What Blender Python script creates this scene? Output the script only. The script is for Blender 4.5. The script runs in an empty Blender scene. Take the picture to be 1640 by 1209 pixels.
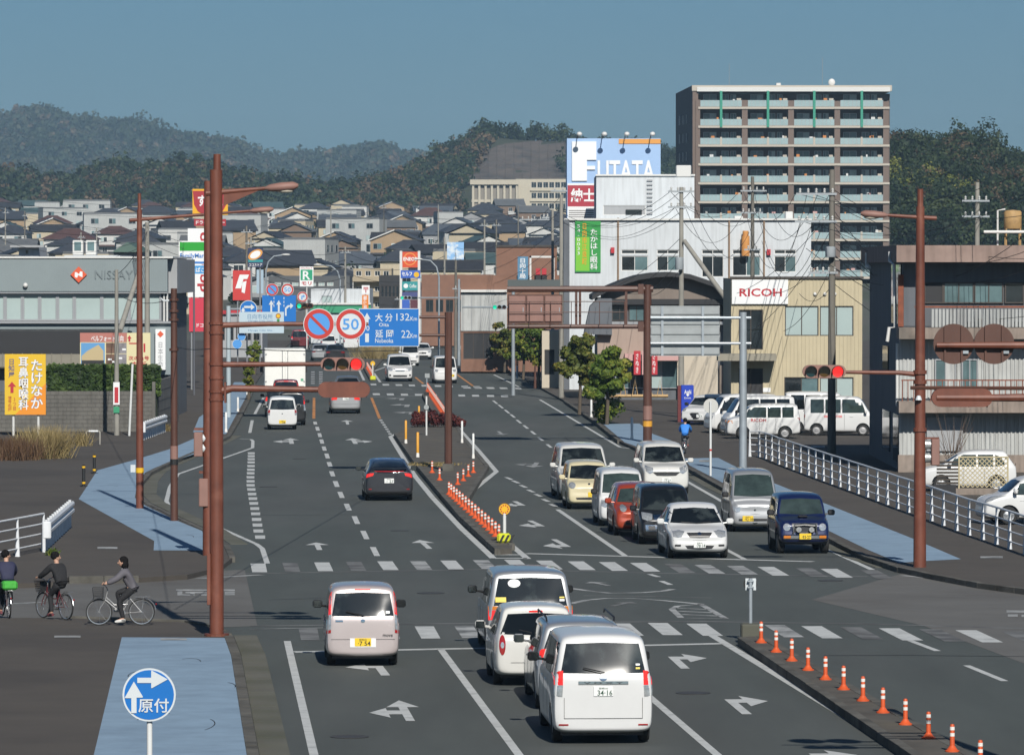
import bpy, bmesh, math, random
import numpy as np
from mathutils import Vector, Matrix
from mathutils.bvhtree import BVHTree
from mathutils.geometry import tessellate_polygon
R = math.radians
SC = bpy.context.scene
COL = SC.collection
rnd = random.Random(7)
# ------------------------------------------------------------------ camera
FOC, CX, CY, HORIZON, CAMH = 8500.0, 820.0, 604.5, 430.0, 8.0
PITCH = math.atan((CY-HORIZON)/FOC)
cam_data = bpy.data.cameras.new('camera')
cam_data.sensor_width = 36.0
cam_data.lens = FOC/1640.0*36.0
cam_data.clip_start = 1.0
cam_data.clip_end = 30000.0
cam = bpy.data.objects.new('camera',cam_data)
cam.location = (0,0,CAMH)
cam.rotation_euler = (R(90)-PITCH,0,0)
COL.objects.link(cam)
SC.camera = cam
# ------------------------------------------------------------------ sky, sun, exposure
SUN_EL, SUN_AZ = R(35), R(9.8)
world = bpy.data.worlds.new('World')
SC.world = world
world.use_nodes = True
wn = world.node_tree.nodes
wl = world.node_tree.links
sky = wn.new('ShaderNodeTexSky')
sky.sky_type = 'NISHITA'
sky.sun_disc = False
sky.sun_elevation = SUN_EL
sky.sun_rotation = math.pi-SUN_AZ
sky.altitude = 0
sky.air_density = 0.8
sky.dust_density = 0.75
sky.ozone_density = 10.0
tint = wn.new('ShaderNodeMixRGB');tint.blend_type = 'MULTIPLY';tint.inputs[0].default_value = 1.0;tint.inputs[2].default_value = (0.90,1.03,0.97,1)
wl.new(sky.outputs[0],tint.inputs[1]);wl.new(tint.outputs[0],wn['Background'].inputs[0])
wn['Background'].inputs[1].default_value = 0.05
sun_data = bpy.data.lights.new('sun','SUN')
sun_data.energy = 5.0
sun_data.angle = R(0.5)
sun_data.color = (1.0,0.955,0.88)
sun = bpy.data.objects.new('sun',sun_data)
to_sun = Vector((math.sin(SUN_AZ)*math.cos(SUN_EL),-math.cos(SUN_AZ)*math.cos(SUN_EL),math.sin(SUN_EL)))
sun.rotation_euler = to_sun.to_track_quat('Z','Y').to_euler()
COL.objects.link(sun)
SC.view_settings.view_transform = 'Standard'
SC.view_settings.look = 'None'
SC.view_settings.gamma = 1.0
SC.view_settings.use_curve_mapping = False
SC.view_settings.exposure = 0.05
SC.render.engine = 'CYCLES'
SC.cycles.use_denoising = True
SC.cycles.max_bounces = 5
SC.cycles.diffuse_bounces = 2
SC.cycles.glossy_bounces = 3
SC.cycles.transmission_bounces = 3
SC.cycles.volume_bounces = 0
SC.cycles.transparent_max_bounces = 8
SC.cycles.caustics_reflective = False
SC.cycles.caustics_refractive = False
# ------------------------------------------------------------------ photo pixel -> place
_FW = Vector((0,math.cos(PITCH),-math.sin(PITCH)))
_UP = Vector((0,math.sin(PITCH),math.cos(PITCH)))
_CAM = Vector((0,0,CAMH))
def ray(px,py):
    return _FW+Vector(((px-CX)/FOC,0,0))+_UP*((CY-py)/FOC)
def G(px,py,z=0.0):
    "the spot on the level ground (height z) behind a pixel"
    r = ray(px,py)
    return _CAM+r*((z-CAMH)/r.z)
def W(px,py,Y):
    "the point at distance Y along the road behind a pixel"
    r = ray(px,py)
    return _CAM+r*(Y/r.y)
def YG(py):return G(CX,py).y
def rect(x0,y0,x1,y1,Y):
    a, b = W(x0,y1,Y), W(x1,y0,Y)
    return a.x, b.x, a.z, b.z
    # ------------------------------------------------------------------ materials
MATS = {}
def mat(name,col,rough=0.6,var=0.0,scale=4.0,metal=0.0,spec=0.5,coat=0.0,emit=None,es=0.0,bump=0.0,bscale=30.0,streak=0.0,col2=None,c2scale=1.0,c2lo=0.5,c2hi=0.65,alpha=None,stretch=None):
    """procedural surface: colour with two-scale mottling, optional second colour in patches, fine relief"""
    if name in MATS:return MATS[name]
    m = bpy.data.materials.new(name);MATS[name] = m
    m.use_nodes = True
    nt = m.node_tree;N = nt.nodes;L = nt.links
    b = N['Principled BSDF']
    b.inputs['Base Color'].default_value = (*col,1)
    b.inputs['Roughness'].default_value = rough
    b.inputs['Metallic'].default_value = metal
    b.inputs['Specular IOR Level'].default_value = spec
    b.inputs['Coat Weight'].default_value = coat
    b.inputs['Coat Roughness'].default_value = 0.03
    if emit:
        b.inputs['Emission Color'].default_value = (*emit,1)
        b.inputs['Emission Strength'].default_value = es
    if var or col2 or bump or streak:
        geo = N.new('ShaderNodeNewGeometry')
        vec = geo.outputs['Position']
        if stretch:
            mp = N.new('ShaderNodeVectorMath');mp.operation = 'MULTIPLY'
            mp.inputs[1].default_value = stretch
            L.new(vec,mp.inputs[0]);vec = mp.outputs[0]
        cur = None
        def noise(sc,det=4.0,ro=0.6):
            n = N.new('ShaderNodeTexNoise');n.inputs['Scale'].default_value = sc
            n.inputs['Detail'].default_value = det;n.inputs['Roughness'].default_value = ro
            L.new(vec,n.inputs['Vector']);return n.outputs['Fac']
        rgb = N.new('ShaderNodeRGB');rgb.outputs[0].default_value = (*col,1)
        cur = rgb.outputs[0]
        if col2:
            mr = N.new('ShaderNodeMapRange');mr.inputs[1].default_value = c2lo;mr.inputs[2].default_value = c2hi
            L.new(noise(c2scale),mr.inputs[0])
            mx = N.new('ShaderNodeMixRGB');L.new(mr.outputs[0],mx.inputs[0]);L.new(cur,mx.inputs[1])
            mx.inputs[2].default_value = (*col2,1);cur = mx.outputs[0]
        if streak:
            sv = N.new('ShaderNodeVectorMath');sv.operation = 'MULTIPLY';sv.inputs[1].default_value = (3.0,3.0,0.25)
            L.new(geo.outputs['Position'],sv.inputs[0])
            n = N.new('ShaderNodeTexNoise');n.inputs['Scale'].default_value = 1.6;n.inputs['Detail'].default_value = 5
            L.new(sv.outputs[0],n.inputs['Vector'])
            mr = N.new('ShaderNodeMapRange');mr.inputs[1].default_value = 0.45;mr.inputs[2].default_value = 0.8
            mr.inputs[3].default_value = 0;mr.inputs[4].default_value = streak
            L.new(n.outputs['Fac'],mr.inputs[0])
            mx = N.new('ShaderNodeMixRGB');L.new(mr.outputs[0],mx.inputs[0]);L.new(cur,mx.inputs[1])
            mx.inputs[2].default_value = (col[0]*.3,col[1]*.28,col[2]*.25,1);cur = mx.outputs[0]
        if var:
            mr = N.new('ShaderNodeMapRange')
            mr.inputs[1].default_value = 0.25;mr.inputs[2].default_value = 0.75
            mr.inputs[3].default_value = 1-var;mr.inputs[4].default_value = 1+var
            L.new(noise(scale,6.0,0.65),mr.inputs[0])
            mx = N.new('ShaderNodeVectorMath');mx.operation = 'SCALE'
            L.new(cur,mx.inputs[0]);L.new(mr.outputs[0],mx.inputs['Scale']);cur = mx.outputs[0]
        L.new(cur,b.inputs['Base Color'])
        if bump:
            bp = N.new('ShaderNodeBump');bp.inputs['Strength'].default_value = bump
            bp.inputs['Distance'].default_value = 0.02
            L.new(noise(bscale),bp.inputs['Height']);L.new(bp.outputs[0],b.inputs['Normal'])
    return m
def leafmat(name,c1,c2,c3,scale=0.4,rough=0.65):
    "foliage: three tones spread by noise and by each leaf's own facing"
    m = bpy.data.materials.new(name);MATS[name] = m
    m.use_nodes = True
    nt = m.node_tree;N = nt.nodes;L = nt.links
    b = N['Principled BSDF'];b.inputs['Roughness'].default_value = rough
    b.inputs['Specular IOR Level'].default_value = 0.25
    geo = N.new('ShaderNodeNewGeometry')
    n = N.new('ShaderNodeTexNoise');n.inputs['Scale'].default_value = scale;n.inputs['Detail'].default_value = 3
    L.new(geo.outputs['Position'],n.inputs['Vector'])
    ad = N.new('ShaderNodeMath');ad.operation = 'MULTIPLY_ADD'
    L.new(geo.outputs['Random Per Island'],ad.inputs[0]);ad.inputs[1].default_value = 0.22
    L.new(n.outputs['Fac'],ad.inputs[2])
    cr = N.new('ShaderNodeValToRGB')
    e = cr.color_ramp.elements
    e[0].position = 0.38;e[0].color = (*c1,1);e[1].position = 0.84;e[1].color = (*c3,1)
    k = e.new(0.60);k.color = (*c2,1)
    L.new(ad.outputs[0],cr.inputs[0]);L.new(cr.outputs[0],b.inputs['Base Color'])
    b.inputs['Subsurface Weight'].default_value = 0.0
    return m
    # ------------------------------------------------------------------ mesh building
class MB:
    "collects the shapes of ONE mesh"
    def __init__(s):s.v = [];s.f = []
    def quad(s,a,b,c,d):
        n = len(s.v);s.v+=[tuple(a),tuple(b),tuple(c),tuple(d)];s.f.append((n,n+1,n+2,n+3));return s
    def tri(s,a,b,c):
        n = len(s.v);s.v+=[tuple(a),tuple(b),tuple(c)];s.f.append((n,n+1,n+2));return s
    def add(s,vs,fs,M=None):
        n = len(s.v)
        s.v+=[tuple(M@Vector(p))if M else tuple(p)for p in vs]
        s.f+=[tuple(i+n for i in f)for f in fs];return s
    def box(s,x0,x1,y0,y1,z0,z1,M=None):
        vs = [(x0,y0,z0),(x1,y0,z0),(x1,y1,z0),(x0,y1,z0),(x0,y0,z1),(x1,y0,z1),(x1,y1,z1),(x0,y1,z1)]
        return s.add(vs,[(0,3,2,1),(4,5,6,7),(0,1,5,4),(1,2,6,5),(2,3,7,6),(3,0,4,7)],M)
    def cbox(s,c,d,M=None):
        return s.box(c[0]-d[0]/2,c[0]+d[0]/2,c[1]-d[1]/2,c[1]+d[1]/2,c[2]-d[2]/2,c[2]+d[2]/2,M)
    def bbox(s,x0,x1,y0,y1,z0,z1,b,M=None):
        "box with chamfered edges"
        vs = [];
        for z, i in((z0,b),(z0+b,0),(z1-b,0),(z1,b)):
            for(x,y)in((x0+i,y0+b),(x0+b+(0 if i==0 else 0),y0+i),(x1-b,y0+i),(x1-i,y0+b),(x1-i,y1-b),(x1-b,y1-i),(x0+b,y1-i),(x0+i,y1-b)):
                vs.append((x,y,z))
        fs = [tuple(reversed(range(8))),tuple(range(24,32))]
        for k in range(3):
            for j in range(8):
                fs.append((k*8+j,k*8+(j+1)%8,k*8+8+(j+1)%8,k*8+8+j))
        return s.add(vs,fs,M)
    def cyl(s,p0,p1,r0,r1=None,n=10,caps=True):
        p0, p1 = Vector(p0), Vector(p1);r1 = r0 if r1 is None else r1
        d = (p1-p0)
        if d.length<1e-9:return s
        d.normalize();u = d.orthogonal().normalized();w = d.cross(u)
        vs = []
        for p, r in((p0,r0),(p1,r1)):
            for i in range(n):
                a = 2*math.pi*i/n;vs.append(p+u*(r*math.cos(a))+w*(r*math.sin(a)))
        fs = [(i,(i+1)%n,n+(i+1)%n,n+i)for i in range(n)]
        if caps:fs+=[tuple(reversed(range(n))),tuple(range(n,2*n))]
        return s.add(vs,fs)
    def tube(s,pts,r,n=6,caps=True):
        pts = [Vector(p)for p in pts]
        rr = r if isinstance(r,(list,tuple))else[r]*len(pts)
        vs = [];fs = [];u = None
        for i, p in enumerate(pts):
            d = (pts[min(i+1,len(pts)-1)]-pts[max(i-1,0)]).normalized()
            u = d.orthogonal().normalized()if u is None else(u-d*u.dot(d)).normalized()
            w = d.cross(u)
            for k in range(n):
                a = 2*math.pi*k/n;vs.append(p+u*(rr[i]*math.cos(a))+w*(rr[i]*math.sin(a)))
        for i in range(len(pts)-1):
            for k in range(n):fs.append((i*n+k,i*n+(k+1)%n,i*n+n+(k+1)%n,i*n+n+k))
        if caps:fs+=[tuple(reversed(range(n))),tuple(range((len(pts)-1)*n,len(pts)*n))]
        return s.add(vs,fs)
    def lathe(s,prof,n=16,M=None,c=(0,0,0)):
        "profile of (r, z) turned about z"
        vs = [];fs = []
        for r, z in prof:
            for i in range(n):
                a = 2*math.pi*i/n;vs.append((c[0]+r*math.cos(a),c[1]+r*math.sin(a),c[2]+z))
        for k in range(len(prof)-1):
            for i in range(n):fs.append((k*n+i,k*n+(i+1)%n,k*n+n+(i+1)%n,k*n+n+i))
        if prof[0]==prof[-1]:return s.add(vs,fs,M)
        if prof[0][0]>1e-6:fs.append(tuple(reversed(range(n))))
        if prof[-1][0]>1e-6:fs.append(tuple(range((len(prof)-1)*n,len(prof)*n)))
        return s.add(vs,fs,M)
    def ball(s,c,r,n=10,m=6,M=None):
        r = r if isinstance(r,(tuple,list))else(r,r,r)
        vs = [];fs = []
        for j in range(m+1):
            t = math.pi*j/m
            for i in range(n):
                a = 2*math.pi*i/n
                vs.append((c[0]+r[0]*math.sin(t)*math.cos(a),c[1]+r[1]*math.sin(t)*math.sin(a),c[2]-r[2]*math.cos(t)))
        for j in range(m):
            for i in range(n):fs.append((j*n+i,j*n+(i+1)%n,j*n+n+(i+1)%n,j*n+n+i))
        return s.add(vs,fs,M)
    def poly(s,pts):
        "flat concave polygon sheet"
        pts = [Vector(p)for p in pts];n = len(s.v)
        s.v+=[tuple(p)for p in pts]
        for t in tessellate_polygon([pts]):
            a, b, c = (pts[i]for i in t)
            if(b-a).cross(c-a).z<0 and abs((b-a).cross(c-a).z)>1e-12:t = (t[0],t[2],t[1])
            s.f.append(tuple(i+n for i in t))
        return s
    def prism(s,pts,z0,z1):
        "polygon outline (x, y) pulled up from z0 to z1"
        top = [Vector((p[0],p[1],z1))for p in pts]
        s.poly(top)
        k = len(pts);n = len(s.v)
        ar = sum(pts[i][0]*pts[(i+1)%k][1]-pts[(i+1)%k][0]*pts[i][1]for i in range(k))
        s.v+=[(p[0],p[1],z0)for p in pts]+[(p[0],p[1],z1)for p in pts]
        for i in range(k):
            j = (i+1)%k
            s.f.append((n+i,n+j,n+k+j,n+k+i)if ar>0 else(n+j,n+i,n+k+i,n+k+j))
        return s
    def slab(s,pts,y0,y1):
        "outline (x, z) given depth from y0 (front) to y1"
        k = len(pts);n = len(s.v)
        P = [Vector((p[0],p[1],0))for p in pts]
        tris = tessellate_polygon([P])
        s.v+=[(p[0],y0,p[1])for p in pts]+[(p[0],y1,p[1])for p in pts]
        for t in tris:
            a, b, c = (P[i]for i in t)
            if(b-a).cross(c-a).z<0:t = (t[0],t[2],t[1])
            s.f.append((n+t[0],n+t[1],n+t[2]));s.f.append((n+k+t[2],n+k+t[1],n+k+t[0]))
        ar = sum(pts[i][0]*pts[(i+1)%k][1]-pts[(i+1)%k][0]*pts[i][1]for i in range(k))
        for i in range(k):
            j = (i+1)%k
            s.f.append((n+j,n+i,n+k+i,n+k+j)if ar>0 else(n+i,n+j,n+k+j,n+k+i))
        return s
ORG = {}
def link(o,parent=None):
    COL.objects.link(o)
    if parent is not None:o.parent = parent
    return o
def thing(name,label,cat,loc=(0,0,0),rz=0.0,group=None,kind=None):
    o = bpy.data.objects.new(name,None);COL.objects.link(o)
    o.empty_display_size = 0.2
    o.location = loc;o.rotation_euler = (0,0,rz)
    tag(o,label,cat,group,kind)
    ORG[o.name] = Vector(loc)
    return o
def tag(o,label=None,cat=None,group=None,kind=None):
    if label:o['label'] = label
    if cat:o['category'] = cat
    if group:o['group'] = group
    if kind:o['kind'] = kind
    return o
def mesh_of(name,mb,smooth=None):
    me = bpy.data.meshes.new(name)
    me.from_pydata(mb.v,[],mb.f)
    if smooth is not None:
        me.polygons.foreach_set('use_smooth',[True]*len(me.polygons))
        if smooth<179:me.set_sharp_from_angle(angle=R(smooth))
    return me
def part(name,mb,m,parent=None,smooth=None,world=True):
    "ONE mesh object; its shapes are given in world space (world) or in the space of its thing"
    if world and parent is not None:
        o = ORG.get(parent.name)
        if o is not None and o.length>0:
            mb.v = [(p[0]-o.x,p[1]-o.y,p[2]-o.z)for p in mb.v]
    me = mesh_of(name,mb,smooth)
    if m:me.materials.append(m if not isinstance(m,str)else MATS[m])
    ob = bpy.data.objects.new(name,me)
    if parent is not None and parent.name in ORG:ORG[ob.name] = ORG[parent.name]
    return link(ob,parent)
def single(name,mb,m,label,cat,group=None,kind=None,smooth=None,base=None):
    "a thing that is one mesh; its origin is put at its base"
    if base is None:
        xs, ys, zs = zip(*mb.v)
        base = ((min(xs)+max(xs))/2,(min(ys)+max(ys))/2,min(zs))
    mb.v = [(p[0]-base[0],p[1]-base[1],p[2]-base[2])for p in mb.v]
    me = mesh_of(name,mb,smooth)
    if m:me.materials.append(m if not isinstance(m,str)else MATS[m])
    o = bpy.data.objects.new(name,me);o.location = base
    ORG[o.name] = Vector(base)
    return tag(link(o),label,cat,group,kind)
def struct(name,mb,m,parent=None):
    o = part(name,mb,m,parent)
    if parent is None:o['kind'] = 'structure'
    return o
def copy_tree(o,parent=None):
    c = o.copy();COL.objects.link(c);c.parent = parent
    for ch in list(o.children):copy_tree(ch,c)
    return c
    # ------------------------------------------------------------------ lettering
_FONT = {}
LAB = bpy.data.scenes.new('workbench')
def evaluated(ob):
    LAB.collection.objects.link(ob)
    LAB.view_layers[0].update()
    me = bpy.data.meshes.new_from_object(ob.evaluated_get(LAB.view_layers[0].depsgraph))
    return me
def glyphs(s,bold=0.0,vertical=False):
    key = (s,bold,vertical)
    if key in _FONT:return _FONT[key]
    cu = bpy.data.curves.new('t','FONT');cu.body = '\n'.join(s)if vertical else s
    cu.offset = bold;cu.resolution_u = 2;cu.space_line = 1.0 if vertical else 1.0
    if vertical:cu.align_x = 'CENTER'
    ob = bpy.data.objects.new('t',cu)
    me = evaluated(ob)
    v = [(p.co.x,p.co.y)for p in me.vertices];f = [tuple(p.vertices)for p in me.polygons]
    bpy.data.objects.remove(ob);bpy.data.curves.remove(cu);bpy.data.meshes.remove(me)
    _FONT[key] = (v,f);return v, f
def lettering(s,x0,x1,z0,z1,y,bold=0.0,vertical=False,back=False,name='lettering',m=None,parent=None,world=True,fit=True):
    "flat letters standing in the plane y, stretched to the given frame"
    v, f = glyphs(s,bold,vertical)
    if not v:return None
    a0, a1 = min(p[0]for p in v), max(p[0]for p in v);b0, b1 = min(p[1]for p in v), max(p[1]for p in v)
    sx = (x1-x0)/max(a1-a0,1e-6);sz = (z1-z0)/max(b1-b0,1e-6)
    mb = MB();mb.v = [(x0+(p[0]-a0)*sx,y,z0+(p[1]-b0)*sz)for p in v]
    if back:mb.v = [(x0+x1-p[0],p[1],p[2])for p in mb.v]
    mb.f = list(f)
    return part(name,mb,m,parent,world=world)
Vv = Vector
def disc(c,r,y0,y1,n=36):
    mb = MB();vs = []
    for y in(y0,y1):
        for i in range(n):a = 2*math.pi*i/n;vs.append((c[0]+r*math.cos(a),y,c[1]+r*math.sin(a)))
    return mb.add(vs,[tuple(range(n)),tuple(reversed(range(n,2*n)))]+[((i+1)%n,i,n+i,n+(i+1)%n)for i in range(n)])
def ring(c,r0,r1,y,n=36,y1=None):
    mb = MB()
    for i in range(n):
        a, b = 2*math.pi*i/n, 2*math.pi*(i+1)/n
        P = lambda r, t:(c[0]+r*math.cos(t),y,c[1]+r*math.sin(t))
        mb.quad(P(r0,a),P(r1,a),P(r1,b),P(r0,b))
    return mb
    # ------------------------------------------------------------------ ground, hills
mat('asphalt',(0.058,0.068,0.063),0.85,var=0.20,scale=0.5,stretch=(1,.16,1),bump=0.15,bscale=60,col2=(0.072,0.077,0.073),c2scale=0.09,c2lo=0.42,c2hi=0.62)
mat('asphalt_old',(0.110,0.108,0.102),0.9,var=0.14,scale=0.5,bump=0.15,bscale=50,col2=(0.090,0.086,0.080),c2scale=0.15)
mat('pavement',(0.066,0.057,0.048),0.92,var=0.14,scale=0.6,bump=0.2,bscale=50,col2=(0.052,0.045,0.039),c2scale=0.12)
mat('lane_blue',(0.205,0.295,0.390),0.85,var=0.13,scale=1.6,bump=0.1,bscale=50,col2=(0.165,0.24,0.325),c2scale=0.45,c2lo=.5,c2hi=.75)
mat('paint',(0.46,0.475,0.47),0.8,var=0.14,scale=2.5,col2=(0.24,0.25,0.25),c2scale=1.7,c2lo=0.54,c2hi=0.8)
mat('paint_worn',(0.36,0.37,0.37),0.85,var=0.25,scale=2.0,col2=(0.09,0.095,0.095),c2scale=1.1,c2lo=0.4,c2hi=0.68)
mat('paint_ghost',(0.17,0.175,0.175),0.85,var=0.25,scale=2.0,col2=(0.07,0.07,0.07),c2scale=1.0,c2lo=0.42,c2hi=0.62)
mat('paint_orange',(0.50,0.21,0.06),0.8,var=0.2,scale=2.0,col2=(0.2,0.1,0.05),c2scale=1.2)
mat('kerb_concrete',(0.10,0.095,0.082),0.9,var=0.3,scale=1.5,col2=(0.045,0.042,0.034),c2scale=0.8,c2lo=0.42,c2hi=0.7)
mat('gutter_concrete',(0.11,0.108,0.088),0.9,var=0.25,scale=1.2,col2=(0.065,0.068,0.045),c2scale=0.6,c2lo=0.42,c2hi=0.7)
mat('earth',(0.085,0.085,0.07),0.95,var=0.35,scale=0.02,col2=(0.04,0.055,0.03),c2scale=0.01)
mat('median_top',(0.078,0.070,0.058),0.95,var=0.35,scale=1.3,col2=(0.10,0.085,0.055),c2scale=0.5,c2lo=0.55,c2hi=0.72)
def terrain(x,y):
    if y<590:return 0.0
    t = min(y,1760)-590
    return 0.0215*t*min(1,t/150)+max(0,y-1760)*.003
mb = MB()
ys = [-60,0,100,250,400,500,560,590,610,640,670,700,740,800,900,1000,1200,1400,1600,1760,2200,3000,5000,9000]
xs = [-4000,-1500,-600,-300,-150,-60,-20,20,60,150,300,600,1500,4000]
for y in ys:
    for x in xs:mb.v.append((x,y,terrain(x,y)-0.02))
nx = len(xs)
for j in range(len(ys)-1):
    for i in range(nx-1):mb.f.append((j*nx+i,j*nx+i+1,j*nx+nx+i+1,j*nx+nx+i))
ground = struct('ground',mb,MATS['earth'])
def gp(pts,z):return[G(x,y,z)for x,y in pts]
# the carriageway: one broad sheet, kerbed pavements and medians stand on it
road_px = [(-900,1800),(3400,1800),(2300,1000),(1900,930),(1500,760),(1150,650),(900,585),(770,551),(740,541.5),(470,541.5),(440,560),(330,640),(60,760),(-600,900)]
road = struct('road',MB().poly(gp(road_px,0.004)),MATS['asphalt'])
ZM = 0.0085
def on_road(name,pts,m='paint',z=ZM,parent=None):
    return part(name,MB().poly(gp(pts,z)),MATS[m],parent or road)
def stripe(name,pts,w,m='paint',z=ZM,parent=None,zg=None):
    P = gp(pts,zg if zg is not None else z)
    L_, R_ = [], []
    for i, p in enumerate(P):
        d = (P[min(i+1,len(P)-1)]-P[max(i-1,0)]);d.z = 0;d.normalize()
        n = Vector((-d.y,d.x,0))*(w/2)
        L_.append(p+n);R_.append(p-n)
    mb = MB()
    for i in range(len(P)-1):mb.quad(R_[i],R_[i+1],L_[i+1],L_[i])
    return part(name,mb,MATS[m],parent or road)
    # old asphalt of the two side streets
side_street = struct('side_street',MB().poly(gp([(-500,915),(-60,912),(90,912),(240,918),(392,912),(412,1002),(300,1006),(100,1006),(-600,1010)],0.0075)),MATS['asphalt_old'])
side_road = struct('side_road',MB().poly(gp([(1445,918),(1500,926),(1580,938),(1700,950),(2200,980),(2200,1140),(1900,1110),(1640,1062),(1480,1002),(1300,960)],0.0075)),MATS['asphalt_old'])
# pavements: slabs with a real step
SL = 0.13
def slab(name,pts,m,z=SL,below=-0.02):
    return struct(name,MB().prism([(p.x,p.y)for p in gp(pts,z)],below,z),MATS[m])
pave_ln = slab('pavement_left_near',[(-900,990),(108,989),(300,996),(340,1003),(366,1018),(378,1050),(405,1209),(488,1800),(-1900,1800)],'pavement')
left_edge = [(222,925),(300,920),(352,908),(372,893),(362,872),(326,848),(284,829),(236,806),(222,792),(226,772),(240,756),(262,745),(330,716),(366,698),(382,672),(398,640),(408,615),(425,590),(450,562),(470,545)]
pave_lm = slab('pavement_left',[(-500,900)]+[(-60,935),(0,935),(85,932),(110,924)]+left_edge+[(250,545),(-400,560)],'pavement')
right_edge = [(760,553),(800,580),(850,612),(905,642),(955,676),(992,706),(1030,723),(1104,750),(1160,781),(1240,817),(1330,862),(1390,892),(1442,909),(1500,921),(1570,934),(1660,946),(2000,985)]
pave_r = slab('pavement_right',right_edge+[(2300,985),(2300,548),(1400,545)],'pavement')
# blue cycle-lane surfacing
def on_slab(name,pts,parent,m='lane_blue',z=SL+0.005):return part(name,MB().poly(gp(pts,z)),MATS[m],parent)
on_slab('cycle_lane',[(195,1020),(366,1021),(372,1035),(403,1209),(468,1600),(57,1600),(150,1209)],pave_ln)
on_slab('cycle_lane',[(126,799),(156,753),(220,735),(272,719),(311,702),(335,694),(338,711),(311,727),(250,748),(232,757),(219,779),(216,797),(232,809),(280,832),(324,850),(330,881),(246,881),(247,866)],pave_lm)
on_slab('cycle_lane',[(309,692),(319,668),(343,652),(360,637),(375,612),(402,612),(392,640),(374,672),(362,695)],pave_lm)
on_slab('cycle_lane',[(966,679),(1024,678),(1046,695),(1088,710),(1096,722),(1092,741),(1040,722),(1000,708)],pave_r)
on_slab('cycle_lane',[(1096,734),(1150,733),(1198,757),(1324,807),(1464,863),(1539,895),(1481,898),(1440,901),(1390,880),(1332,852),(1240,809),(1160,774),(1104,745)],pave_r)
for(x,y,w)in((108,1019,42),(278,1023,42),(172,877,32),(1588,892,36),(1310,715,22),(1130,738,20)):
    on_slab('pavement_marking',[(x-w/2,y-1.6),(x+w/2,y-1.6),(x+w/2,y+1.6),(x-w/2,y+1.6)],pave_ln if y>950 else(pave_lm if x<600 else pave_r),'paint_worn',SL+0.010)
    # kerb stones laid one by one
KS = MB().bbox(-0.5,0.5,-0.5,0.5,0.0,1.0,0.04)
kerb_mesh = mesh_of('kerb_stone',KS);kerb_mesh.materials.append(MATS['kerb_concrete'])
def kerb(path,parent,length=1.0,w=0.17,top=SL+0.02,z=SL,gap=0.012,inset=0.0):
    P = gp(path,z)
    for i in range(len(P)-1):
        a, b = P[i], P[i+1]
        d = b-a;Ln = math.hypot(d.x,d.y);k = max(1,round(Ln/length))
        ang = math.atan2(d.y,d.x)
        for j in range(k):
            c = a+d*((j+0.5)/k)
            o = bpy.data.objects.new('kerb_stone',kerb_mesh)
            o.location = (c.x,c.y,-0.02);o.rotation_euler = (0,0,ang)
            o.scale = (Ln/k-gap,w,top+0.02+rnd.uniform(-0.006,0.006))
            link(o,parent)
kerb([(366,1018),(378,1050),(405,1209),(440,1460)],pave_ln,0.8,0.2)
kerb([(108,989),(300,996),(340,1003),(366,1018)],pave_ln,1.0,0.16,SL+0.05)
kerb(left_edge[3:14],pave_lm,1.0)
kerb([(110,926),(222,925)],pave_lm,1.0,0.2,SL+0.06)
kerb(left_edge[13:17],pave_lm,3.0)
kerb(right_edge[3:6],pave_r,2.5,0.2,SL+0.04)
kerb(right_edge[7:13],pave_r,1.2,0.18)
kerb(right_edge[12:16],pave_r,1.0,0.16)
# gutter slabs along the kerbs, with open joints
gut_mesh = mesh_of('gutter_slab',MB().box(-0.5,0.5,-0.5,0.5,0,1));gut_mesh.materials.append(MATS['gutter_concrete'])
def gutter(path,off,w,length,parent):
    P = gp(path,0)
    for i in range(len(P)-1):
        a, b = P[i], P[i+1];d = b-a;Ln = math.hypot(d.x,d.y);k = max(1,round(Ln/length))
        n = Vector((-d.y,d.x,0)).normalized()*off
        for j in range(k):
            c = a+d*((j+0.5)/k)+n
            o = bpy.data.objects.new('gutter_slab',gut_mesh)
            o.location = (c.x,c.y,0.0);o.rotation_euler = (0,0,math.atan2(d.y,d.x));o.scale = (Ln/k-0.03,w,0.016)
            link(o,parent)
gutter([(366,1018),(378,1050),(405,1209),(440,1460)],0.36,0.5,3.0,road)
gutter(left_edge[4:14],-0.38,0.5,2.0,road)
gutter(right_edge[7:13],-0.40,0.55,2.4,road)
# medians
def median(name,pts,z=0.17,below=0.0):return struct(name,MB().prism([(p.x,p.y)for p in gp(pts,z)],below,z),MATS['median_top'])
m1L = [(1187,1020),(1469,1209),(2200,1700)];m1R = [(2411,1700),(1554,1209),(1217,1017)]
median_near = median('median_near',m1L+m1R)
kerb([(1187.5,1020.5),(1329,1115),(1469,1209),(1750,1398)],median_near,1.5,0.18,0.18,0.17)
kerb([(1216,1017.6),(1385,1112.5),(1553,1209),(1900,1405)],median_near,1.5,0.18,0.18,0.17)
m2L = [(797,879),(739,826),(698,778),(670,745),(634,694)]
m2R = [(731,681),(740,698),(760,722),(780,746),(746,799),(762,813),(820,872)]
median_mid = median('median_mid',[(820,878)]+m2L+[(661,682),(700,669),(678,632),(684,623),(716,660)]+m2R)
kerb(m2L,median_mid,1.2,0.18,0.19,0.17)
kerb(m2R,median_mid,1.2,0.18,0.19,0.17)
kerb([(678,632),(700,667)],median_mid,4.0,0.18,0.19,0.17)
median_far = median('median_far',[(598,606),(592,606),(583,590),(578,573),(585,560),(608,560),(614,574),(600,590)])
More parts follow.
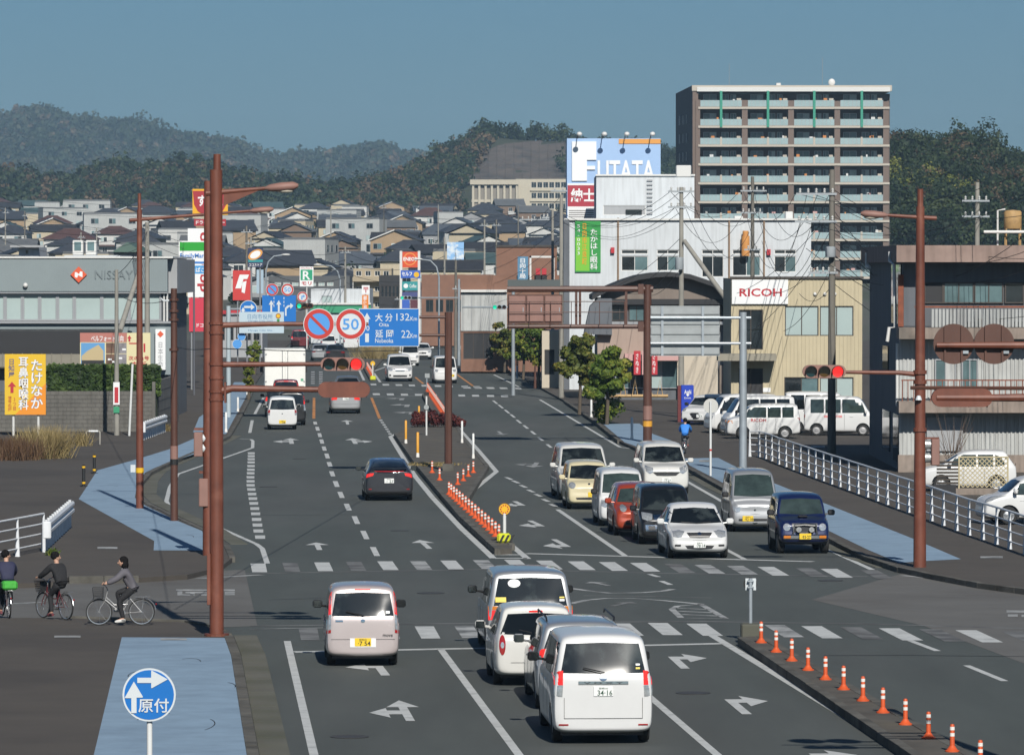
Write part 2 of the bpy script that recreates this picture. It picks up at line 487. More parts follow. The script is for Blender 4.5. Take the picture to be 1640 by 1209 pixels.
# ------------------------------------------------------------------ painted markings
def fx(z2):return 380+z2[0]/3.9, 600+z2[1]/3.9
stripe('lane_line',[(460,1026),(503,1209),(620,1700)],0.15)
stripe('lane_line',[(706,1039),(832,1209),(1195,1700)],0.15)
stripe('lane_line',[(953,1040),(1150,1209),(1720,1700)],0.15)
stripe('lane_line',[(1118,1003),(1142,1018),(1456,1209),(2260,1700)],0.19)
stripe('lane_line',[(1217,1026),(1460,1168)],0.12,'paint_worn')
stripe('stop_line',[(471,1043.5),(746,1038),(1028,1033),(1156,1030)],0.38)
stripe('stop_line',[(842,886),(1022,891),(1302,899)],0.36)
stripe('crossing_border',[(402,1002),(800,997),(1120,994.5),(1400,999),(1640,1006)],0.25,'paint_ghost',ZM+0.001)
stripe('crossing_border',[(355,919),(600,914.5),(800,911),(1060,917.5),(1390,923)],0.25,'paint_ghost',ZM+0.001)
stripe('crossing_border',[(400,1007),(560,1004)],0.15,'paint_worn',ZM+0.001)
near = [478,541,602,664,727,790,852,915,977,1037,1099,1160,1224,1283,1346,1407,1472,1530,1603]
worn_n = {0:'paint_ghost',4:'paint_worn',12:'paint_worn',14:'paint_ghost',16:'paint_ghost',18:'paint_ghost',2:'paint_worn'}
for i, x in enumerate(near):
    if i==11:continue
    yt = np.interp(x,[478,664,1037,1224,1407,1603],[1005,1002.5,997,1000.5,1005.5,1010.5])
    w = np.interp(x,[478,1603],[30,34]);d = 4+(x-478)*0.037
    on_road('crossing_stripe',[(x,yt),(x+w,yt),(x+w+d,yt+19.5),(x+d,yt+19.5)],worn_n.get(i,'paint'),ZM+0.002)
far = [401,452,503,554,604,656,705,757,807,858,909,959,1009,1064,1112,1164,1213,1274,1314,1378]
worn_f = {1:'paint_ghost',3:'paint_ghost',5:'paint_worn',7:'paint_worn',13:'paint_ghost',15:'paint_worn',17:'paint_ghost',19:'paint_ghost',14:'paint_worn'}
for i, x in enumerate(far):
    yt = np.interp(x,[401,604,807,1009,1378],[902,898.5,896,901,912.5])
    w = np.interp(x,[401,1378],[24,27]);d = np.interp(x,[401,604,1009,1378],[3,10,23,26])
    on_road('crossing_stripe',[(x,yt),(x+w,yt),(x+w+d,yt+14),(x+d,yt+14)],worn_f.get(i,'paint'),ZM+0.002)
    # the parking bay edge, its dotted line, the dashed lane lines
stripe('edge_line',[(384,702.5),(402,703.5),(405,706),(404.6,717),(359,733),(328,744),(285,759),(272,780),(266.5,802),(271,811),(285,818),(359,848),(411,871),(420,878),(428,902)],0.15)
yz = [490,508,527,547,570,593,615,640,665,690,716,745,773,803,835,868,903,938,975,1013]
for y in yz:
    x = np.interp(y,[490,570,640,690,745,835,903,975,1013],[65,62,57,57,65,80,90,100,110]);w = np.interp(y,[490,1013],[42,62])
    h = np.interp(y,[490,1013],[6,10.5])
    a = fx((x,y-h));b = fx((x+w+2,y+h));on_road('dotted_line',[a,(b[0],a[1]),b,(a[0]+0.6,b[1])])
for(x,y,h,w)in((487,302,9,22),(501,337,12,23),(515,377,12,23),(528,417,13,24),(543,461,13,25),(561,507,15,26),(577,560,15,28),(593,618,16,28),(618,682,18,30),(648,750,19,31),(690,826,21,33),(741,907,24,33),(797,1000,26,34),(860,1103,28,37)):
    sl = h*np.interp(y,[302,618,1103],[.25,.38,.5])
    on_road('lane_dash',[fx((x-w/2-sl,y-h)),fx((x+w/2-sl,y-h)),fx((x+w/2+sl,y+h)),fx((x-w/2+sl,y+h))])
stripe('orange_line',[(503,637),(502.6,670.5)],0.16,'paint_orange');stripe('orange_line',[(595,637),(608,670)],0.16,'paint_orange')
for k in range(7):
    a = (607+k*2.4,672+k*3.6);on_road('lane_dash',[a,(a[0]+5,a[1]),(a[0]+6.2,a[1]+1.9),(a[0]+1.2,a[1]+1.9)])
stripe('edge_line',[(634,695),(625,699),(654,746),(666,764),(693,797),(739,846),(790,893.6)],0.2)
stripe('nose_line',[(813,868),(845,894.5)],0.2);stripe('nose_line',[(788,888),(836,888)],0.35);stripe('nose_line',[(793,893.6),(844,893.6)],0.35)
stripe('edge_line',[(731,682),(766,721),(795,755),(744,796)],0.2)
stripe('edge_line',[(678,634),(702,668)],0.2)
stripe('lane_line',[(893,815.6),(1003,891)],0.16)
for(x,y)in((815,766),(826,771.5),(838,778.5),(850,786),(862,793),(874,801),(886,809)):
    stripe('lane_dash',[(x-4.8,y-2),(x+4.8,y+2)],0.15)
for(x,y)in((793,644),(802,651),(812,659),(821,666),(831,675),(842,683.6),(854,693),(866,703),(879.5,714),(894,726),(910,739),(928,753)):
    stripe('lane_dash',[(x-3.4,y-2.7),(x+3.4,y+2.7)],0.14)
stripe('lane_line',[(985,786),(1193,895.5)],0.15)
stripe('edge_line',[(1090,765),(1162,806),(1240,842),(1327,880),(1397,912)],0.16)
stripe('edge_line',[(864.6,640),(993,716),(1021,719.5)],0.15)
stripe('edge_line',[(791,600),(832,620)],0.15);stripe('edge_line',[(752,583),(775,593)],0.15)
stripe('edge_line',[(1390,893.5),(1430,896.5)],0.2,'paint_worn');stripe('edge_line',[(1445,921),(1492,926)],0.2,'paint_worn')
stripe('guide_line',[(909,941),(945,946),(977,949.4),(1030,948.5),(1062,946),(1077.5,943)],0.2,'paint_worn')
stripe('guide_line',[(914,966),(940,960.5),(971,957.6),(1012,957.6),(1060,961),(1124,967)],0.2,'paint_worn')
stripe('guide_line',[(935,953.5),(1040,954.5),(1140,957)],0.14,'paint_ghost')
stripe('hatch_line',[(1122,967),(1162,990)],0.16,'paint_worn');stripe('hatch_line',[(1122,967),(1085,970),(1076,975),(1091,989),(1162,990)],0.16,'paint_worn')
for k in range(3):stripe('hatch_line',[(1082+5*k,973+5.2*k),(1132+10*k,975.5+5.2*k)],0.2,'paint_worn')
stripe('lane_dash',[(1040,919),(1055,923.5)],0.15);stripe('lane_dash',[(1059,930),(1074,936)],0.15)
stripe('lane_dash',[(1457,1025),(1502,1042)],0.15);stripe('lane_dash',[(1548,1065),(1609,1090)],0.15);stripe('lane_dash',[(1690,1124),(1790,1166)],0.15)
stripe('edge_line',[(404,673),(400,693)],0.16);stripe('edge_line',[(422,637),(408,663)],0.16);stripe('edge_line',[(389,663),(408,663)],0.2)
for k, (x0,x1)in enumerate(((235,300),(370,445),(520,595),(670,740),(815,875),(965,1040),(1100,1170),(1270,1345),(1405,1480))):
    y = 615.6+k*0.5;a, b = 560+x0/7.11, 560+x1/7.11
    on_road('crossing_stripe',[(a,y-1.2),(b,y-1.2),(b+1,y+1.3),(a+1,y+1.3)])
for k, (x0,x1)in enumerate(((100,180),(260,340),(420,500),(580,660),(740,830),(950,990),(1080,1140),(1235,1310),(1390,1470),(1560,1640),(1720,1800))):
    y = 630.8+k*0.35;a, b = 560+x0/7.11, 560+x1/7.11
    on_road('crossing_stripe',[(a,y-1.4),(b,y-1.4),(b+1,y+1.5),(a+1,y+1.5)])
for k, x0 in enumerate((740,758,778,799,821)):
    on_road('crossing_stripe',[(x0,619.5+k*.3),(x0+12,619.5+k*.3),(x0+15,622+k*.3),(x0+3,622+k*.3)])
stripe('stop_line',[(592,635.6),(671,633.4)],0.4,'paint_worn')
stripe('orange_line',[(665,604),(678,614.5)],0.16,'paint_orange');stripe('orange_line',[(731,599),(757.6,618)],0.16,'paint_orange')
stripe('guide_line',[(597,624),(640,621),(662,624)],0.15,'paint_worn');stripe('edge_line',[(597,595),(609,612)],0.18);stripe('edge_line',[(575,592),(583,609)],0.18)
stripe('edge_line',[(597,595),(622,586)],0.18)
for x in(460,476):
    for k in range(6):on_road('dotted_line',[(498+(x-460)*.8,595+k*3.6),(504+(x-460)*.8,595+k*3.6),(504+(x-460)*.8,597+k*3.6),(498+(x-460)*.8,597+k*3.6)],'paint_worn')
    # give-way lettering on the left side street (seen from behind), worn blocks on the right one
for(a,b,c,d)in((282,376,943.5,946),(284,292,946,951),(297,345,947.5,949.5),(305,312,949.5,953),(360,376,947,952.5),(284,310,951,953.2),(322,338,951,953)):
    on_road('stop_lettering',[(a,c),(b,c),(b,d),(a,d)],'paint_worn',ZM+0.004)
for(a,b,c,d)in((1612,1660,977,980.5),(1614,1630,983,987),(1636,1660,984,988)):on_road('stop_lettering',[(a,c),(b,c),(b,d),(a,d)],'paint_worn',ZM+0.004)
stripe('stop_line',[(20,966),(68,964)],0.3,'paint_worn',ZM+0.004);stripe('stop_line',[(318,926),(420,920)],0.3,'paint_worn',ZM+0.004)
# turn arrows: outlines in metres, u across, v along the lane
ARW = {'S':[[(-.08,0),(.08,0),(.08,3.3),(.34,3.3),(0,5),(-.34,3.3),(-.08,3.3)]],'R':[[(-.22,0),(-.04,0),(-.04,2.9),(.12,2.9),(.12,2.0),(.55,3.3),(.12,4.7),(.12,3.8),(-.22,3.8)]],'SL':[[(.08,0),(.24,0),(.24,3.3),(.46,3.3),(.16,5),(-.14,3.3),(.08,3.3),(.08,2.5),(-.16,2.5),(-.16,3.1),(-.5,2.0),(-.16,.8),(-.16,1.6),(.08,1.6)]]}
ARW['L'] = [[(-u,v)for u,v in reversed(ARW['R'][0])]]
ARW['SR'] = [[(-u,v)for u,v in reversed(ARW['SL'][0])]]
def arrow(kind,base,tip,m='paint',wid=1.0):
    a, b = G(*base), G(*tip);d = b-a;d.z = 0;Ln = d.length;d.normalize();n = Vector((d.y,-d.x,0))
    for pl in ARW[kind]:
        pts = [a+d*(v/5*Ln)+n*u*wid for u,v in pl]
        part('arrow',MB().poly([(p.x,p.y,ZM+.003)for p in pts]),MATS[m],road)
arrow('SL',(643,1155),(625,1122));arrow('L',(607,1082),(592,1062));arrow('R',(1108,1071),(1080,1046));arrow('R',(1208,1144),(1170,1113));arrow('R',(1352,1230),(1305,1200))
arrow('S',(512,881),(506,869));arrow('S',(688,879),(672,865));arrow('SL',(460,711),(458,702),wid=1.3);arrow('SR',(577,711),(571,702),wid=1.3);arrow('S',(557,680),(555,673))
arrow('SR',(852,741),(845,749),'paint_worn',1.3);arrow('SR',(985,746),(1000,753),'paint_worn',1.3);arrow('R',(818,803),(836,812));arrow('R',(842,834),(868,846));arrow('R',(880,864),(910,880))
arrow('S',(798,691),(806,697),'paint_worn');arrow('L',(637,641),(640,637),'paint_worn',1.6);arrow('L',(645,652),(648,647),'paint_worn',1.6);arrow('L',(652,664),(655,659),'paint_worn',1.6)
arrow('S',(975,938),(945,932),'paint_worn',.9);arrow('S',(980,971),(1012,964),'paint_ghost',.9)
# sealed joints, manhole covers, tyre scuffs
mat('seal',(0.022,0.023,0.024),.7);mat('iron',(0.045,0.044,0.042),.6,var=.3,scale=20)
for pts, w in(([(380,824),(480,824.6),(606,823)],.07),([(1320,1049),(1450,1048.5),(1660,1051)],.07),([(430,960),(520,957),(640,959)],.05),([(905,700),(930,722),(950,742)],.05)):stripe('sealed_joint',pts,w,'seal',ZM+.004)
for(x,y,r_)in((430,780,.32),(690,950,.34),(1110,1110,.33),(560,1180,.33),(1010,820,.3),(480,735,.3),(1330,930,.33),(640,850,.28)):
    c = G(x,y);part('manhole_cover',MB().lathe([(r_,0),(r_,.006),(r_*.9,.006),(r_*.88,.003),(0,.003)],24,c=(c.x,c.y,ZM)),MATS['iron'],road)
for(x,y,a0,a1,r_)in((300,1060,.2,2.2,.25),(250,1150,1.0,3.4,.3),(310,1160,-.8,.9,.35),(350,1100,0,1.2,.3),(230,1080,2.0,3.6,.28),(170,780,.5,2.4,.4),(290,860,0,1.4,.35)):
    c = G(x,y,SL+.007);mb = MB();n_ = 12
    for k in range(n_):
        u0, u1 = (a0+(a1-a0)*(k+d_)/n_ for d_ in(0,1));p_ = lambda u, q_:(c.x+q_*math.cos(u),c.y+q_*4*math.sin(u),c.z)
        mb.quad(p_(u0,r_),p_(u0,r_+.018),p_(u1,r_+.018),p_(u1,r_))
    part('tyre_scuff',mb,MATS['seal'],pave_ln if y>1000 else pave_lm)
    # ------------------------------------------------------------------ hills and their woods
nrng = np.random.default_rng(11)
def ease(t):return t*t*(3-2*t)
from mathutils import noise as mnoise
def hill(name,ridge,Yr,Yb,zb,m,rough=1.0,seed=0.0,depth=300,nx=120,nt=26,xclip=None):
    "terrain whose crest shows along the given outline; returns a sampler for planting"
    rx = [q[0]for q in ridge];ry = [q[1]for q in ridge]
    x0, x1 = rx[0], rx[-1]
    def P(u,t):
        px = x0+(x1-x0)*u;py = float(np.interp(px,rx,ry))
        zr = W(CX,py,Yr).z
        if t<=1:
            Yq = Yb+(Yr-Yb)*t;z = zb+(zr-zb)*ease(t)**.8*(1 if t<1 else 1)
        else:
            Yq = Yr+depth*(t-1);z = zr-(zr-zb)*(t-1)**1.4*.9
        X = (px-CX)/FOC*Yq
        k = min(1,t*3)*(1-.75*math.exp(-((t-1)/.12)**2))
        z+=k*rough*(mnoise.fractal(Vector((X*.012+seed,Yq*.012,0)),1.0,2.0,5)*7)
        return Vector((X,Yq,z))
    mb = MB();rows = [i/(nt-8)for i in range(nt-7)]+[1+(i+1)/7 for i in range(7)]
    for t in rows:
        for i in range(nx+1):mb.v.append(tuple(P(i/nx,t)))
    for j in range(len(rows)-1):
        for i in range(nx):mb.f.append((j*(nx+1)+i,j*(nx+1)+i+1,(j+1)*(nx+1)+i+1,(j+1)*(nx+1)+i))
    o = part(name,mb,m,smooth=180);o['kind'] = 'structure'
    return P
def quads(C,N,S,asp=1.0):
    "leaf faces: centres, facing, size -> vertices"
    k = len(C);ref = nrng.normal(size=(k,3));N = N/np.linalg.norm(N,axis=1,keepdims=True)
    U = np.cross(N,ref);U/=np.linalg.norm(U,axis=1,keepdims=True)+1e-9;V = np.cross(N,U)
    S = S[:,None]
    return np.stack([C-U*S-V*S*asp,C+U*S-V*S*asp*.6,C+U*S*.8+V*S*asp,C-U*S*.9+V*S*asp*.8],1).reshape(-1,3)
def leaf_mesh(name,verts,m):
    n = len(verts)//4
    me = bpy.data.meshes.new(name)
    me.vertices.add(n*4);me.vertices.foreach_set('co',verts.astype(np.float32).ravel())
    me.loops.add(n*4);me.loops.foreach_set('vertex_index',np.arange(n*4,dtype=np.int32))
    me.polygons.add(n);me.polygons.foreach_set('loop_start',np.arange(0,n*4,4,dtype=np.int32));me.polygons.foreach_set('loop_total',np.full(n,4,dtype=np.int32))
    me.update();me.validate();me.materials.append(m)
    return me
def crown_quads(c,r,h,n,q,lobes=5):
    "leaf clumps over an uneven crown of several lobes, centre c, half-width r, height h"
    lc = np.column_stack([nrng.normal(0,.42*r,lobes),nrng.normal(0,.42*r,lobes),nrng.uniform(-.25,.38,lobes)*h]);lc[0] = 0
    lr = r*nrng.uniform(.42,.72,lobes)
    k = nrng.integers(0,lobes,n);d = nrng.normal(size=(n,3));d[:,2]+=.25;d/=np.linalg.norm(d,axis=1,keepdims=True)
    rad = (nrng.uniform(.55,1.05,n))[:,None]
    C = np.asarray(c)+lc[k]+d*rad*lr[k][:,None]*np.array([1,1,h/(2*r)*1.3])
    return quads(C,d+nrng.normal(0,.45,(n,3)),q*nrng.uniform(.6,1.3,n))
def wood(name,P,spots,rr,nq,q,m,label,squash=1.0):
    vs = []
    for(u,t)in spots:
        p = P(u,t);r = nrng.uniform(*rr);h = r*nrng.uniform(1.3,2.1)*squash
        vs.append(crown_quads((p.x,p.y,p.z+h*.35),r,h,nq,q))
    o = bpy.data.objects.new(name,leaf_mesh(name,np.concatenate(vs),m));link(o)
    return tag(o,label,'woodland',kind='stuff')
def scatter(n,u=(0,1),t=(0,1.02),power=1.0,test=None):
    out = []
    while len(out)<n:
        a, b = nrng.uniform(*u), t[0]+(t[1]-t[0])*nrng.uniform()**power
        if test is None or test(a,b):out.append((a,b))
    return out
mat('hill_floor',(0.035,0.042,0.022),.95,var=.4,scale=.05,col2=(0.07,0.055,0.035),c2scale=.02)
mat('far_floor',(0.028,0.04,0.024),.95,var=.35,scale=.03,col2=(0.06,0.05,0.033),c2scale=.012)
leafmat('leaf_dark',(0.008,0.016,0.007),(0.017,0.032,0.011),(0.045,0.060,0.020),.08)
leafmat('leaf_far',(0.014,0.026,0.014),(0.026,0.042,0.018),(0.062,0.058,0.030),.03)
leafmat('leaf_brown',(0.060,0.040,0.022),(0.10,0.068,0.038),(0.135,0.098,0.058),.1)
leafmat('leaf_yellow',(0.06,0.075,0.012),(0.11,0.125,0.018),(0.16,0.165,0.03),.1)
leafmat('leaf_mid',(0.022,0.034,0.014),(0.038,0.052,0.020),(0.065,0.078,0.030),.08)
far_ridge = [(-160,225),(-60,212),(0,191),(25,183),(62,177),(88,180),(112,190),(137,195),(170,197),(218,198),(245,205),(270,217),(300,222),(330,226),(352,225),(378,227),(400,240),(420,250),(445,254),(468,250),(500,249),(545,243),(578,236),(603,234),(622,237),(640,247),(665,250),(700,252),(760,255),(900,262),(1100,270),(1500,265),(1800,262)]
far_ridge = [(a,b+13)for a,b in far_ridge]
Pf = hill('mountain_far',far_ridge,4600,3400,27,MATS['far_floor'],1.8,3.0,500,200)
wood('mountain_wood',Pf,scatter(4600,(0,.5),(.12,1.0)),(3.2,6.6),34,1.25,MATS['leaf_far'],'dark evergreen wood covering the distant blue mountain')
wood('mountain_autumn_trees',Pf,scatter(650,(0,.5),(.15,.98)),(3,6),30,1.2,MATS['leaf_brown'],'scattered rust-brown trees on the distant mountain')
mid_ridge = [(-120,276),(-40,272),(0,270),(35,276),(70,284),(120,290),(150,277),(180,266),(200,273),(228,275),(260,280),(287,272),(312,273),(342,277),(372,284),(410,290),(450,294),(500,297),(540,312),(600,330)]
mid_ridge = [(a,b+21)for a,b in mid_ridge]
Pm = hill('hill_left',mid_ridge,2050,1800,25,MATS['hill_floor'],.8,9.0,250,110)
wood('hill_wood',Pm,scatter(1250,(0,.95),(.1,1.02)),(2.6,4.8),130,.55,MATS['leaf_dark'],'dark evergreen wood on the low left hill')
wood('hill_autumn_trees',Pm,scatter(560,(0,.95),(.1,.95)),(2.2,4.0),110,.48,MATS['leaf_brown'],'brown autumn trees on the low left hill')
wood('hill_bright_trees',Pm,scatter(80,(.1,.9),(.1,.8)),(2.4,4.2),140,.45,MATS['leaf_mid'],'lighter green trees on the low left hill')
cen_ridge = [(440,338),(480,322),(530,308),(560,303),(590,293),(620,282),(655,270),(680,258),(700,243),(730,230),(770,218),(800,213),(830,217),(870,219),(905,217),(930,222),(1000,226),(1060,236),(1085,240),(1130,250),(1200,260),(1300,262),(1420,250)]
cen_ridge = [(a,b+(10 if 745<a<925 else 21))for a,b in cen_ridge]
Pc = hill('hill_centre',cen_ridge,2030,1800,25.5,MATS['hill_floor'],.7,21.0,220,130)
def pxof(u):return 440+(1420-440)*u
def revet(u,t):
    x = pxof(u);return not(742<x<915 and t<.93-max(0,(790-x))*.014)and not(x>742 and t<.25)
ct = lambda n, lo = 440, hi = 1140, t = (.05,1.03):scatter(n,((lo-440)/980,(hi-440)/980),t,test=revet)
wood('hill_wood',Pc,ct(820),(2.2,4.6),160,.46,MATS['leaf_dark'],'dark evergreen wood on the hill behind the school')
wood('hill_autumn_trees',Pc,ct(620,500,800),(1.9,3.8),130,.40,MATS['leaf_brown'],'bare brown trees on the hill behind the school')
wood('hill_bright_trees',Pc,ct(240),(1.9,3.8),130,.42,MATS['leaf_mid'],'olive green trees on the hill behind the school')
# the concreted cutting: a thick slab laid over the hillside
mat('shotcrete',(0.105,0.085,0.07),.95,var=.25,scale=.25,col2=(0.055,0.05,0.045),c2scale=.08,stretch=(1,1,.5),bump=.3,bscale=.6)
mb = MB();out = [(742,296),(752,272),(772,252),(786,240),(806,233),(850,229),(880,226),(906,224),(918,224),(918,296)]
def on_hill(px,py):
    u = (px-440)/980
    for k in range(400):
        t = k/400
        p = Pc(u,t)
        if p.z-0>=W(px,py,p.y).z:return p
    return Pc(u,1.0)
nn = 14;top = [(x,float(np.interp(x,[q[0]for q in out[:-1]],[q[1]for q in out[:-1]])))for x in np.linspace(742,918,nn)]
grid = [[on_hill(x,y+(297-y)*j/8)+Vector((0,-1.2,.5))for(x,y)in top]for j in range(9)]
for j in range(8):
    for i in range(nn-1):mb.quad(grid[j+1][i],grid[j+1][i+1],grid[j][i+1],grid[j][i])
o = part('slope_revetment',mb,MATS['shotcrete']);o['kind'] = 'structure'
for i in range(1,nn-1):part('slope_rib',MB().tube([grid[j][i]+Vector((0,-.1,.0))for j in range(9)],.2,5),MATS['shotcrete'],o)
right_ridge = [(1380,240),(1420,216),(1440,212),(1470,214),(1490,230),(1500,226),(1530,214),(1560,216),(1590,230),(1620,243),(1660,243),(1760,252),(1900,250)]
right_ridge = [(a,b+40)for a,b in right_ridge]
Pr = hill('hill_right',right_ridge,1090,880,9,MATS['hill_floor'],.6,33.0,200,90)
wood('hill_wood',Pr,scatter(330,(.05,.75),(.12,1.02)),(2.2,4.2),620,.23,MATS['leaf_dark'],'dark evergreen wood on the hill right of the apartment block')
wood('hill_autumn_trees',Pr,scatter(100,(.05,.7),(.3,1.0)),(2.0,3.6),460,.2,MATS['leaf_brown'],'brown scrub on the hill right of the apartment block')
wood('hill_bright_trees',Pr,scatter(34,(.08,.2),(.42,.60))+scatter(20,(.25,.34),(.38,.5)),(1.8,3.2),480,.21,MATS['leaf_yellow'],'yellow-green bamboo on the hill right of the apartment block')
# single trees standing out on the right crest
def hill_tree(P,u,r,h,m,label,trunk=True):
    p = P(u,1.0);t = thing('hill_tree',label,'tree',p,group='trees on the right crest')
    part('trunk',MB().tube([p,p+Vector((.1,0,h*.3)),p+Vector((.3,.1,h*.7))],[.28,.2,.08],6),mat('bark',(0.09,0.07,0.05),.9,var=.3,scale=3),t)
    v = crown_quads((p.x,p.y,p.z+h*.62),r,h*.75,1100,.24,9)-np.array(tuple(p))
    o = bpy.data.objects.new('crown',leaf_mesh('crown',v,m));link(o,t)
for(px,r,h,mm,lb)in((1440,2.6,4.5,'leaf_mid','tall olive-green tree on the crest just right of the apartment block'),(1500,1.8,3.5,'leaf_brown','small brown tree on the right crest'),(1535,3.4,4.8,'leaf_dark','broad dark tree at the top of the right crest'),(1563,2.6,4.0,'leaf_dark','dark tree sloping right of the broad crest tree'),(1625,1.8,3.0,'leaf_mid','low green tree near the right edge of the crest')):
    hill_tree(Pr,(px-1380)/520,r,h,MATS[mm],lb)
    # air
mb = MB().box(-1600,1600,-60,5300,-2,165)
HZ = bpy.data.materials.new('haze');HZ.use_nodes = True;hn = HZ.node_tree;hn.nodes.remove(hn.nodes['Principled BSDF'])
pv = hn.nodes.new('ShaderNodeVolumePrincipled');pv.inputs['Density'].default_value = 0.00011;pv.inputs['Color'].default_value = (0.50,0.76,1.0,1);pv.inputs['Anisotropy'].default_value = 0.0
hn.links.new(pv.outputs[0],hn.nodes['Material Output'].inputs['Volume'])
HAZE = part('haze',mb,HZ);HAZE['kind'] = 'stuff';HAZE['label'] = 'thin blue haze over the town'
# ------------------------------------------------------------------ buildings
mat('glass_dark',(0.020,0.026,0.030),.06,spec=.6,var=.6,scale=.8);mat('glass_pale',(0.36,0.44,0.43),.12,spec=.5,var=.08,scale=.6);mat('glass_teal',(0.10,0.16,0.17),.1,spec=.6,var=.4,scale=.7)
mat('frame_white',(0.60,0.60,0.58),.5);mat('frame_dark',(0.05,0.04,0.033),.5);mat('frame_alu',(0.34,0.35,0.36),.4,metal=.4)
mat('render_white',(0.54,0.57,0.59),.85,var=.07,scale=.4,streak=.28);mat('render_grey',(0.32,0.33,0.34),.85,var=.08,scale=.5,streak=.15);mat('beige_siding',(0.46,0.40,0.27),.7,var=.07,scale=.8,streak=.2)
mat('brick_brown',(0.20,0.105,0.07),.85,var=.15,scale=1.5);mat('grey_sheet',(0.20,0.24,0.25),.6,var=.06,scale=.7);mat('dark_shade',(0.022,0.022,0.024),.7);mat('black_panel',(0.015,0.015,0.017),.5)
mat('old_concrete',(0.27,0.22,0.185),.9,var=.25,scale=.9,streak=.5,col2=(0.15,0.13,0.11),c2scale=.5);mat('pink_concrete',(0.27,0.195,0.165),.9,var=.2,scale=1.2,streak=.4)
mat('house_grey',(0.115,0.125,0.14),.8,var=.12,scale=.8,streak=.3);mat('white_sheet',(0.41,0.42,0.41),.7,var=.14,scale=1,streak=.5);mat('rust',(0.20,0.06,0.03),.8,var=.3,scale=4)
mat('sheet_roof',(0.26,0.24,0.19),.7,var=.12,scale=1);mat('terracotta',(0.38,0.15,0.07),.8,var=.2,scale=4)
def M_(m):return MATS[m]if isinstance(m,str)else m
def pxr(r,Y):a = rect(r[0],r[1],r[2],r[3],Y);return a
def wall_panel(root,X0,X1,Z0,Z1,Y,holes,m,th=.16,name='wall'):
    xs = sorted({X0,X1,*[v for h in holes for v in h[:2]]});zs = sorted({Z0,Z1,*[v for h in holes for v in h[2:]]})
    mb = MB()
    for i in range(len(xs)-1):
        for j in range(len(zs)-1):
            cx, cz = (xs[i]+xs[i+1])/2, (zs[j]+zs[j+1])/2
            if any(h[0]<cx<h[1]and h[2]<cz<h[3]for h in holes):continue
            mb.quad((xs[i],Y,zs[j]),(xs[i+1],Y,zs[j]),(xs[i+1],Y,zs[j+1]),(xs[i],Y,zs[j+1]))
    for(a,b,c,d)in holes:
        mb.quad((a,Y,c),(a,Y,d),(a,Y+th,d),(a,Y+th,c));mb.quad((b,Y,d),(b,Y,c),(b,Y+th,c),(b,Y+th,d))
        mb.quad((a,Y,d),(b,Y,d),(b,Y+th,d),(a,Y+th,d));mb.quad((b,Y,c),(a,Y,c),(a,Y+th,c),(b,Y+th,c))
    return part(name,mb,M_(m),root)
def window(root,h,Y,nx=2,nz=1,fm='frame_alu',gm='glass_dark',th=.1,fw=.05):
    a, b, c, d = h
    mb = MB();y0, y1 = Y+.04, Y+th
    mb.box(a,b,y0,y1,c,c+fw);mb.box(a,b,y0,y1,d-fw,d);mb.box(a,a+fw,y0,y1,c+fw,d-fw);mb.box(b-fw,b,y0,y1,c+fw,d-fw)
    w = part('window',mb,M_(fm),root)
    for i in range(1,nx):x = a+(b-a)*i/nx;part('mullion',MB().box(x-fw*.4,x+fw*.4,y0+.01,y1,c+fw,d-fw),M_(fm),w)
    for i in range(nx):
        for j in range(nz):
            g = gm[(i+j)%len(gm)]if isinstance(gm,(list,tuple))else gm
            xa, xb = a+(b-a)*i/nx, a+(b-a)*(i+1)/nx;za, zb = c+(d-c)*j/nz, c+(d-c)*(j+1)/nz
            part('pane',MB().box(xa+fw*.5,xb-fw*.5,y1-.02+.004*i,y1+.02,za+fw*.4,zb-fw*.4),M_(g),w)
    return w
def building(name,label,x0,y0,x1,Y,depth,m,wins=(),zb=None,cat='building',back=True):
    "block seen square-on: front pixels x0..x1, top pixel y0, front at distance Y"
    a, b, _, z1 = rect(x0,y0,x1,y0+10,Y);z0 = SL if zb is None else zb
    t = thing(name,label,cat,((a+b)/2,Y,z0))
    part('body',MB().box(a,b,Y+.16,Y+depth,z0,z1),M_(m),t)
    hs = [pxr(w[0],Y)for w in wins]
    wall_panel(t,a,b,z0,z1,Y,hs,m)
    for w, h in zip(wins,hs):window(t,h,Y,*w[1:])
    return t
def board(root,r,Y,m,name='panel',th=.08,off=.0):
    a, b, c, d = pxr(r,Y);return part(name,MB().box(a,b,Y-th-off,Y-off-.004,c,d),M_(m),root)
def text(root,s,r,Y,m,off,bold=.01,vertical=False,name='lettering'):
    a, b, c, d = pxr(r,Y);return lettering(s,a,b,c,d,Y-off,bold,vertical,m=M_(m),parent=root,name=name)
def ribs(root,r,Y,pitch,m,w=.05,d=.05,skip=(),name='siding_ribs'):
    a, b, c, e = pxr(r,Y);sk = [pxr(q,Y)for q in skip];mb = MB();x = a+pitch/2
    while x<b:
        segs = [(c,e)]
        for(s0,s1,s2,s3)in sk:
            if s0-w<x<s1+w:
                segs = [q for(l,h)in segs for q in((l,min(h,s2)),(max(l,s3),h))if q[1]-q[0]>.02]
        for l, h in segs:mb.box(x-w/2,x+w/2,Y-d,Y+.01,l,h)
        x+=pitch
    o = part(name,mb,M_(m),root);o['kind'] = 'stuff';return o
RD, WT, BKK = MATS.get('letter_red')or mat('letter_red',(0.42,0.02,0.03),.6), mat('letter_white',(0.72,0.73,0.73),.6), mat('letter_black',(.015,.015,.015),.6)
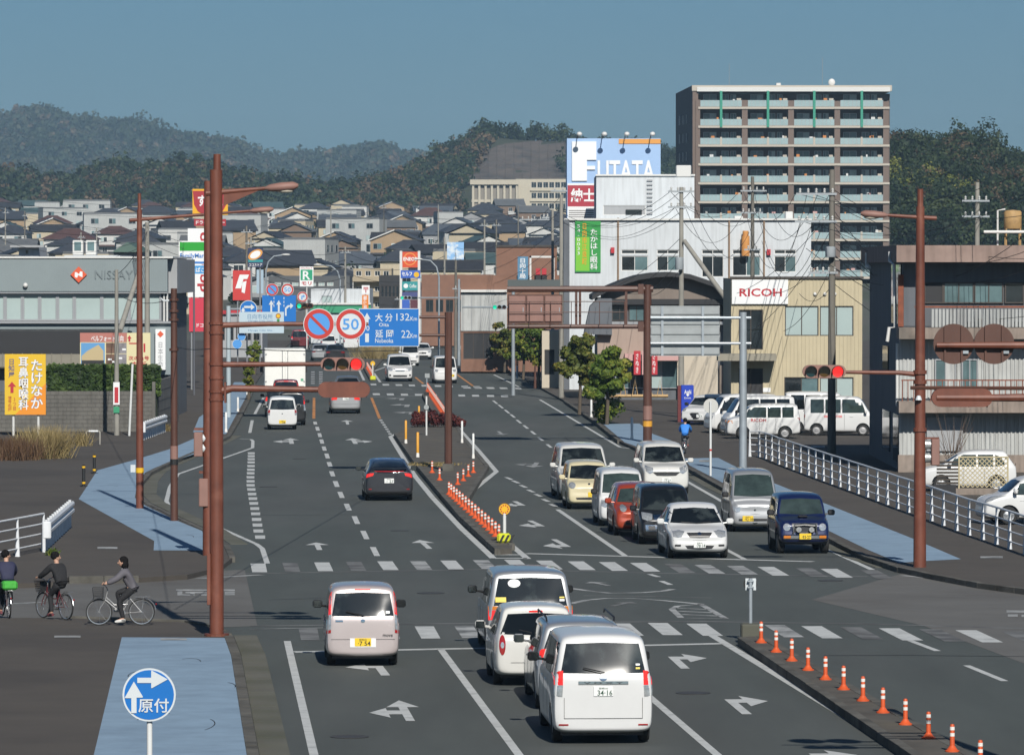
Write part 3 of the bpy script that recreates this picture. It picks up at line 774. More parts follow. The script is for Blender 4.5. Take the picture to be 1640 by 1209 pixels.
# ---- beige office with the copier sign
Y = 266
wn1 = [((1257,490,1311,538),2,1,'frame_dark','glass_pale'),((1313,490,1367,538),2,1,'frame_dark','glass_pale'),((1256,604,1311,645),2,1,'frame_dark',['glass_dark','glass_teal']),((1313,604,1367,645),2,1,'frame_dark','glass_pale'),((1183,496,1222,560),2,2,'frame_dark','glass_dark'),((1183,590,1222,690),2,1,'frame_dark','dark_shade')]
t = building('office_building','two-storey beige ribbed office with a white sign board and parked vans',1171,446,1381,Y,10,'beige_siding',wn1)
ribs(t,(1172,447,1380,700),Y,.19,'beige_siding',.035,.03,[w[0]for w in wn1]+[(1172,448,1263,487)])
board(t,(1169,443,1383,446.5),Y,'frame_dark','parapet_cap',.12)
s = board(t,(1172,448,1262,487),Y,'letter_white','sign_board',.15);text(s,'RICOH',(1184,462,1252,475),Y,RD,.156,.022)
board(t,(1148,566,1241,577),Y,'sheet_roof','canopy',1.6);board(t,(1222,621,1234,628),Y,'letter_white','notice',.05)
for x in(1305,1321,1337):c = W(x,471,Y);part('vent_cap',MB().ball((c.x,Y-.06,c.z),(.09,.09,.09),10,6),MATS['frame_white'],t,smooth=60)
# ---- three-storey grey house
Y = 204
a, b, _, zt = rect(1440,398,1780,420,Y)
t = thing('grey_house','weathered three-storey house with concrete balconies at the right','house',((a+b)/2,Y,SL));D = 20.5
zz = lambda py:W(0,py,Y).z
part('body',MB().box(a+.25,b,Y+1.4,Y+D,SL,zz(420)),MATS['house_grey'],t)
part('upper_wall',MB().box(a+.28,b,Y+1.36,Y+1.4,zz(523),zz(421)),MATS['house_grey'],t)
part('roof_slab',MB().box(a-.1,b,Y,Y+D+.3,zz(420),zz(393)),MATS['pink_concrete'],t)
for(y0,y1,nm)in((525,543,'balcony_slab'),(643,661,'balcony_slab')):part(nm,MB().box(a,b,Y,Y+1.42,zz(y1),zz(y0)),MATS['old_concrete'],t)
part('lower_wall',MB().box(a+.1,b,Y+1.15,Y+1.4,SL,zz(543)),MATS['white_sheet'],t)
ribs(t,(1444,545,1640,640),Y+1.14,.16,'white_sheet',.06,.04);ribs(t,(1444,664,1640,748),Y+1.14,.16,'white_sheet',.06,.04)
part('plinth',MB().box(a+.05,b,Y+1.05,Y+1.15,SL,zz(730)),MATS['old_concrete'],t)
for(r,n,g)in(((1480,452,1511,486),1,'dark_shade'),((1511,452,1560,486),2,'glass_teal'),((1560,452,1607,486),2,'glass_teal'),((1609,452,1640,486),1,'glass_dark')):window(t,pxr(r,Y+1.3),Y+1.22,n,1,'frame_dark',g)
for(r,n,g)in(((1497,575,1531,622),2,['glass_teal','white_sheet']),((1540,575,1566,622),2,'glass_teal')):window(t,pxr(r,Y+1.1),Y+1.0,n,1,'frame_alu',g)
part('shop_front',MB().box(*pxr((1484,668,1542,722),Y+1.1)[:2],Y+1.0,Y+1.1,*pxr((1484,668,1542,722),Y+1.1)[2:]),MATS['render_grey'],t)
rl = part('balcony_rail',MB().box(a+.6,b,Y+.05,Y+.12,zz(493),zz(490)),MATS['rust'],t)
mb = MB();x = a+1.3
while x<b:mb.cyl((x,Y+.1,zz(524)),(x,Y+.1,zz(495)),.06,n=6);x+=.14
o = part('corrugated_screen',mb,MATS['white_sheet'],t);o['kind'] = 'stuff'
rl = part('balcony_rail',MB().box(a+.1,b,Y+.05,Y+.1,zz(610),zz(608)),MATS['rust'],t)
mb = MB();x = a+.12
while x<b:mb.box(x,x+.03,Y+.06,Y+.09,zz(643),zz(610));x+=.22
o = part('rail_bars',mb,MATS['rust'],t);o['kind'] = 'stuff'
for x in(1570,1603):
    c = W(x,524,Y+.35);part('flower_pot',MB().lathe([(.0,0),(.13,0),(.17,.12),(.12,.22),(.18,.32),(.18,.34)],12,c=(c.x,Y+.35,zz(525))),MATS['terracotta'],t,smooth=40)
for x in(1557,1632):c = W(x,524,Y);part('planter',MB().box(c.x-.26,c.x+.26,Y+.2,Y+.45,zz(525),zz(515)),MATS['black_panel'],t)
part('drain_pipe',MB().tube([W(1425,403,Y+3),W(1425,418,Y+3),W(1432,423,Y+1.9),W(1434,524,Y+1.9),W(1424,525,Y+1.9),W(1421,547,Y+1.9)],.07,8),MATS['frame_white'],t,smooth=40)
part('drain_pipe',MB().tube([W(1388,405,Y+17),W(1388,426,Y+17),W(1393,428,Y+16)],.07,8),MATS['frame_white'],t);part('drain_pipe',MB().tube([W(1437,550,Y+1.2),W(1437,650,Y+1.2)],.06,8),MATS['frame_white'],t)
for(y0,y1,d0,d1)in((424,520,2,7),(560,600,9,12),(668,745,3,6),(668,735,8,12)):part('side_window',MB().box(a+.2,a+.26,Y+d0,Y+d1,zz(y1),zz(y0)),MATS['glass_dark'],t)
part('sliding_door',MB().bbox(W(1443,0,Y).x,W(1452,0,Y).x,Y+1.30,Y+1.37,zz(524),zz(440),.01),MATS['rust'],t)
# water tank on its roof
p = W(1622,392,Y+6);t2 = thing('water_tank','rusty water tank on a white pipe frame on the grey house roof','tank',p);zr = p.z
part('tank',MB().lathe([(.0,.62),(.32,.62),(.35,.66),(.35,1.28),(.3,1.34),(0,1.38)],16,c=(p.x,p.y,zr)),mat('tank_rust',(0.38,0.24,0.10),.7,var=.35,scale=3),t2,smooth=40)
for sx in(-.28,.28):
    for sy in(-.25,.25):part('frame_leg',MB().cyl((p.x+sx,p.y+sy,zr-.1),(p.x+sx,p.y+sy,zr+.64),.03,n=6),MATS['tank_rust'],t2)
part('pipe',MB().tube([(p.x-.6,p.y,zr-.1),(p.x-.6,p.y,zr+1.35),(p.x-.3,p.y,zr+1.4)],.04,8),MATS['frame_white'],t2);part('pipe',MB().tube([(p.x-1.2,p.y-.6,zr+.5),(p.x+2,p.y-.6,zr+.5)],.06,8),MATS['frame_white'],t2);part('pump',MB().ball((p.x+.15,p.y-.1,zr+.6),.16,10,6),MATS['black_panel'],t2,smooth=60)
# lattice screen in front of the grey house
p = G(1505,792,SL);t = thing('lattice_screen','diamond lattice garden screen in front of the parked white kei car','fence',p);Y = p.y
x0, x1, z0, z1 = rect(1537,733,1613,780,Y);part('frame',MB().box(x0,x1,Y-.03,Y+.03,z0-.1,z0-.04).box(x0,x1,Y-.03,Y+.03,z1,z1+.05).box(x0-.05,x0,Y-.03,Y+.03,z0-.1,z1+.05).box(x1,x1+.05,Y-.03,Y+.03,z0-.1,z1+.05),mat('lattice_wood',(0.42,0.36,0.22),.8,var=.2,scale=4),t)
lat = []
for d in(1,-1):
    k = -1.2
    while k<(x1-x0)+1.2:
        a0 = Vv((x0+k,Y+d*.008,z0));h = z1-z0;pts = []
        lo, hi = max(0,-k if d>0 else k-(x1-x0)), min(h,(x1-x0)-k if d>0 else k)
        if hi-lo>.05:
            A = Vv((x0+k+d*lo,Y+d*.008,z0+lo));B = Vv((x0+k+d*hi,Y+d*.008,z0+hi));n_ = Vv((-.011*d,0,.011))if d>0 else Vv((.011,0,.011))
            part('slat',MB().quad(A-n_,B-n_,B+n_,A+n_),MATS['lattice_wood'],t)
        k+=.165
x0, x1, z0, z1 = rect(1500,736,1536,775,Y)
for k in range(7):z = z0+(z1-z0)*k/7;part('board',MB().box(x0,x1,Y-.02,Y+.02,z,z+.07),mat('dark_board',(0.05,0.04,0.03),.8,var=.2,scale=4),t)
part('low_wall',MB().box(W(1532,0,Y).x,W(1640,0,Y).x,Y-.1,Y+.15,SL,W(0,782,Y).z),MATS['old_concrete'],t)
part('low_wall',MB().box(W(1496,0,Y).x,W(1532,0,Y).x,Y-.1,Y+.15,SL,W(0,776,Y).z),MATS['black_panel'],t)
# bare shrub
p = G(1525,765,SL);t = thing('bare_shrub','leafless shrub against the white wall of the grey house','shrub',p)
rs = random.Random(3)
mb = MB()
for k in range(26):
    a = Vv((rs.uniform(-.1,.1),rs.uniform(-.1,.1),.2));d = Vv((rs.uniform(-.45,.45),rs.uniform(-.3,.3),1)).normalized();L_ = rs.uniform(1.4,2.5)
    m1 = a+d*L_*.5;e = m1+(d+Vv((rs.uniform(-.3,.3),0,.1))).normalized()*L_*.5;mb.tube([a,m1,e],[.018,.012,.004],4)
part('stems',mb,mat('twig',(0.11,0.08,0.06),.9),t,world=False);part('trunk',MB().cyl((0,0,0),(0,0,.35),.06,.04,6),MATS['twig'],t,world=False)
# ---- white clinic with the green banner
Y = 345;wnc = []
for(x0,x1,y0,y1)in((995,1038,400,434),(1052,1087,400,434),(1124,1159,400,444),(1173,1218,400,442),(1240,1275,400,436)):
    wnc+=[((x0,y0,x1,y0+7),2,1,'frame_white','glass_dark'),((x0,y0+10,x1,y1),2,1,'frame_white',['glass_dark','glass_teal']if x0!=1124 else 'glass_dark')]
t = building('clinic_building','large white clinic building with a green vertical banner',903,352,1299,Y,14,'render_white',wnc)
board(t,(903,350,1300,353),Y,'frame_white','parapet',.2)
for x in(990,1168,1224):c = W(x,0,Y);part('down_pipe',MB().cyl((c.x,Y-.08,1),(c.x,Y-.08,W(0,349,Y).z),.06,n=6),mat('pipe_brown',(0.25,0.17,0.11),.7),t)
part('left_recess',MB().box(*rect(903,352,912,640,Y)[:2],Y-.25,Y-.01,SL,W(0,352,Y).z),MATS['house_grey'],t)
bn = board(t,(921,354,962,436),Y,mat('banner_green',(0.02,0.25,0.045),.6),'banner',.12)
board(bn,(922,380,944,434),Y,mat('banner_lime',(0.16,0.45,0.03),.6),'banner_patch',.125)
text(bn,'たかはし眼科',(945,367,957,432),Y,WT,.14,.012,True);text(bn,'日向市江良町',(932,358,940,424),Y,mat('letter_amber',(.6,.3,.01),.6),.14,.02,True);text(bn,'54-0033',(924,360,929,408),Y,WT,.14,.0,True)
for(x,y)in((981,401),(1231,404)):board(t,(x-3,y-4.5,x+3,y+4.5),Y,'letter_red','alarm_box',.25)
c = W(1194,0,Y);part('exhaust_stack',MB().cyl((c.x,Y-.4,W(0,410,Y).z),(c.x,Y-.4,W(0,378,Y).z),.27,n=12).cyl((c.x,Y-.4,W(0,378,Y).z),(c.x,Y-.4,W(0,370,Y).z),.20,n=12),mat('stack_orange',(0.55,0.25,0.07),.7,var=.2,scale=3),t,smooth=40)
for(x0,x1,y0)in((1083,1107,265),(1176,1190,346),(1258,1270,339)):a = rect(x0,y0,x1,y0+14,Y+3);part('roof_unit',MB().bbox(a[0],a[1],Y+3,Y+4,a[2]-.2,a[3],.05),MATS['frame_white'],t)
t = building('clinic_building','plain white upper block standing on the clinic roof',955,281,1112,359,10,'render_white',[((966,329,1034,345),1,1,'frame_white','render_grey')])
board(t,(954,279.5,1113,282),359,'frame_white','parapet',.15);board(t,(1002,336,1028,344),359,'glass_dark','window',.02)
for k in range(9):board(t,(1036,288+k*6.6,1045,290.4+k*6.6),359,'render_grey','wall_rung',.12)
# ---- clothing store tower sign
Y = 372;t = building('store_tower','pale blue store sign tower with a big white letter F',908,222,1058,Y,8,mat('tower_blue',(0.30,0.44,0.66),.6,var=.04,scale=1),())
F = [(916,227),(955,227),(955,256.5),(940,256.5),(940,266),(953,266),(953,272),(940,272),(940,290),(916,290)]
q = [W(a,b,Y)for a,b in F];part('letter_f',MB().slab([(v.x,v.z)for v in q],Y-.12,Y-.003),WT,t)
text(t,'UTATA',(957,257,1049,293),Y,WT,.06,.02);board(t,(991,223,1058,230.5),Y,mat('strip_orange',(0.62,0.28,0.06),.6),'orange_strip',.05)
s = board(t,(909,297,952,331),Y,mat('panel_red',(0.36,0.03,0.05),.6),'red_panel',.05);text(s,'紳士',(914,302,953,324),Y,WT,.06,.03)
s = board(t,(909,294,952,297),Y,'letter_white','white_panel',.06);s = board(t,(909,331,952,351),Y,'letter_white','white_panel',.05)
for k in range(4):board(s,(911,337+k*3.4,951,338.2+k*3.4),Y,'frame_dark','stripe',.055)
for x in(925,965,1001,1042):
    a, b = W(x,228,Y), W(x+3,215,Y-1.6);l = part('lamp_arm',MB().tube([a+Vv((0,.1,.2)),a+Vv((0,-.3,.5)),b],.035,6),MATS['frame_dark'],t);part('lamp_head',MB().ball((b.x,b.y,b.z),(.2,.2,.16),10,6),MATS['frame_white'],l,smooth=60)
    # ---- arched-roof hall
Y = 318;arc = [(948,473),(962,465),(978,457),(1000,448),(1022,441),(1048,437),(1073,435.6),(1104,439),(1140,451),(1160,467),(1172,481)]
t = thing('arched_hall','low hall with a dark arched roof and brown walls','building',(W(1060,0,Y).x,Y,SL));q = [W(a,b,Y)for a,b in arc]
part('arched_roof',MB().slab([(v.x,v.z)for v in q]+[(v.x,v.z-.28)for v in reversed(q)],Y-1.0,Y+12),MATS['dark_shade'],t)
q2 = [(v.x,v.z-.25)for v in q[1:-1]];part('gable_wall',MB().slab(q2+[(q2[-1][0],W(0,483,Y).z),(q2[0][0],W(0,483,Y).z)],Y,Y+.3),mat('hall_brown',(0.20,0.165,0.14),.85,var=.1,scale=.8,streak=.2),t)
part('body',MB().box(W(957,0,Y).x,W(1170,0,Y).x,Y+.3,Y+11,SL,W(0,478,Y).z),MATS['house_grey'],t)
board(t,(955,479,1168,488),Y+.3,'black_panel','fascia',.5);board(t,(957,515,1168,520),Y+.3,'frame_alu','ledge',.6)
for k in range(7):r = (980+k*27,489,1005+k*27,514);window(t,pxr(r,Y+.2),Y+.15,2,1,'frame_dark','glass_teal' if k%2 else 'glass_dark')
part('front_wall',MB().box(W(957,0,Y).x,W(1085,0,Y).x,Y-.1,Y+.3,W(0,575,Y).z,W(0,521,Y).z),mat('hall_pink',(0.34,0.26,0.215),.85,var=.08,scale=.7,streak=.15),t)
part('front_wall',MB().box(W(1085,0,Y).x,W(1150,0,Y).x,Y-.1,Y+.3,SL,W(0,521,Y).z),mat('hall_cream',(0.50,0.44,0.35),.85,var=.06,scale=.7,streak=.1),t)
part('curved_wall',MB().slab([(W(935,0,Y).x,W(0,535,Y).z),(W(945,0,Y).x,W(0,490,Y).z),(W(958,0,Y).x,W(0,478,Y).z),(W(980,0,Y).x,W(0,478,Y).z),(W(980,0,Y).x,W(0,536,Y).z)],Y-.8,Y+2),MATS['house_grey'],t)
window(t,pxr((985,577,1085,622),Y+.2),Y+.1,4,1,'frame_alu',['glass_teal','glass_dark','glass_pale']);board(t,(1000,566,1086,577),Y,mat('awning_pink',(0.5,0.30,0.28),.8),'awning',1.2)
for k, (x0,mm)in enumerate(((1015,'letter_red'),(1028,'awning_pink'),(1042,'letter_red'))):s = board(t,(x0,562,x0+11,600),Y-1.5,mm,'banner',.03);text(s,'さぬき',(x0+3,566,x0+8,597),Y-1.5,WT,.036,.01,True)
for x in(985,1003,1022,1045,1062):q = W(x,636,Y-5);part('sandwich_board',MB().tube([q,W(x-5,608,Y-5),W(x-10,636,Y-5)],.03,5).tube([W(x-10,634,Y-5),W(x+8,634,Y-5)],.1,5),mat('stall_wood',(.45,.30,.14),.8),t)
for x in(1160,1178):board(t,(x-8,585,x+6,640),Y+.3,'hall_brown','side_wall',.4)
# ---- brown shops further along
def simple(name,label,r,Y,d,m,wins=(),base=None):return building(name,label,r[0],r[1],r[2],Y,d,m,wins,base)
t = simple('brick_building','plain brown brick building left of the clinic',(795,395,892,0),430,12,'brick_brown');board(t,(795,393,893,396),430,'frame_dark','parapet',.1)
t = simple('brown_shop','long brown shop with a white lower front behind the street trees',(738,441,903,0),405,10,'brick_brown',[((742,533,790,575),3,1,'frame_dark','dark_shade')])
board(t,(738,464,812,468),405,'frame_white','ledge',.4);board(t,(738,470,812,530),405,'white_sheet','shutter',.1)
for k in range(5):board(t,(741+k*14,474,742+k*14,528),405,'frame_alu','shutter_joint',.13)
s = board(t,(829,411,846,448),405,mat('sign_steel_blue',(.08,.2,.32),.6),'blue_sign',.4);text(s,'日向十局',(832,414,842,446),405,WT,.41,.015,True)
part('sign_frame',MB().box(*rect(848,410,888,413,405)[:2],404.5,404.7,*rect(848,410,888,413,405)[2:]).box(*rect(848,410,851,458,405)[:2],404.5,404.7,*rect(848,410,851,458,405)[2:]).box(*rect(885,410,888,458,405)[:2],404.5,404.7,*rect(885,410,888,458,405)[2:]),MATS['frame_white'],t)
for x in(861,871):board(t,(x-3,430,x+4,440),405,'letter_red','red_box',.6);board(t,(x-3,440,x+5,460),405,'dark_shade','lamp_post',.5)
t = simple('cream_shop','small cream shop front beside the street trees',(868,530,905,0),350,8,'hall_cream',[((872,560,888,600),1,1,'frame_dark','dark_shade')])
# ---- apartment tower
Y = 850;X = lambda px:(px-CX)/FOC*Y
Zp = lambda py:W(0,py,Y).z
zg = terrain(0,860)-1
t = thing('apartment_block','tall brown apartment block with glass balconies and green fins','apartment block',(X(1270),Y,zg))
TB = mat('tile_brown',(0.155,0.115,0.095),.8,var=.06,scale=.3);TD = mat('tile_dark',(0.055,0.055,0.065),.8,var=.06,scale=.3);SB = mat('slab_cream',(0.44,0.40,0.34),.8,var=.05,scale=.3);GR = mat('fin_green',(0.03,0.25,0.17),.5);BG = mat('balcony_glass',(0.30,0.40,0.41),.25,spec=.5,var=.1,scale=.5)
part('core',MB().box(X(1110),X(1426),Y+2.0,Y+14,zg,Zp(150)),mat('recess_brown',(0.085,0.072,0.065),.85),t)
part('side_wall',MB().quad((X(1109)-.02,Y+.3,zg),(X(1109)-.02,Y+.3,Zp(137)),(X(1082)*1.047,Y+40,Zp(137)),(X(1082)*1.047,Y+40,zg)),TD,t)
part('front_edge',MB().box(X(1109),X(1118),Y+.1,Y+2.2,zg,Zp(140)),TB,t)
part('roof_slab',MB().box(X(1108),X(1428),Y-.1,Y+14,Zp(146),Zp(137)),SB,t);part('parapet',MB().box(X(1116),X(1425),Y-.35,Y+.2,Zp(147),Zp(140)),MATS['frame_white'],t)
cols = [1116,1192,1266,1340,1418]
tops = [163,164,165.5,167]
NF = 12;y_first = 171.5;pitch = 30.2
for i, x in enumerate(cols):
    part('column',MB().box(X(x-(4 if i else 2)),X(x+5),Y-.15,Y+2.1,zg,Zp(160+i*.7)),TB,t)
for fidx in range(NF):
    yb = y_first+fidx*pitch
    if yb>470:break
    part('floor_slab',MB().box(X(1118),X(1424),Y-.35,Y+2.1,Zp(yb+3.5),Zp(yb)),SB,t)
    for i in range(4):
        x0, x1 = cols[i]+5.5, cols[i+1]-4.5;mid = (x0+x1)/2
        for(p0,p1)in((x0,mid-1.6),(mid+1.6,x1)):
            g = part('balcony_panel',MB().box(X(p0),X(p1),Y-.28,Y-.22,Zp(yb-.4),Zp(yb-10.5)),BG,t)
            n_ = 5
            for k in range(n_+1):xx = X(p0)+(X(p1)-X(p0))*k/n_;part('panel_post',MB().box(xx-.03,xx+.03,Y-.31,Y-.285,Zp(yb-.4),Zp(yb-10.8)),MATS['frame_alu'],g)
        if fidx not in(0,1):part('divider',MB().box(X(mid-1.5),X(mid+1.5),Y-.36,Y+.3,Zp(yb+1),Zp(yb-12)),SB,t)
        rr = random.Random(fidx*7+i)
        for(w0,w1)in((.08,.40),(.52,.70),(.74,.88)):
            xa, xb = x0+(x1-x0)*w0, x0+(x1-x0)*w1
            window(t,(X(xa),X(xb),Zp(yb-2),Zp(yb-20.5)),Y+1.86,2,1,'frame_alu',['glass_teal','glass_pale']if rr.random()<.5 else 'glass_teal',.12,.08)
        xq = cols[i+1]-12;part('partition',MB().box(X(xq),X(xq+7),Y+.9,Y+1.9,Zp(yb),Zp(yb-14)),SB,t)
        for _ in range(2):
            if rr.random()<.5:xx = rr.uniform(x0+3,x1-8);part('laundry',MB().box(X(xx),X(xx+rr.uniform(2,7)),Y+.2,Y+.3,Zp(yb-10),Zp(yb-rr.uniform(12,15))),mat('cloth_%d'%rr.randrange(4),((.6,.6,.58),(.5,.3,.28),(.55,.42,.3),(.5,.2,.06))[rr.randrange(4)],.9),t)
for i in range(4):x = (cols[i]+cols[i+1])/2+.5;part('green_fin',MB().box(X(x-2),X(x+2),Y-.5,Y-.36,Zp(204),Zp(146)),GR,t)
for k in range(9):
    for dx in(0,4.5,9):part('side_window',MB().box(X(1088+dx)+.6,X(1088+dx)+.75,Y+22-dx,Y+22.2-dx,Zp(195+k*30.5),Zp(180+k*30.5)),MATS['frame_white'],t)
c = Vv((X(1334),Y+4,Zp(131)));part('dish',MB().ball(tuple(c),(.55,.2,.6),12,8),MATS['frame_white'],t,smooth=60);part('dish_post',MB().cyl(c,c-Vv((0,0,1)),.06,n=6),MATS['frame_alu'],t)
part('roof_unit',MB().box(X(1245),X(1252),Y+4,Y+5,Zp(138),Zp(132)),MATS['frame_white'],t)
for x, y in((1170,75),(1320,65)):part('mast',MB().cyl((X(x),Y+6,Zp(138)),(X(x),Y+6,Zp(y+25)),.035,n=5),MATS['frame_alu'],t)
# ---- insurance office at the left
Y = 276;t = thing('insurance_office','grey office with a pale window band and orange diamond logo','building',(W(130,0,Y).x,Y,SL))
xa, xb = W(-260,0,Y).x, W(268,0,Y).x;Z = lambda py:W(0,py,Y).z
part('body',MB().box(xa,xb,Y+.3,Y+16,SL,Z(414)),MATS['house_grey'],t)
part('fascia',MB().box(xa,xb,Y-.3,Y+.3,Z(467),Z(414)),MATS['grey_sheet'],t);ribs(t,(-40,416,268,466),Y-.3,.12,'grey_sheet',.04,.02)
part('fascia_return',MB().box(xb,W(282,0,Y).x,Y+.6,Y+16,Z(470),Z(415)),MATS['render_grey'],t);part('parapet_cap',MB().box(xa,W(277,0,Y).x,Y-.38,Y+16,Z(413.8),Z(411)),MATS['frame_white'],t)
part('ledge',MB().box(xa,xb,Y-.25,Y+.3,Z(470),Z(467.2)),MATS['frame_alu'],t);part('sill',MB().box(xa,W(275,0,Y).x,Y-.3,Y+.3,Z(518),Z(514.5)),MATS['frame_alu'],t)
edges = [-60,-25,8,36,63.5,92,119,163,207,258]
for k in range(len(edges)-1):window(t,pxr((edges[k],470.5,edges[k+1],514),Y),Y-.02,1,1,'frame_alu','glass_pale',.14,.09)
part('lower_band',MB().box(xa,W(276,0,Y).x,Y-.05,Y+.3,Z(600),Z(518)),MATS['grey_sheet'],t)
part('pipes',MB().cyl((W(262,0,Y).x,Y,Z(515)),(W(262,0,Y).x,Y,Z(470)),.05,n=6).cyl((W(267,0,Y).x,Y,Z(515)),(W(267,0,Y).x,Y,Z(470)),.05,n=6),MATS['frame_white'],t)
mb = MB();xw = W(186,0,Y).x;pr = [(Y-2.2,Z(566)),(Y-.06,Z(566)),(Y-.06,Z(527)),(Y-2.2,Z(529))]
mb.add([(xa,*q)for q in pr]+[(xw,*q)for q in pr],[(0,1,2,3),(7,6,5,4),(0,4,5,1),(1,5,6,2),(2,6,7,3),(3,7,4,0)])
part('awning',mb,MATS['black_panel'],t)
LG = mat('logo_orange',(0.62,0.09,0.03),.6);c = W(127,440,Y);s_ = .42
lg = part('diamond_logo',MB().slab([(c.x,c.z-s_),(c.x+s_,c.z),(c.x,c.z+s_),(c.x-s_,c.z)],Y-.42,Y-.32),LG,t)
part('logo_mark',MB().slab([(c.x-.2,c.z-.13),(c.x-.08,c.z-.16),(c.x-.02,c.z-.02),(c.x+.1,c.z-.1),(c.x+.2,c.z-.13),(c.x+.2,c.z+.15),(c.x+.08,c.z+.17),(c.x+.02,c.z+.03),(c.x-.1,c.z+.12),(c.x-.2,c.z+.13)],Y-.426,Y-.421),WT,lg)
text(t,'NISSAY',(152,433,213,447),Y-.3,mat('letter_slate',(0.15,0.18,0.19),.5),.06,.005)
c = W(42,457,Y);part('globe_lamp',MB().ball((c.x,Y-.45,c.z),.13,12,8),MATS['frame_white'],t,smooth=60)
s = board(t,(250,527,266,592),Y,'letter_white','hanging_sign',.5);text(s,'日本生命',(254,548,262,588),Y,mat('letter_grey',(.25,.26,.27),.6),.51,.0,True)
c = W(258,535,Y);part('sign_logo',MB().slab([(c.x,c.z-.17),(c.x+.17,c.z),(c.x,c.z+.17),(c.x-.17,c.z)],Y-.515,Y-.505),LG,s)
t = thing('lean_to_roof','beige ribbed sheet roof of a shed below the black awning','roof',(W(60,0,272).x,272,SL));a = [W(-200,588,270.5),W(130,588,270.5),W(130,567,273.5),W(-200,567,273.5)]
part('sheet',MB().quad(*a).quad(a[3]-Vv((0,0,.05)),a[2]-Vv((0,0,.05)),a[1]-Vv((0,0,.05)),a[0]-Vv((0,0,.05))),MATS['sheet_roof'],t)
for k in range(22):f = k/21;p0 = a[0]+(a[1]-a[0])*f;p1 = a[3]+(a[2]-a[3])*f;part('seam',MB().cyl(p0+Vv((0,0,.02)),p1+Vv((0,0,.02)),.025,n=5),MATS['sheet_roof'],t)
part('wall',MB().box(a[0].x,a[1].x,271.4,273.4,SL,a[0].z),MATS['house_grey'],t)
# ---- block wall and hedge
p0, p1 = G(-30,691,SL), G(246,690,SL);t = thing('block_wall','grey concrete block wall below the hedge','wall',p0);Y = p0.y
BM = mat('block_grey',(0.125,0.12,0.108),.95,var=.28,scale=1.1,streak=.4);L_ = p1.x-p0.x;hz = 1.95
part('mortar',MB().box(p0.x,p1.x,Y+.02,Y+.13,SL,SL+hz),mat('mortar',(0.085,0.082,0.075),.95),t)
bm = mesh_of('block',MB().bbox(-.5,.5,-.5,.5,0,1,.03));bm.materials.append(BM)
nrow = 10;bw = L_/21
for r_ in range(nrow):
    for k in range(22):
        x0 = max(0,(k-(r_%2)*.5)*bw);x1 = min(L_,(k+1-(r_%2)*.5)*bw)
        if x1-x0<.05:continue
        o = bpy.data.objects.new('block',bm);o.location = ((x0+x1)/2,.07,r_*hz/nrow);o.scale = (x1-x0-.018,.14+rnd.uniform(-.008,.008),hz/nrow-.016);link(o,t)
part('return_wall',MB().box(p1.x,p1.x+.15,Y,Y+18,SL,SL+2.4),BM,t)
for k in range(4):part('groove',MB().box(p1.x+.15,p1.x+.16,Y+1,Y+17,SL+.4+k*.5,SL+.43+k*.5),MATS['mortar'],t)
leafmat('leaf_hedge',(0.012,0.026,0.006),(0.030,0.056,0.012),(0.075,0.115,0.022),.7)
a0, a1 = W(74,0,Y).x, W(253,0,Y).x;n = 9000
C = np.column_stack([nrng.uniform(a0,a1,n),Y+.3+nrng.uniform(0,1.4,n)*nrng.uniform(0,1,n),nrng.uniform(SL+1.75,W(0,591,Y).z,n)+nrng.normal(0,.05,n)])
top_ = nrng.uniform(size=n)<.3;C[top_,2] = W(0,591,Y).z+nrng.normal(0,.07,top_.sum())
t = thing('hedge','clipped green hedge on top of the grey block wall','hedge',(p0.x,Y,SL));v = quads(C,np.array([[0.1,-1,.5]])+nrng.normal(0,.6,(n,3)),nrng.uniform(.05,.11,n),1.3)-np.array([[p0.x,Y,SL]])
o = bpy.data.objects.new('foliage',leaf_mesh('foliage',v,MATS['leaf_hedge']));link(o,t)
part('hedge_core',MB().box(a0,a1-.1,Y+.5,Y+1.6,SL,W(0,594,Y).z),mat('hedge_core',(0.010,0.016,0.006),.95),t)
# ---- signs on posts at the left
def sign_on_posts(name,label,r,Y,m,posts,pm,z0=SL,th=.1):
    a, b, c, d = pxr(r,Y);t = thing(name,label,'sign',((a+b)/2,Y,z0))
    for x in posts:q = W(x,0,Y).x;part('post',MB().cyl((q,Y+.06,z0),(q,Y+.06,d-.1),.06,n=8),M_(pm),t)
    s = part('board',MB().box(a,b,Y-th,Y,c,d),M_(m),t);return t, s
Y = 250
t, s = sign_on_posts('clinic_sign','orange and yellow ear-nose-throat clinic sign on white posts',(8,567,73.5,664),Y,mat('board_yellow',(0.66,0.42,0.015),.55),(20,60),'frame_white')
a, b, c, d = pxr((8,567,73.5,664),Y);part('orange_half',MB().slab([(b,c),(b,c+(d-c)*.52),(a+(b-a)*.25,c)],Y-.106,Y-.101),mat('board_orange',(0.70,0.24,0.01),.55),s)
OUT = mat('letter_outline',(0.16,0.16,0.22),.6)
for(tx,r)in(('たけなか',(50,576,69,654)),('耳鼻咽喉科',(30,572,46,656))):text(s,tx,r,Y,OUT,.11,.045,True);text(s,tx,r,Y,WT,.115,.012,True)
text(s,'日知屋',(14,575,23.5,605),Y,mat('letter_navy',(.03,.05,.2),.6),.112,.012,True);text(s,'信号右折',(13,634,19,658),Y,RD,.112,.0,True);text(s,'3つ目',(21,637,26,657),Y,RD,.112,.0,True)
q = [W(x,y,Y)for x,y in((17,629),(22,629),(22,619),(26,619),(19.5,611),(13,619),(17,619))];part('sign_arrow',MB().slab([(v.x,v.z)for v in q],Y-.114,Y-.108),RD,s)
Y = 261.2
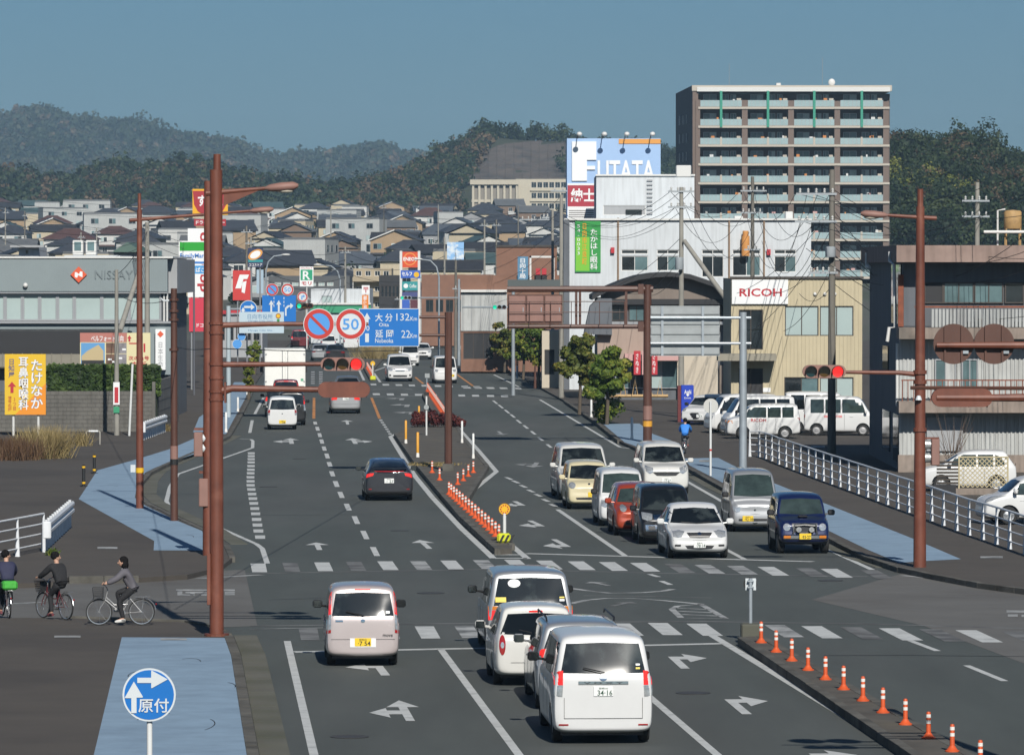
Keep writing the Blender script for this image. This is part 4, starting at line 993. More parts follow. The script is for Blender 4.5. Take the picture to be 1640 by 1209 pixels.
t, s = sign_on_posts('hotel_billboard','wide hotel billboard with photos and red lettering above the hedge',(128.5,533,241,589),Y,mat('board_cream',(0.62,0.56,0.33),.6),(140,188,232),'frame_dark')
board(s,(128.5,533,203.5,548),Y,mat('board_rose',(0.40,0.15,0.12),.6),'title_band',.105);text(s,'ベルフォート日向',(146,537,198,547),Y,WT,.112,.015);board(s,(130,549,168,583),Y,mat('photo_sky',(.10,.28,.52),.6),'photo',.105)
q = [W(x,y,Y)for x,y in((131,570),(140,562),(158,552),(166,562),(166,578),(131,578))];part('photo_building',MB().slab([(v.x,v.z)for v in q],Y-.114,Y-.108),mat('photo_tan',(.45,.36,.2),.6),s);board(s,(131,577,167,583),Y,'dark_shade','photo_shade',.115)
for k, (x0,y0,x1,y1,mm)in enumerate(((170,549,186,566,'photo_brown'),(187,549,203,566,'photo_grey'),(170,567,186,583,'photo_brown'),(187,567,203,583,'photo_grey'))):board(s,(x0,y0,x1,y1),Y,mat(mm,(.13,.07,.045)if 'br' in mm else(.18,.17,.18),.6,var=.7,scale=2.5),'photo',.105)
for(x0,y0)in((173,574),(180,578),(190,572),(196,558)):board(s,(x0,y0,x0+6,y0+3),Y,'letter_white','photo_patch',.112)
board(s,(128.5,584,203.5,589),Y,MATS['board_rose'],'foot_band',.105);text(s,'ホテル日向 ☎0982-54-5000',(135,584.8,197,588.3),Y,WT,.112,.0);text(s,'次の信号',(206,570,239,577),Y,RD,.112,.02);text(s,'左折',(211,579,235,588),Y,RD,.112,.02)
q = [W(x,y,Y)for x,y in((206,547),(209,547),(209,542),(211,542),(207.5,537),(204,542),(206,542))];part('sign_arrow',MB().slab([(v.x,v.z)for v in q],Y-.114,Y-.108),RD,s);board(s,(207,549,222,551),Y,'letter_red','road_mark',.108);board(s,(230,550,233,564),Y,'letter_red','road_mark',.108)
# ---- pole signs further away
Y = 330
t, s = sign_on_posts('convenience_sign','green, white and blue convenience store pole sign',(286.5,386,332,423.5),Y,'letter_white',(310,),mat('pole_slate',(.10,.105,.12),.6));text(s,'FamilyMart',(288.5,406,330,415.5),Y,mat('letter_blue',(.03,.17,.5),.6),.11,.02);board(s,(288,388,330.5,402),Y,mat('stripe_green',(.01,.30,.02),.5),'green_band',.105);board(s,(288,419,330.5,422.5),Y,MATS['letter_blue'],'blue_band',.105)
s2 = board(t,(285.5,424.5,332,440),Y,MATS['letter_white'],'board',.1);board(s2,(287,425.5,331,438.5),Y,mat('board_blue',(.05,.27,.58),.5),'blue_panel',.105);text(s2,'酒',(291,427.5,302,437),Y,WT,.112,.02);text(s2,'たばこ',(306,428.5,328,436),Y,WT,.112,.02)
Y = 345
t, s = sign_on_posts('phone_shop_sign','tall white phone shop sign with red rotated letters and red base',(301,366,333.5,476),Y,'letter_white',(306,329),'frame_alu');s2 = board(t,(303,477,333.5,531),Y,mat('board_red',(.52,.03,.06),.5),'red_board',.1);text(s2,'ドコモ',(315,518,333,524),Y,WT,.112,.02)
v, f = glyphs('docomo',.03);mx = max(p[0]for p in v);c0 = W(319,468,Y);mb = MB();hgt = W(0,372,Y).z-c0.z;mb.v = [(c0.x+.45-p[1]*.8,Y-.112,c0.z+p[0]/mx*hgt)for p in v];mb.f = f;part('lettering',mb,RD,s)
Y = 352
t, s = sign_on_posts('restaurant_sign','red and yellow restaurant pole sign high behind the brown pole',(308.5,303,365,344.5),Y,mat('board_gold',(.70,.36,.01),.5),(337,),'frame_dark');a, b, c, d = pxr((308.5,306,365,346),Y)
part('red_shield',MB().slab([(a+.02,d),(a+.1,c+.75),(a+.35,c+.3),(a+.8,c+.02),(b-.8,c+.02),(b-.35,c+.3),(b-.1,c+.75),(b-.02,d)],Y-.106,Y-.101),mat('board_crimson',(.33,.02,.03),.5),s);text(s,'すき家',(317,312,357,331),Y,WT,.112,.03)
s2 = board(t,(311,351,362,362),Y,MATS['board_crimson'],'board',.1);text(s2,'ドライブスルー',(314,353,360,359.5),Y,WT,.112,.02)
Y = 420
t, s = sign_on_posts('store_sign','dark store sign with a tilted white and orange oval',(397,397,421.5,428),Y,mat('board_navy',(.02,.03,.08),.5),(402,416),'frame_alu');c = W(409,408,Y)
for(k,mm,o_)in((1.0,'strip_orange',.105),(.72,'letter_white',.11)):
    e = [(c.x+k*(.62*math.cos(u)*math.cos(.5)-.36*math.sin(u)*math.sin(.5)),c.z+k*(.62*math.cos(u)*math.sin(.5)+.36*math.sin(u)*math.cos(.5)))for u in np.linspace(0,2*math.pi,25)[:-1]];part('oval',MB().slab(e,Y-o_-.003,Y-o_),MATS[mm],s)
text(s,'ココストア',(399,422,420,426.5),Y,WT,.112,.02);board(s,(397.5,416,421,420),Y,mat('board_teal',(.02,.25,.26),.5),'teal_band',.104)
t, s = sign_on_posts('video_shop_sign','red shop sign with a slanted white letter',(373,433,401,481),430,mat('board_red2',(.50,.035,.03),.5),(380,395),'frame_alu');q = [W(x,y,430)for x,y in((377,462),(384,440),(399,440),(396,447),(390,447),(386,462))];part('white_mark',MB().slab([(v.x,v.z)for v in q],429.88,429.895),WT,s);q = [W(x,y,430)for x,y in((388,452),(395,450),(392,470),(387,468))];part('white_mark',MB().slab([(v.x,v.z)for v in q],429.88,429.895),WT,s)
t, s = sign_on_posts('shop_banner_sign','pale blue vertical shop sign behind the lane sign',(411,432,422,470),440,mat('board_ice',(.32,.42,.5),.5),(416,),'frame_alu')
t, s = sign_on_posts('pharmacy_sign','green shop sign with a white curly letter R',(480,427,502,459),520,'letter_white',(491,),'frame_white');board(s,(481.5,432,500.5,449),520,mat('board_green',(.01,.28,.14),.5),'green_panel',.105);text(s,'R',(485,434,497,448),520,WT,.112,.02);text(s,'ドラッグストア',(482,428,500,431.5),520,RD,.112,.02);text(s,'モリ',(483,451,499,457),520,RD,.112,.03)
Y = 500
t = thing('fuel_station_sign','tall fuel station sign with an orange emblem on two white posts','sign',(W(657,0,Y).x,Y,SL))
for x in(642,671):q = W(x,0,Y).x;part('post',MB().box(q-.12,q+.12,Y-.1,Y+.1,SL,W(0,402,Y).z),MATS['frame_white'],t)
s = board(t,(644.5,403.5,669,428.5),Y,mat('board_flame',(.58,.07,.015),.5),'emblem_board',.15);c = W(656.5,415,Y);part('emblem_ring',ring((c.x,c.z),.5,.6,Y-.156,28),mat('ring_orange',(.7,.25,.05),.5),s);text(s,'ENEOS',(646,412,667.5,418),Y,WT,.165,.03)
s = board(t,(642,433,673,445.5),Y,mat('board_royal',(.03,.10,.42),.5),'board',.15);text(s,'セルフ',(643.5,435.5,660,442),Y,WT,.16,.03);c = W(667,440,Y);part('mascot_patch',disc((c.x,c.z),.26,Y-.17,Y-.151,14),S_YL if 'S_YL' in globals()else mat('sign_yellow',(0.70,0.40,0.01),0.5),s)
s = board(t,(644,451,669,465),Y,MATS['board_teal'],'board',.15);c = W(650,458,Y);part('coffee_mark',disc((c.x,c.z),.22,Y-.165,Y-.151,16),WT,s);text(s,'Coffee',(656,455,667,461),Y,WT,.16,.01)
board(t,(644,468,669,475),Y,mat('board_slate',(.05,.06,.18),.5),'board',.15);board(t,(644,480,656,497),Y,MATS['board_royal'],'board',.15);board(t,(657,480,669,497),Y,mat('board_maroon',(.09,.02,.03),.5),'board',.15)
t, s = sign_on_posts('flag_sign','pale blue and white sheet sign on a pole',(716,388,743,416),470,mat('flag_blue',(.22,.42,.68),.6,col2=(.6,.66,.7),c2scale=1.2,c2lo=.45,c2hi=.55),(729,),'frame_white')
t, s = sign_on_posts('post_office_sign','white post mark sign over an orange vertical board',(579.5,457,592,471),540,'letter_white',(585,),'frame_white');text(s,'〒',(582,460,590,469),540,RD,.11,.02);s = board(t,(580,472.5,590,497),540,mat('board_orange2',(.68,.20,.02),.5),'orange_board',.1);text(s,'郵便局',(582,474,588,496),540,WT,.11,.01,True)
# ---- blue vending machine column
p = G(1101,676,SL);Y = p.y;t = thing('vending_machine','tall blue drinks cabinet with white emblem beside the cyclist','vending machine',p);x0, x1, z0, z1 = rect(1091,617,1111,676,Y)
part('cabinet',MB().bbox(x0,x1,Y,Y+.8,SL,z1,.02),mat('cabinet_blue',(.015,.05,.42),.4),t);part('side_panel',MB().bbox(x0-.18,x0-.005,Y+.05,Y+.8,SL,z1-.03,.01),mat('cabinet_red',(.12,.02,.02),.5),t)
text(t,'Asahi',(1096,624,1107,631),Y,WT,.012,.02);text(t,'◆',(1099,630,1104,635),Y,WT,.012,.02);text(t,'Drink',(1096,636,1107,638.5),Y,WT,.012,.01)
# ---- shops and flats along the far road
t = simple('flat_block','three-storey beige flats with balconies behind the fuel station sign',(566,430,627,0),640,10,mat('flat_beige',(.36,.30,.21),.85,var=.06,scale=.4,streak=.15),[((x,y,x+9,y+8),2,1,'frame_white','glass_dark')for y in(434,459,484)for x in(570,585,600,614)],terrain(0,640))
for y in(444,468,492):board(t,(565,y,610,y+7),640,'flat_beige','balcony',1.2)
t = simple('dark_shop','dark grey shop with tall windows left of the fuel station sign',(607,441,646,0),600,10,'dark_shade',[((610+k*6,458,615+k*6,476),1,1,'frame_dark','glass_dark')for k in range(6)])
t = simple('white_store','low white store with a green stripe under the speed signs',(498,463,592,0),560,14,'render_white',[((515,474,532,485),2,1,'frame_alu','glass_pale')]);board(t,(497,488,594,501),560,mat('store_green',(.03,.26,.13),.6),'green_band',.3);board(t,(497,485,594,488),560,'frame_white','eave',.5)
t = simple('brown_store','long brown store behind the flag sign',(675,440,790,0),540,12,'brick_brown',[((682+k*16,480,694+k*16,500),2,1,'frame_dark','glass_dark')for k in range(5)])
t = simple('grey_store','grey flat-roofed store with a white lower band right of the dark shop',(580,505,690,0),575,8,'render_grey')
t = simple('dark_hall','dark slate hall behind the white store',(430,442,560,0),650,12,mat('slate_wall',(.085,.09,.095),.8),[((440+k*14,452,450+k*14,458),2,1,'frame_white','glass_pale')for k in range(7)],terrain(0,650))
t = simple('roadside_shop','cluttered low roadside shop with red trim at the far left kerb',(330,500,420,0),470,10,'render_grey',[((336+k*14,520,346+k*14,545),2,1,'frame_dark','glass_dark')for k in range(6)]);board(t,(330,497,420,503),470,'letter_red','fascia',.3)
# ---- school on the hill
Y = 1740;zs = terrain(0,Y)
SCM = mat('school_cream',(.46,.42,.33),.85,var=.06,scale=.2,streak=.12)
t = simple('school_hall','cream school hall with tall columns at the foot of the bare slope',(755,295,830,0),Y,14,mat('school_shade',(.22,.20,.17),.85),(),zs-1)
for k in range(8):board(t,(756+k*10,297,759.5+k*10,342),Y,SCM,'column',1.0)
board(t,(753,288,832,296),Y,SCM,'roof_slab',1.6);board(t,(755,320,830,324),Y,SCM,'ledge',.5)
t = simple('school_building','cream three-storey school with rows of windows on the hill',(826,287,910,0),Y+6,12,SCM,[((851+k*9.5,y,859+k*9.5,y+9),2,1,'frame_white','glass_dark')for k in range(6)for y in(292,309,326)],zs-1)
for y in(304,321,338):board(t,(849,y,910,y+2),Y+6,SCM,'ledge',.5)
t = simple('long_hall','long white municipal building below the left hill',(95,341,221,0),1600,16,mat('hall_grey',(.42,.43,.42),.85,var=.05,scale=.1),[((102+k*13,352,112+k*13,359),2,1,'frame_dark','glass_dark')for k in range(9)],terrain(0,1600)-1)
# ---- roofs just behind the insurance office
Y = 330;t = simple('flat_roofed_shop','low white flat-roofed shop with two roof boxes behind the insurance office',(103,409,192,0),Y,10,'render_white')
for x in(116,137):a, b, c, d = rect(x,385,x+17,409,Y+3);bx = part('roof_box',MB().bbox(a,b,Y+3,Y+4,c,d,.05),MATS['frame_white'],t);part('louvre',MB().box(a+.12,b-.12,Y+2.96,Y+3,c+.3,d-.1),MATS['glass_teal'],bx)
t = simple('stair_tower','small white roof tower behind the insurance office at the left',(30,396,62,0),345,6,'render_white',[((40,400,46,408),1,1,'frame_alu','glass_dark')]);board(t,(18,393,72,396.5),345,'render_grey','roof_slab',.8)
t = simple('green_roof_hall','green metal roofed hall behind the braced utility pole',(182,402,228,0),360,9,'render_grey');q = [W(x,y,360)for x,y in((180,404),(205,388),(230,404))];part('roof',MB().slab([(v.x,v.z)for v in q],359.4,369),mat('roof_green',(.07,.12,.10),.6,var=.15,scale=1),t)
# ------------------------------------------------------------------ signals, signs, poles
BR = mat('brown_steel',(0.150,0.046,0.026),0.55,var=0.25,scale=2.2,col2=(0.20,0.085,0.055),c2scale=1.1,c2lo=.55,c2hi=.8,streak=0.45)
BD = mat('dark_brown_steel',(0.085,0.036,0.024),0.5,var=0.18,scale=1.6,streak=0.2)
PK = mat('dusty_brown',(0.24,0.13,0.105),0.6,var=0.12,scale=2)
GV = mat('galvanised',(0.33,0.37,0.40),0.45,var=0.15,scale=2,metal=0.3,streak=0.2)
WP = mat('white_steel',(0.62,0.63,0.62),0.45,var=0.08,scale=2,streak=0.15)
CON = mat('pole_concrete',(0.26,0.25,0.22),0.85,var=0.15,scale=1.5,streak=0.35)
CON2 = mat('pole_concrete_dark',(0.15,0.14,0.12),0.85,var=0.15,scale=1.5,streak=0.35)
S_WH = mat('sign_white',(0.54,0.58,0.60),0.5,var=.04,scale=2);S_BL = mat('sign_blue',(0.002,0.135,0.45),0.45,var=.05,scale=2);S_RD = mat('sign_red',(0.46,0.035,0.025),0.45,var=.05)
S_BL2 = mat('sign_blue_pale',(0.07,0.27,0.62),0.45);S_OR = mat('post_orange',(0.58,0.09,0.022),0.5,var=.12,scale=3);BLK = MATS['ink_black']if 'ink_black' in MATS else mat('ink_black',(0.012,0.012,0.012),0.6)
S_YL = mat('sign_yellow',(0.70,0.40,0.01),0.5);S_BACK = mat('sign_back',(0.36,0.38,0.38),0.4,var=.12,scale=2,metal=.4);YB = mat('post_yellow',(0.62,0.30,0.03),.5,var=.1,scale=3)
mat('lens_green_off',(0.004,0.03,0.035),0.15,coat=.6);mat('lens_amber_off',(0.07,0.035,0.004),0.15,coat=.6);mat('lens_red_off',(0.05,0.006,0.004),0.15,coat=.6)
mat('lens_red_lit',(0.5,0.01,0.01),0.3,emit=(1,0.035,0.03),es=1.0);mat('lens_green_lit',(0.0,0.4,0.25),0.3,emit=(0.02,0.75,0.42),es=0.9);mat('lamp_lens',(0.55,0.5,0.4),.2,coat=1)
def signal_head(root,c,w,face,lit,m,label=None,drop=0.0):
    "three lamps side by side; face -1 looks at the camera, +1 away from it"
    h = w*.30;d = w*.16;y = c.y
    mb = MB();n = 8;pts = []
    for sx in(1,-1):
        for i in range(n+1):
            a = -math.pi/2+math.pi*i/n
            pts.append((c.x+sx*(w/2-h/2+h/2*math.cos(a)),c.z+sx*h/2*math.sin(a)))
    mb.slab(pts,y-d/2,y+d/2)
    hd = part('signal_head',mb,m,root,smooth=35)
    if label:hd['label'] = label
    order = ('green','amber','red')
    for i in range(3):
        k = i if face<0 else 2-i
        lx = c.x+(i-1)*w*.305;r = w*.125
        yf = y+face*(d/2+.006)
        ln = part('lens',disc((lx,c.z),r,min(yf,yf-face*.02),max(yf,yf-face*.02),24),MATS['lens_%s_%s'%(order[k],'lit' if lit==order[k]else 'off')],hd)
        vis = MB();n2 = 16;a0 = -.55;zv = c.z-drop
        for j in range(n2):
            t0, t1 = a0+(math.pi-2*a0)*j/n2, a0+(math.pi-2*a0)*(j+1)/n2
            e0 = .55+.45*max(0,math.sin(t0));e1 = .55+.45*max(0,math.sin(t1));Lv = w*.24
            p = lambda t, yy, rr:(lx+rr*math.cos(t),yy,zv+rr*math.sin(t))
            ya = y+face*d/2
            for rr, fl in((r*1.14,1),(r*1.09,0)):
                q = [p(t0,ya,rr),p(t1,ya,rr),p(t1,ya+face*Lv*e1,rr-.01),p(t0,ya+face*Lv*e0,rr-.01)]
                vis.quad(*(q if fl else reversed(q)))
        part('visor',vis,m,hd,smooth=40)
    return hd
def round_sign(root,c,r,kind,label=None,back=False,y=None):
    s = part('round_sign',disc((c.x,c.z),r,c.y-.015,c.y+.015),BD if back else S_WH,root)
    if label:s['label'] = label
    yf = c.y-.019;cc = (c.x,c.z)
    if back:
        for sx in(-.43,.40):part('rib',MB().box(c.x+sx*r-.015,c.x+sx*r+.015,c.y-.05,c.y-.016,c.z-r*.9,c.z+r*.9),GV if False else BD,s)
        part('clamp',MB().box(c.x+r*.45,c.x+r*.72,c.y-.06,c.y-.018,c.z-r*.48,c.z-r*.33),GV,s)
        return s
    if kind=='no_parking':
        part('sign_ring',ring(cc,r*.70,r*.95,yf-.004),S_RD,s);part('sign_face',disc(cc,r*.72,yf,yf+.004),S_BL2,s)
        u = Vv((math.cos(R(-45)),0,math.sin(R(-45))))*r*.74;v = Vv((math.cos(R(45)),0,math.sin(R(45))))*r*.09;o = Vv((c.x,yf-.007,c.z))
        part('sign_bar',MB().quad(o-u-v,o+u-v,o+u+v,o-u+v),S_RD,s)
    elif kind=='speed':
        part('sign_ring',ring(cc,r*.70,r*.95,yf-.004),S_RD,s)
        lettering('50',c.x-r*.53,c.x+r*.53,c.z-r*.36,c.z+r*.36,yf-.006,.012,m=S_BL2,parent=s,name='numerals')
    elif kind=='no_turn':
        part('sign_ring',ring(cc,r*.72,r*.95,yf-.004),S_RD,s)
        part('sign_arrow',MB().slab([(c.x-r*.2,c.z-r*.5),(c.x,c.z-r*.5),(c.x,c.z),(c.x+r*.15,c.z),(c.x+r*.15,c.z-r*.15),(c.x+r*.5,c.z+r*.12),(c.x+r*.15,c.z+r*.4),(c.x+r*.15,c.z+r*.22),(c.x-r*.2,c.z+r*.22)],yf-.006,yf-.002),S_BL2,s)
    elif kind=='blue':
        part('sign_face',disc(cc,r*.93,yf,yf+.004),S_BL2 if y else S_BL,s)
    return s
def lamp(root,a,b,m,head=None,hl=.7):
    "arm from a to b carrying a lamp head that points on along the arm"
    part('lamp_arm',MB().tube([a,a+(b-a)*.5,b],[.06,.05,.04],8),m,root,smooth=40)
    d = (b-a).normalized();e = b+d*hl
    mb = MB();n = 10;pr = [(0,.04),(.15,.10),(.5,.13),(.85,.12),(1,.05)]
    vs = [];fs = []
    side = d.cross(Vv((0,0,1))).normalized()
    for t, r_ in pr:
        p = b+d*hl*t
        for i in range(n):
            al = 2*math.pi*i/n;vs.append(p+side*(r_*1.15*math.cos(al))+Vv((0,0,1))*(r_*.8*math.sin(al)))
    for k in range(len(pr)-1):
        for i in range(n):fs.append((k*n+i,k*n+(i+1)%n,k*n+n+(i+1)%n,k*n+n+i))
    fs+=[tuple(reversed(range(n))),tuple(range((len(pr)-1)*n,len(pr)*n))]
    h = part('lamp_head',mb.add(vs,fs),head or PK,root,smooth=50)
    c = b+d*hl*.6
    part('lamp_glass',MB().ball((c.x,c.y,c.z-.085),(.2,.09,.05),10,6),MATS['lamp_lens'],h,smooth=60)
def shaft(root,p,z1,r0,r1,m,name='pole',n=14):
    return part(name,MB().cyl((p.x,p.y,p.z-.02),(p.x,p.y,z1),r0,r1,n),m,root,smooth=40)
def at(root):return ORG[root.name]
def ztop(py,Y):return W(CX,py,Y).z
# -- the tall brown pole at the near left corner
p = G(347,1018,SL);t = thing('signal_pole','tall red-brown pole at the near left corner carrying signs, red signal and lamp','signal pole',p);Y = p.y
shaft(t,p,ztop(272,Y),.155,.135,BR);part('pole_top',MB().cyl((p.x+.02,Y,ztop(286,Y)),(p.x+.02,Y,ztop(247,Y)),.085,.08,12),BR,t,smooth=40)
part('base_flange',MB().cyl(p,p+Vv((0,0,.05)),.27,n=16),BR,t)
part('inspection_door',MB().bbox(p.x-.20,p.x-.12,Y-.16,Y-.06,.8,1.9,.01),BR,t)
lamp(t,W(330,310,Y),W(424,302,Y),BR,hl=.72)
part('arm_gusset',MB().slab([(W(358,307,Y).x,W(358,330,Y).z),(W(420,302,Y).x,W(420,303,Y).z),(W(358,305,Y).x,W(358,303,Y).z)],Y-.02,Y+.02),BR,t)
part('sign_arm',MB().tube([W(352,521,Y),W(430,519,Y),W(590,519,Y)],[.065,.05,.035],8),BR,t,smooth=40)
part('signal_arm',MB().tube([W(352,584,Y),W(518,583,Y)],[.06,.042],8),BR,t,smooth=40)
part('rear_signal_arm',MB().tube([W(352,627,Y),W(372,622,Y),W(515,624,Y)],[.10,.075,.06],8),BR,t,smooth=40)
part('arm_flange',MB().box(W(359,0,Y).x,W(362,0,Y).x,Y-.14,Y+.14,W(0,645,Y).z,W(0,612,Y).z),BR,t)
for yy in(518,533,583,605,627,640):part('clamp_band',MB().cyl((p.x,Y,ztop(yy+2,Y)),(p.x,Y,ztop(yy-2,Y)),.165,n=14),BR,t)
a = W(511,519,Y);a.y-=.08;round_sign(t,a,.335,'no_parking','round no-parking sign with red ring, blue face and diagonal red bar')
a = W(562,519,Y);a.y-=.08;round_sign(t,a,.33,'speed','round 50 speed limit sign with red ring')
signal_head(t,W(549,583,Y),.95,-1,'red',PK,'horizontal traffic signal showing red')
signal_head(t,W(551,624,Y),1.12,1,None,BR,'traffic signal seen from behind',.09)
# -- second brown pole close behind it
p = G(334,889,SL);t = thing('lamp_pole','red-brown pole standing just behind the near corner pole, with boxes on its side','pole',p);Y = p.y
shaft(t,p,ztop(290,Y),.165,.11,BR)
for(y0,y1,yb)in((692,731,687),(766,811,756)):
    x0, x1, z0, z1 = rect(311 if y0<700 else 319,y1,325 if y0<700 else 334,y0,Y);z0, z1 = min(z0,z1), max(z0,z1)
    part('signal_box' if y0<700 else 'control_box',MB().bbox(x0,x1,Y-.2,Y+.2,z0,z1,.02),PK,t)
    part('bracket',MB().box(x0,p.x,Y-.04,Y+.04,ztop(yb+2,Y),ztop(yb-2,Y)),BR,t)
    if y0<700:
        for k in(702,718):part('visor',MB().cyl((x1,Y,ztop(k,Y)),(x1+.17,Y,ztop(k,Y)),.12,.13,14),S_WH,t)
        # -- third pole with the long lamp arm
p = G(224,814,SL);t = thing('lamp_pole','slim red-brown lamp pole on the blue cycle lane with a long arm and yellow band','lamp pole',p);Y = p.y
shaft(t,p,ztop(336,Y),.13,.085,BR);part('pole_top',MB().cyl((p.x,Y,ztop(337,Y)),(p.x,Y,ztop(310,Y)),.055,n=10),BR,t)
lamp(t,W(208,353,Y),W(400,338,Y),BR,hl=.78)
part('warning_band',MB().cyl((p.x,Y,ztop(757,Y)),(p.x,Y,ztop(749,Y)),.135,n=14),S_YL,t)
part('notice',MB().box(p.x-.30,p.x-.14,Y-.05,Y-.03,ztop(756,Y),ztop(744,Y)),S_WH,t)
p = G(279,834,SL);t = thing('signal_pole','shorter dark red-brown pole with rusty cable fittings between the lamp poles','pole',p);Y = p.y
shaft(t,p,ztop(462,Y),.12,.10,BD);part('sleeve',MB().cyl((p.x,Y,ztop(735,Y)),(p.x,Y,ztop(714,Y)),.125,n=14),PK,t);part('band',MB().cyl((p.x,Y,ztop(744,Y)),(p.x,Y,ztop(735,Y)),.127,n=14),BLK,t)
for yy in(480,498,512,560):part('cable_clamp',MB().cyl((p.x,Y,ztop(yy+2,Y)),(p.x,Y,ztop(yy-2,Y)),.15,n=12),BD,t)
part('insulator',MB().tube([W(258,478,Y),W(262,482,Y),W(276,481,Y)],.03,6),S_WH,t)
# -- right corner pole
p = G(1473,908,SL);t = thing('signal_pole','tall red-brown pole at the right corner with a red signal and street lamp','signal pole',p);Y = p.y
shaft(t,p,ztop(331,Y),.17,.11,BR);part('pole_top',MB().cyl((p.x,Y,ztop(332,Y)),(p.x,Y,ztop(303,Y)),.08,n=12),BR,t)
lamp(t,W(1500,350,Y),W(1422,345,Y),BR,hl=.72)
part('signal_arm',MB().tube([W(1473,600,Y),W(1440,597,Y),W(1350,596,Y)],[.07,.06,.045],8),BR,t,smooth=40)
signal_head(t,W(1320,595,Y),1.15,-1,'red',PK,'horizontal traffic signal showing red')
for yy in(596,612,688):part('clamp_band',MB().cyl((p.x,Y,ztop(yy+3,Y)),(p.x,Y,ztop(yy-3,Y)),.18,n=14),BR,t)
x0, x1, z0, z1 = rect(1491,703,1504,745,Y);part('signal_box',MB().bbox(x0,x1,Y-.2,Y+.2,min(z0,z1),max(z0,z1),.02),PK,t)
for k in(712,733):part('visor',MB().cyl((x0,Y,ztop(k,Y)),(x0-.16,Y,ztop(k,Y)),.12,.13,14),S_BACK,t)
part('bracket',MB().box(p.x,x1,Y-.04,Y+.04,ztop(703,Y),ztop(700,Y)),BR,t)
part('bell_cup',MB().lathe([(.09,-.12),(.06,-.03),(.03,0)],10,c=(p.x-.05,Y-.2,ztop(633,Y))),S_WH,t)
# -- arms reaching in from a pole outside the picture, seen from behind
pY = 80.0;p = Vv(((1790-CX)/FOC*pY,pY,SL));t = thing('signal_pole','brown arms reaching in from the right edge with two round sign backs','signal pole',p)
shaft(t,p,10.2,.16,.11,BR)
part('sign_arm',MB().tube([(p.x,pY,W(0,553,pY).z),W(1500,553,pY)],[.07,.04],8),BR,t,smooth=40)
part('signal_arm',MB().tube([(p.x,pY,W(0,636,pY).z),W(1590,637,pY),W(1500,637,pY)],[.075,.055,.05],8),BR,t,smooth=40)
part('cable_tray',MB().cyl((p.x,pY+.3,W(0,623,pY).z),W(1458,621,pY+.3),.03,n=6),BD,t)
for x in(1528,1593):a = W(x,551,pY);a.y+=.09;round_sign(t,a,.305,None,'back of a round sign, brown with two ribs',back=True)
signal_head(t,W(1541,637,pY)+Vv((0,.05,0)),.92,1,None,BR,'traffic signal seen from behind',.08)
# -- median pole with the blue direction sign
p = G(718,754,.17);t = thing('direction_sign','blue direction sign for two cities on a brown pole in the median','road sign',p);Y = p.y
shaft(t,p,ztop(500,Y),.15,.14,BD,n=8);part('base_block',MB().box(p.x-.22,p.x+.22,Y-.22,Y+.22,.1,.45),MATS['kerb_concrete'],t)
for yy in(508,537):part('sign_arm',MB().tube([W(722,yy,Y),W(600,yy,Y+.1)],[.06,.05],8),BD,t,smooth=40)
x0, x1, z0, z1 = rect(575,494,671.5,555,Y)
sg = part('sign_panel',MB().box(x0,x1,Y-.16,Y-.12,z0,z1),S_WH,t);yf = Y-.165
part('sign_face',MB().box(x0+.025,x1-.025,yf,yf+.003,z0+.025,z1-.025),S_BL,sg)
def wr(s,px0,py0,px1,py1,b=0.0,yy=None,m=S_WH,par=None):
    a0, a1, b0, b1 = rect(px0,py0,px1,py1,yy or Y);return lettering(s,a0,a1,b0,b1,(yy or Y)-.172,b,m=m,parent=par or sg)
wr('大 分',601,502,629,515,.012);wr('132',635,502,656,513.5,.0);wr('Km',657.5,507,668,513.5,.006);wr('Oita',607,517,623,523,.01);wr('延 岡',601,528,630,541,.012);wr('22',643,529,657,541,.0);wr('Km',657.5,534,668,541,.006);wr('Nobeoka',601,542,630,549,.01);wr('10',583,521,592,530,.01)
def flat(pts,yy,m,par,name):
    q = [W(a,b,yy)for a,b in pts];return part(name,MB().slab([(v.x,v.z)for v in q],yy-.172,yy-.168),m,par)
flat([(585.5,519),(590.5,519),(590.5,511),(593.5,511),(588,501),(582.5,511),(585.5,511)],Y,S_WH,sg,'sign_arrow');flat([(585,534),(591,534),(591,548),(585,548)],Y,S_WH,sg,'sign_arrow')
# -- gantry sign seen from behind
p = G(1037,708,SL);t = thing('gantry_sign','large brown gantry sign box seen from behind, over the oncoming lanes','road sign',p);Y = p.y
shaft(t,p,ztop(456,Y),.21,.18,BD,n=12);part('sleeve',MB().cyl((p.x,Y,ztop(672,Y)),(p.x,Y,ztop(650,Y)),.215,n=12),PK,t);part('band',MB().cyl((p.x,Y,ztop(683,Y)),(p.x,Y,ztop(674,Y)),.217,n=12),YB,t)
for yy, r_ in((463,.14),(523,.10)):part('beam',MB().tube([W(1046,yy,Y),W(812,yy,Y)],r_,8),BD,t,smooth=40)
for x in(923,929,1003):part('strut',MB().box(W(x-2,0,Y).x,W(x+2,0,Y).x,Y-.06,Y+.06,ztop(523,Y),ztop(463,Y)),BD,t)
x0, x1, z0, z1 = rect(813,472,901,519,Y);bx = part('sign_box',MB().box(x0,x1,Y-.1,Y+.5,z0,z1),BD,t)
for k in range(3):
    a0, a1, _, _ = rect(814.5+k*29,475,841.5+k*29,516,Y);pn = part('access_panel',MB().bbox(a0,a1,Y-.16,Y-.1,z0+.1,z1-.06,.03),PK,bx);part('latch',MB().box(a1-.12,a1-.09,Y-.18,Y-.16,z0+.55,z0+.75),GV,pn)
x0, x1, z0, z1 = rect(813,448,897,459,Y);part('hood',MB().box(x0,x1,Y-.05,Y+.5,z0,z1),mat('hood_grey',(0.07,0.085,0.085),.6),t)
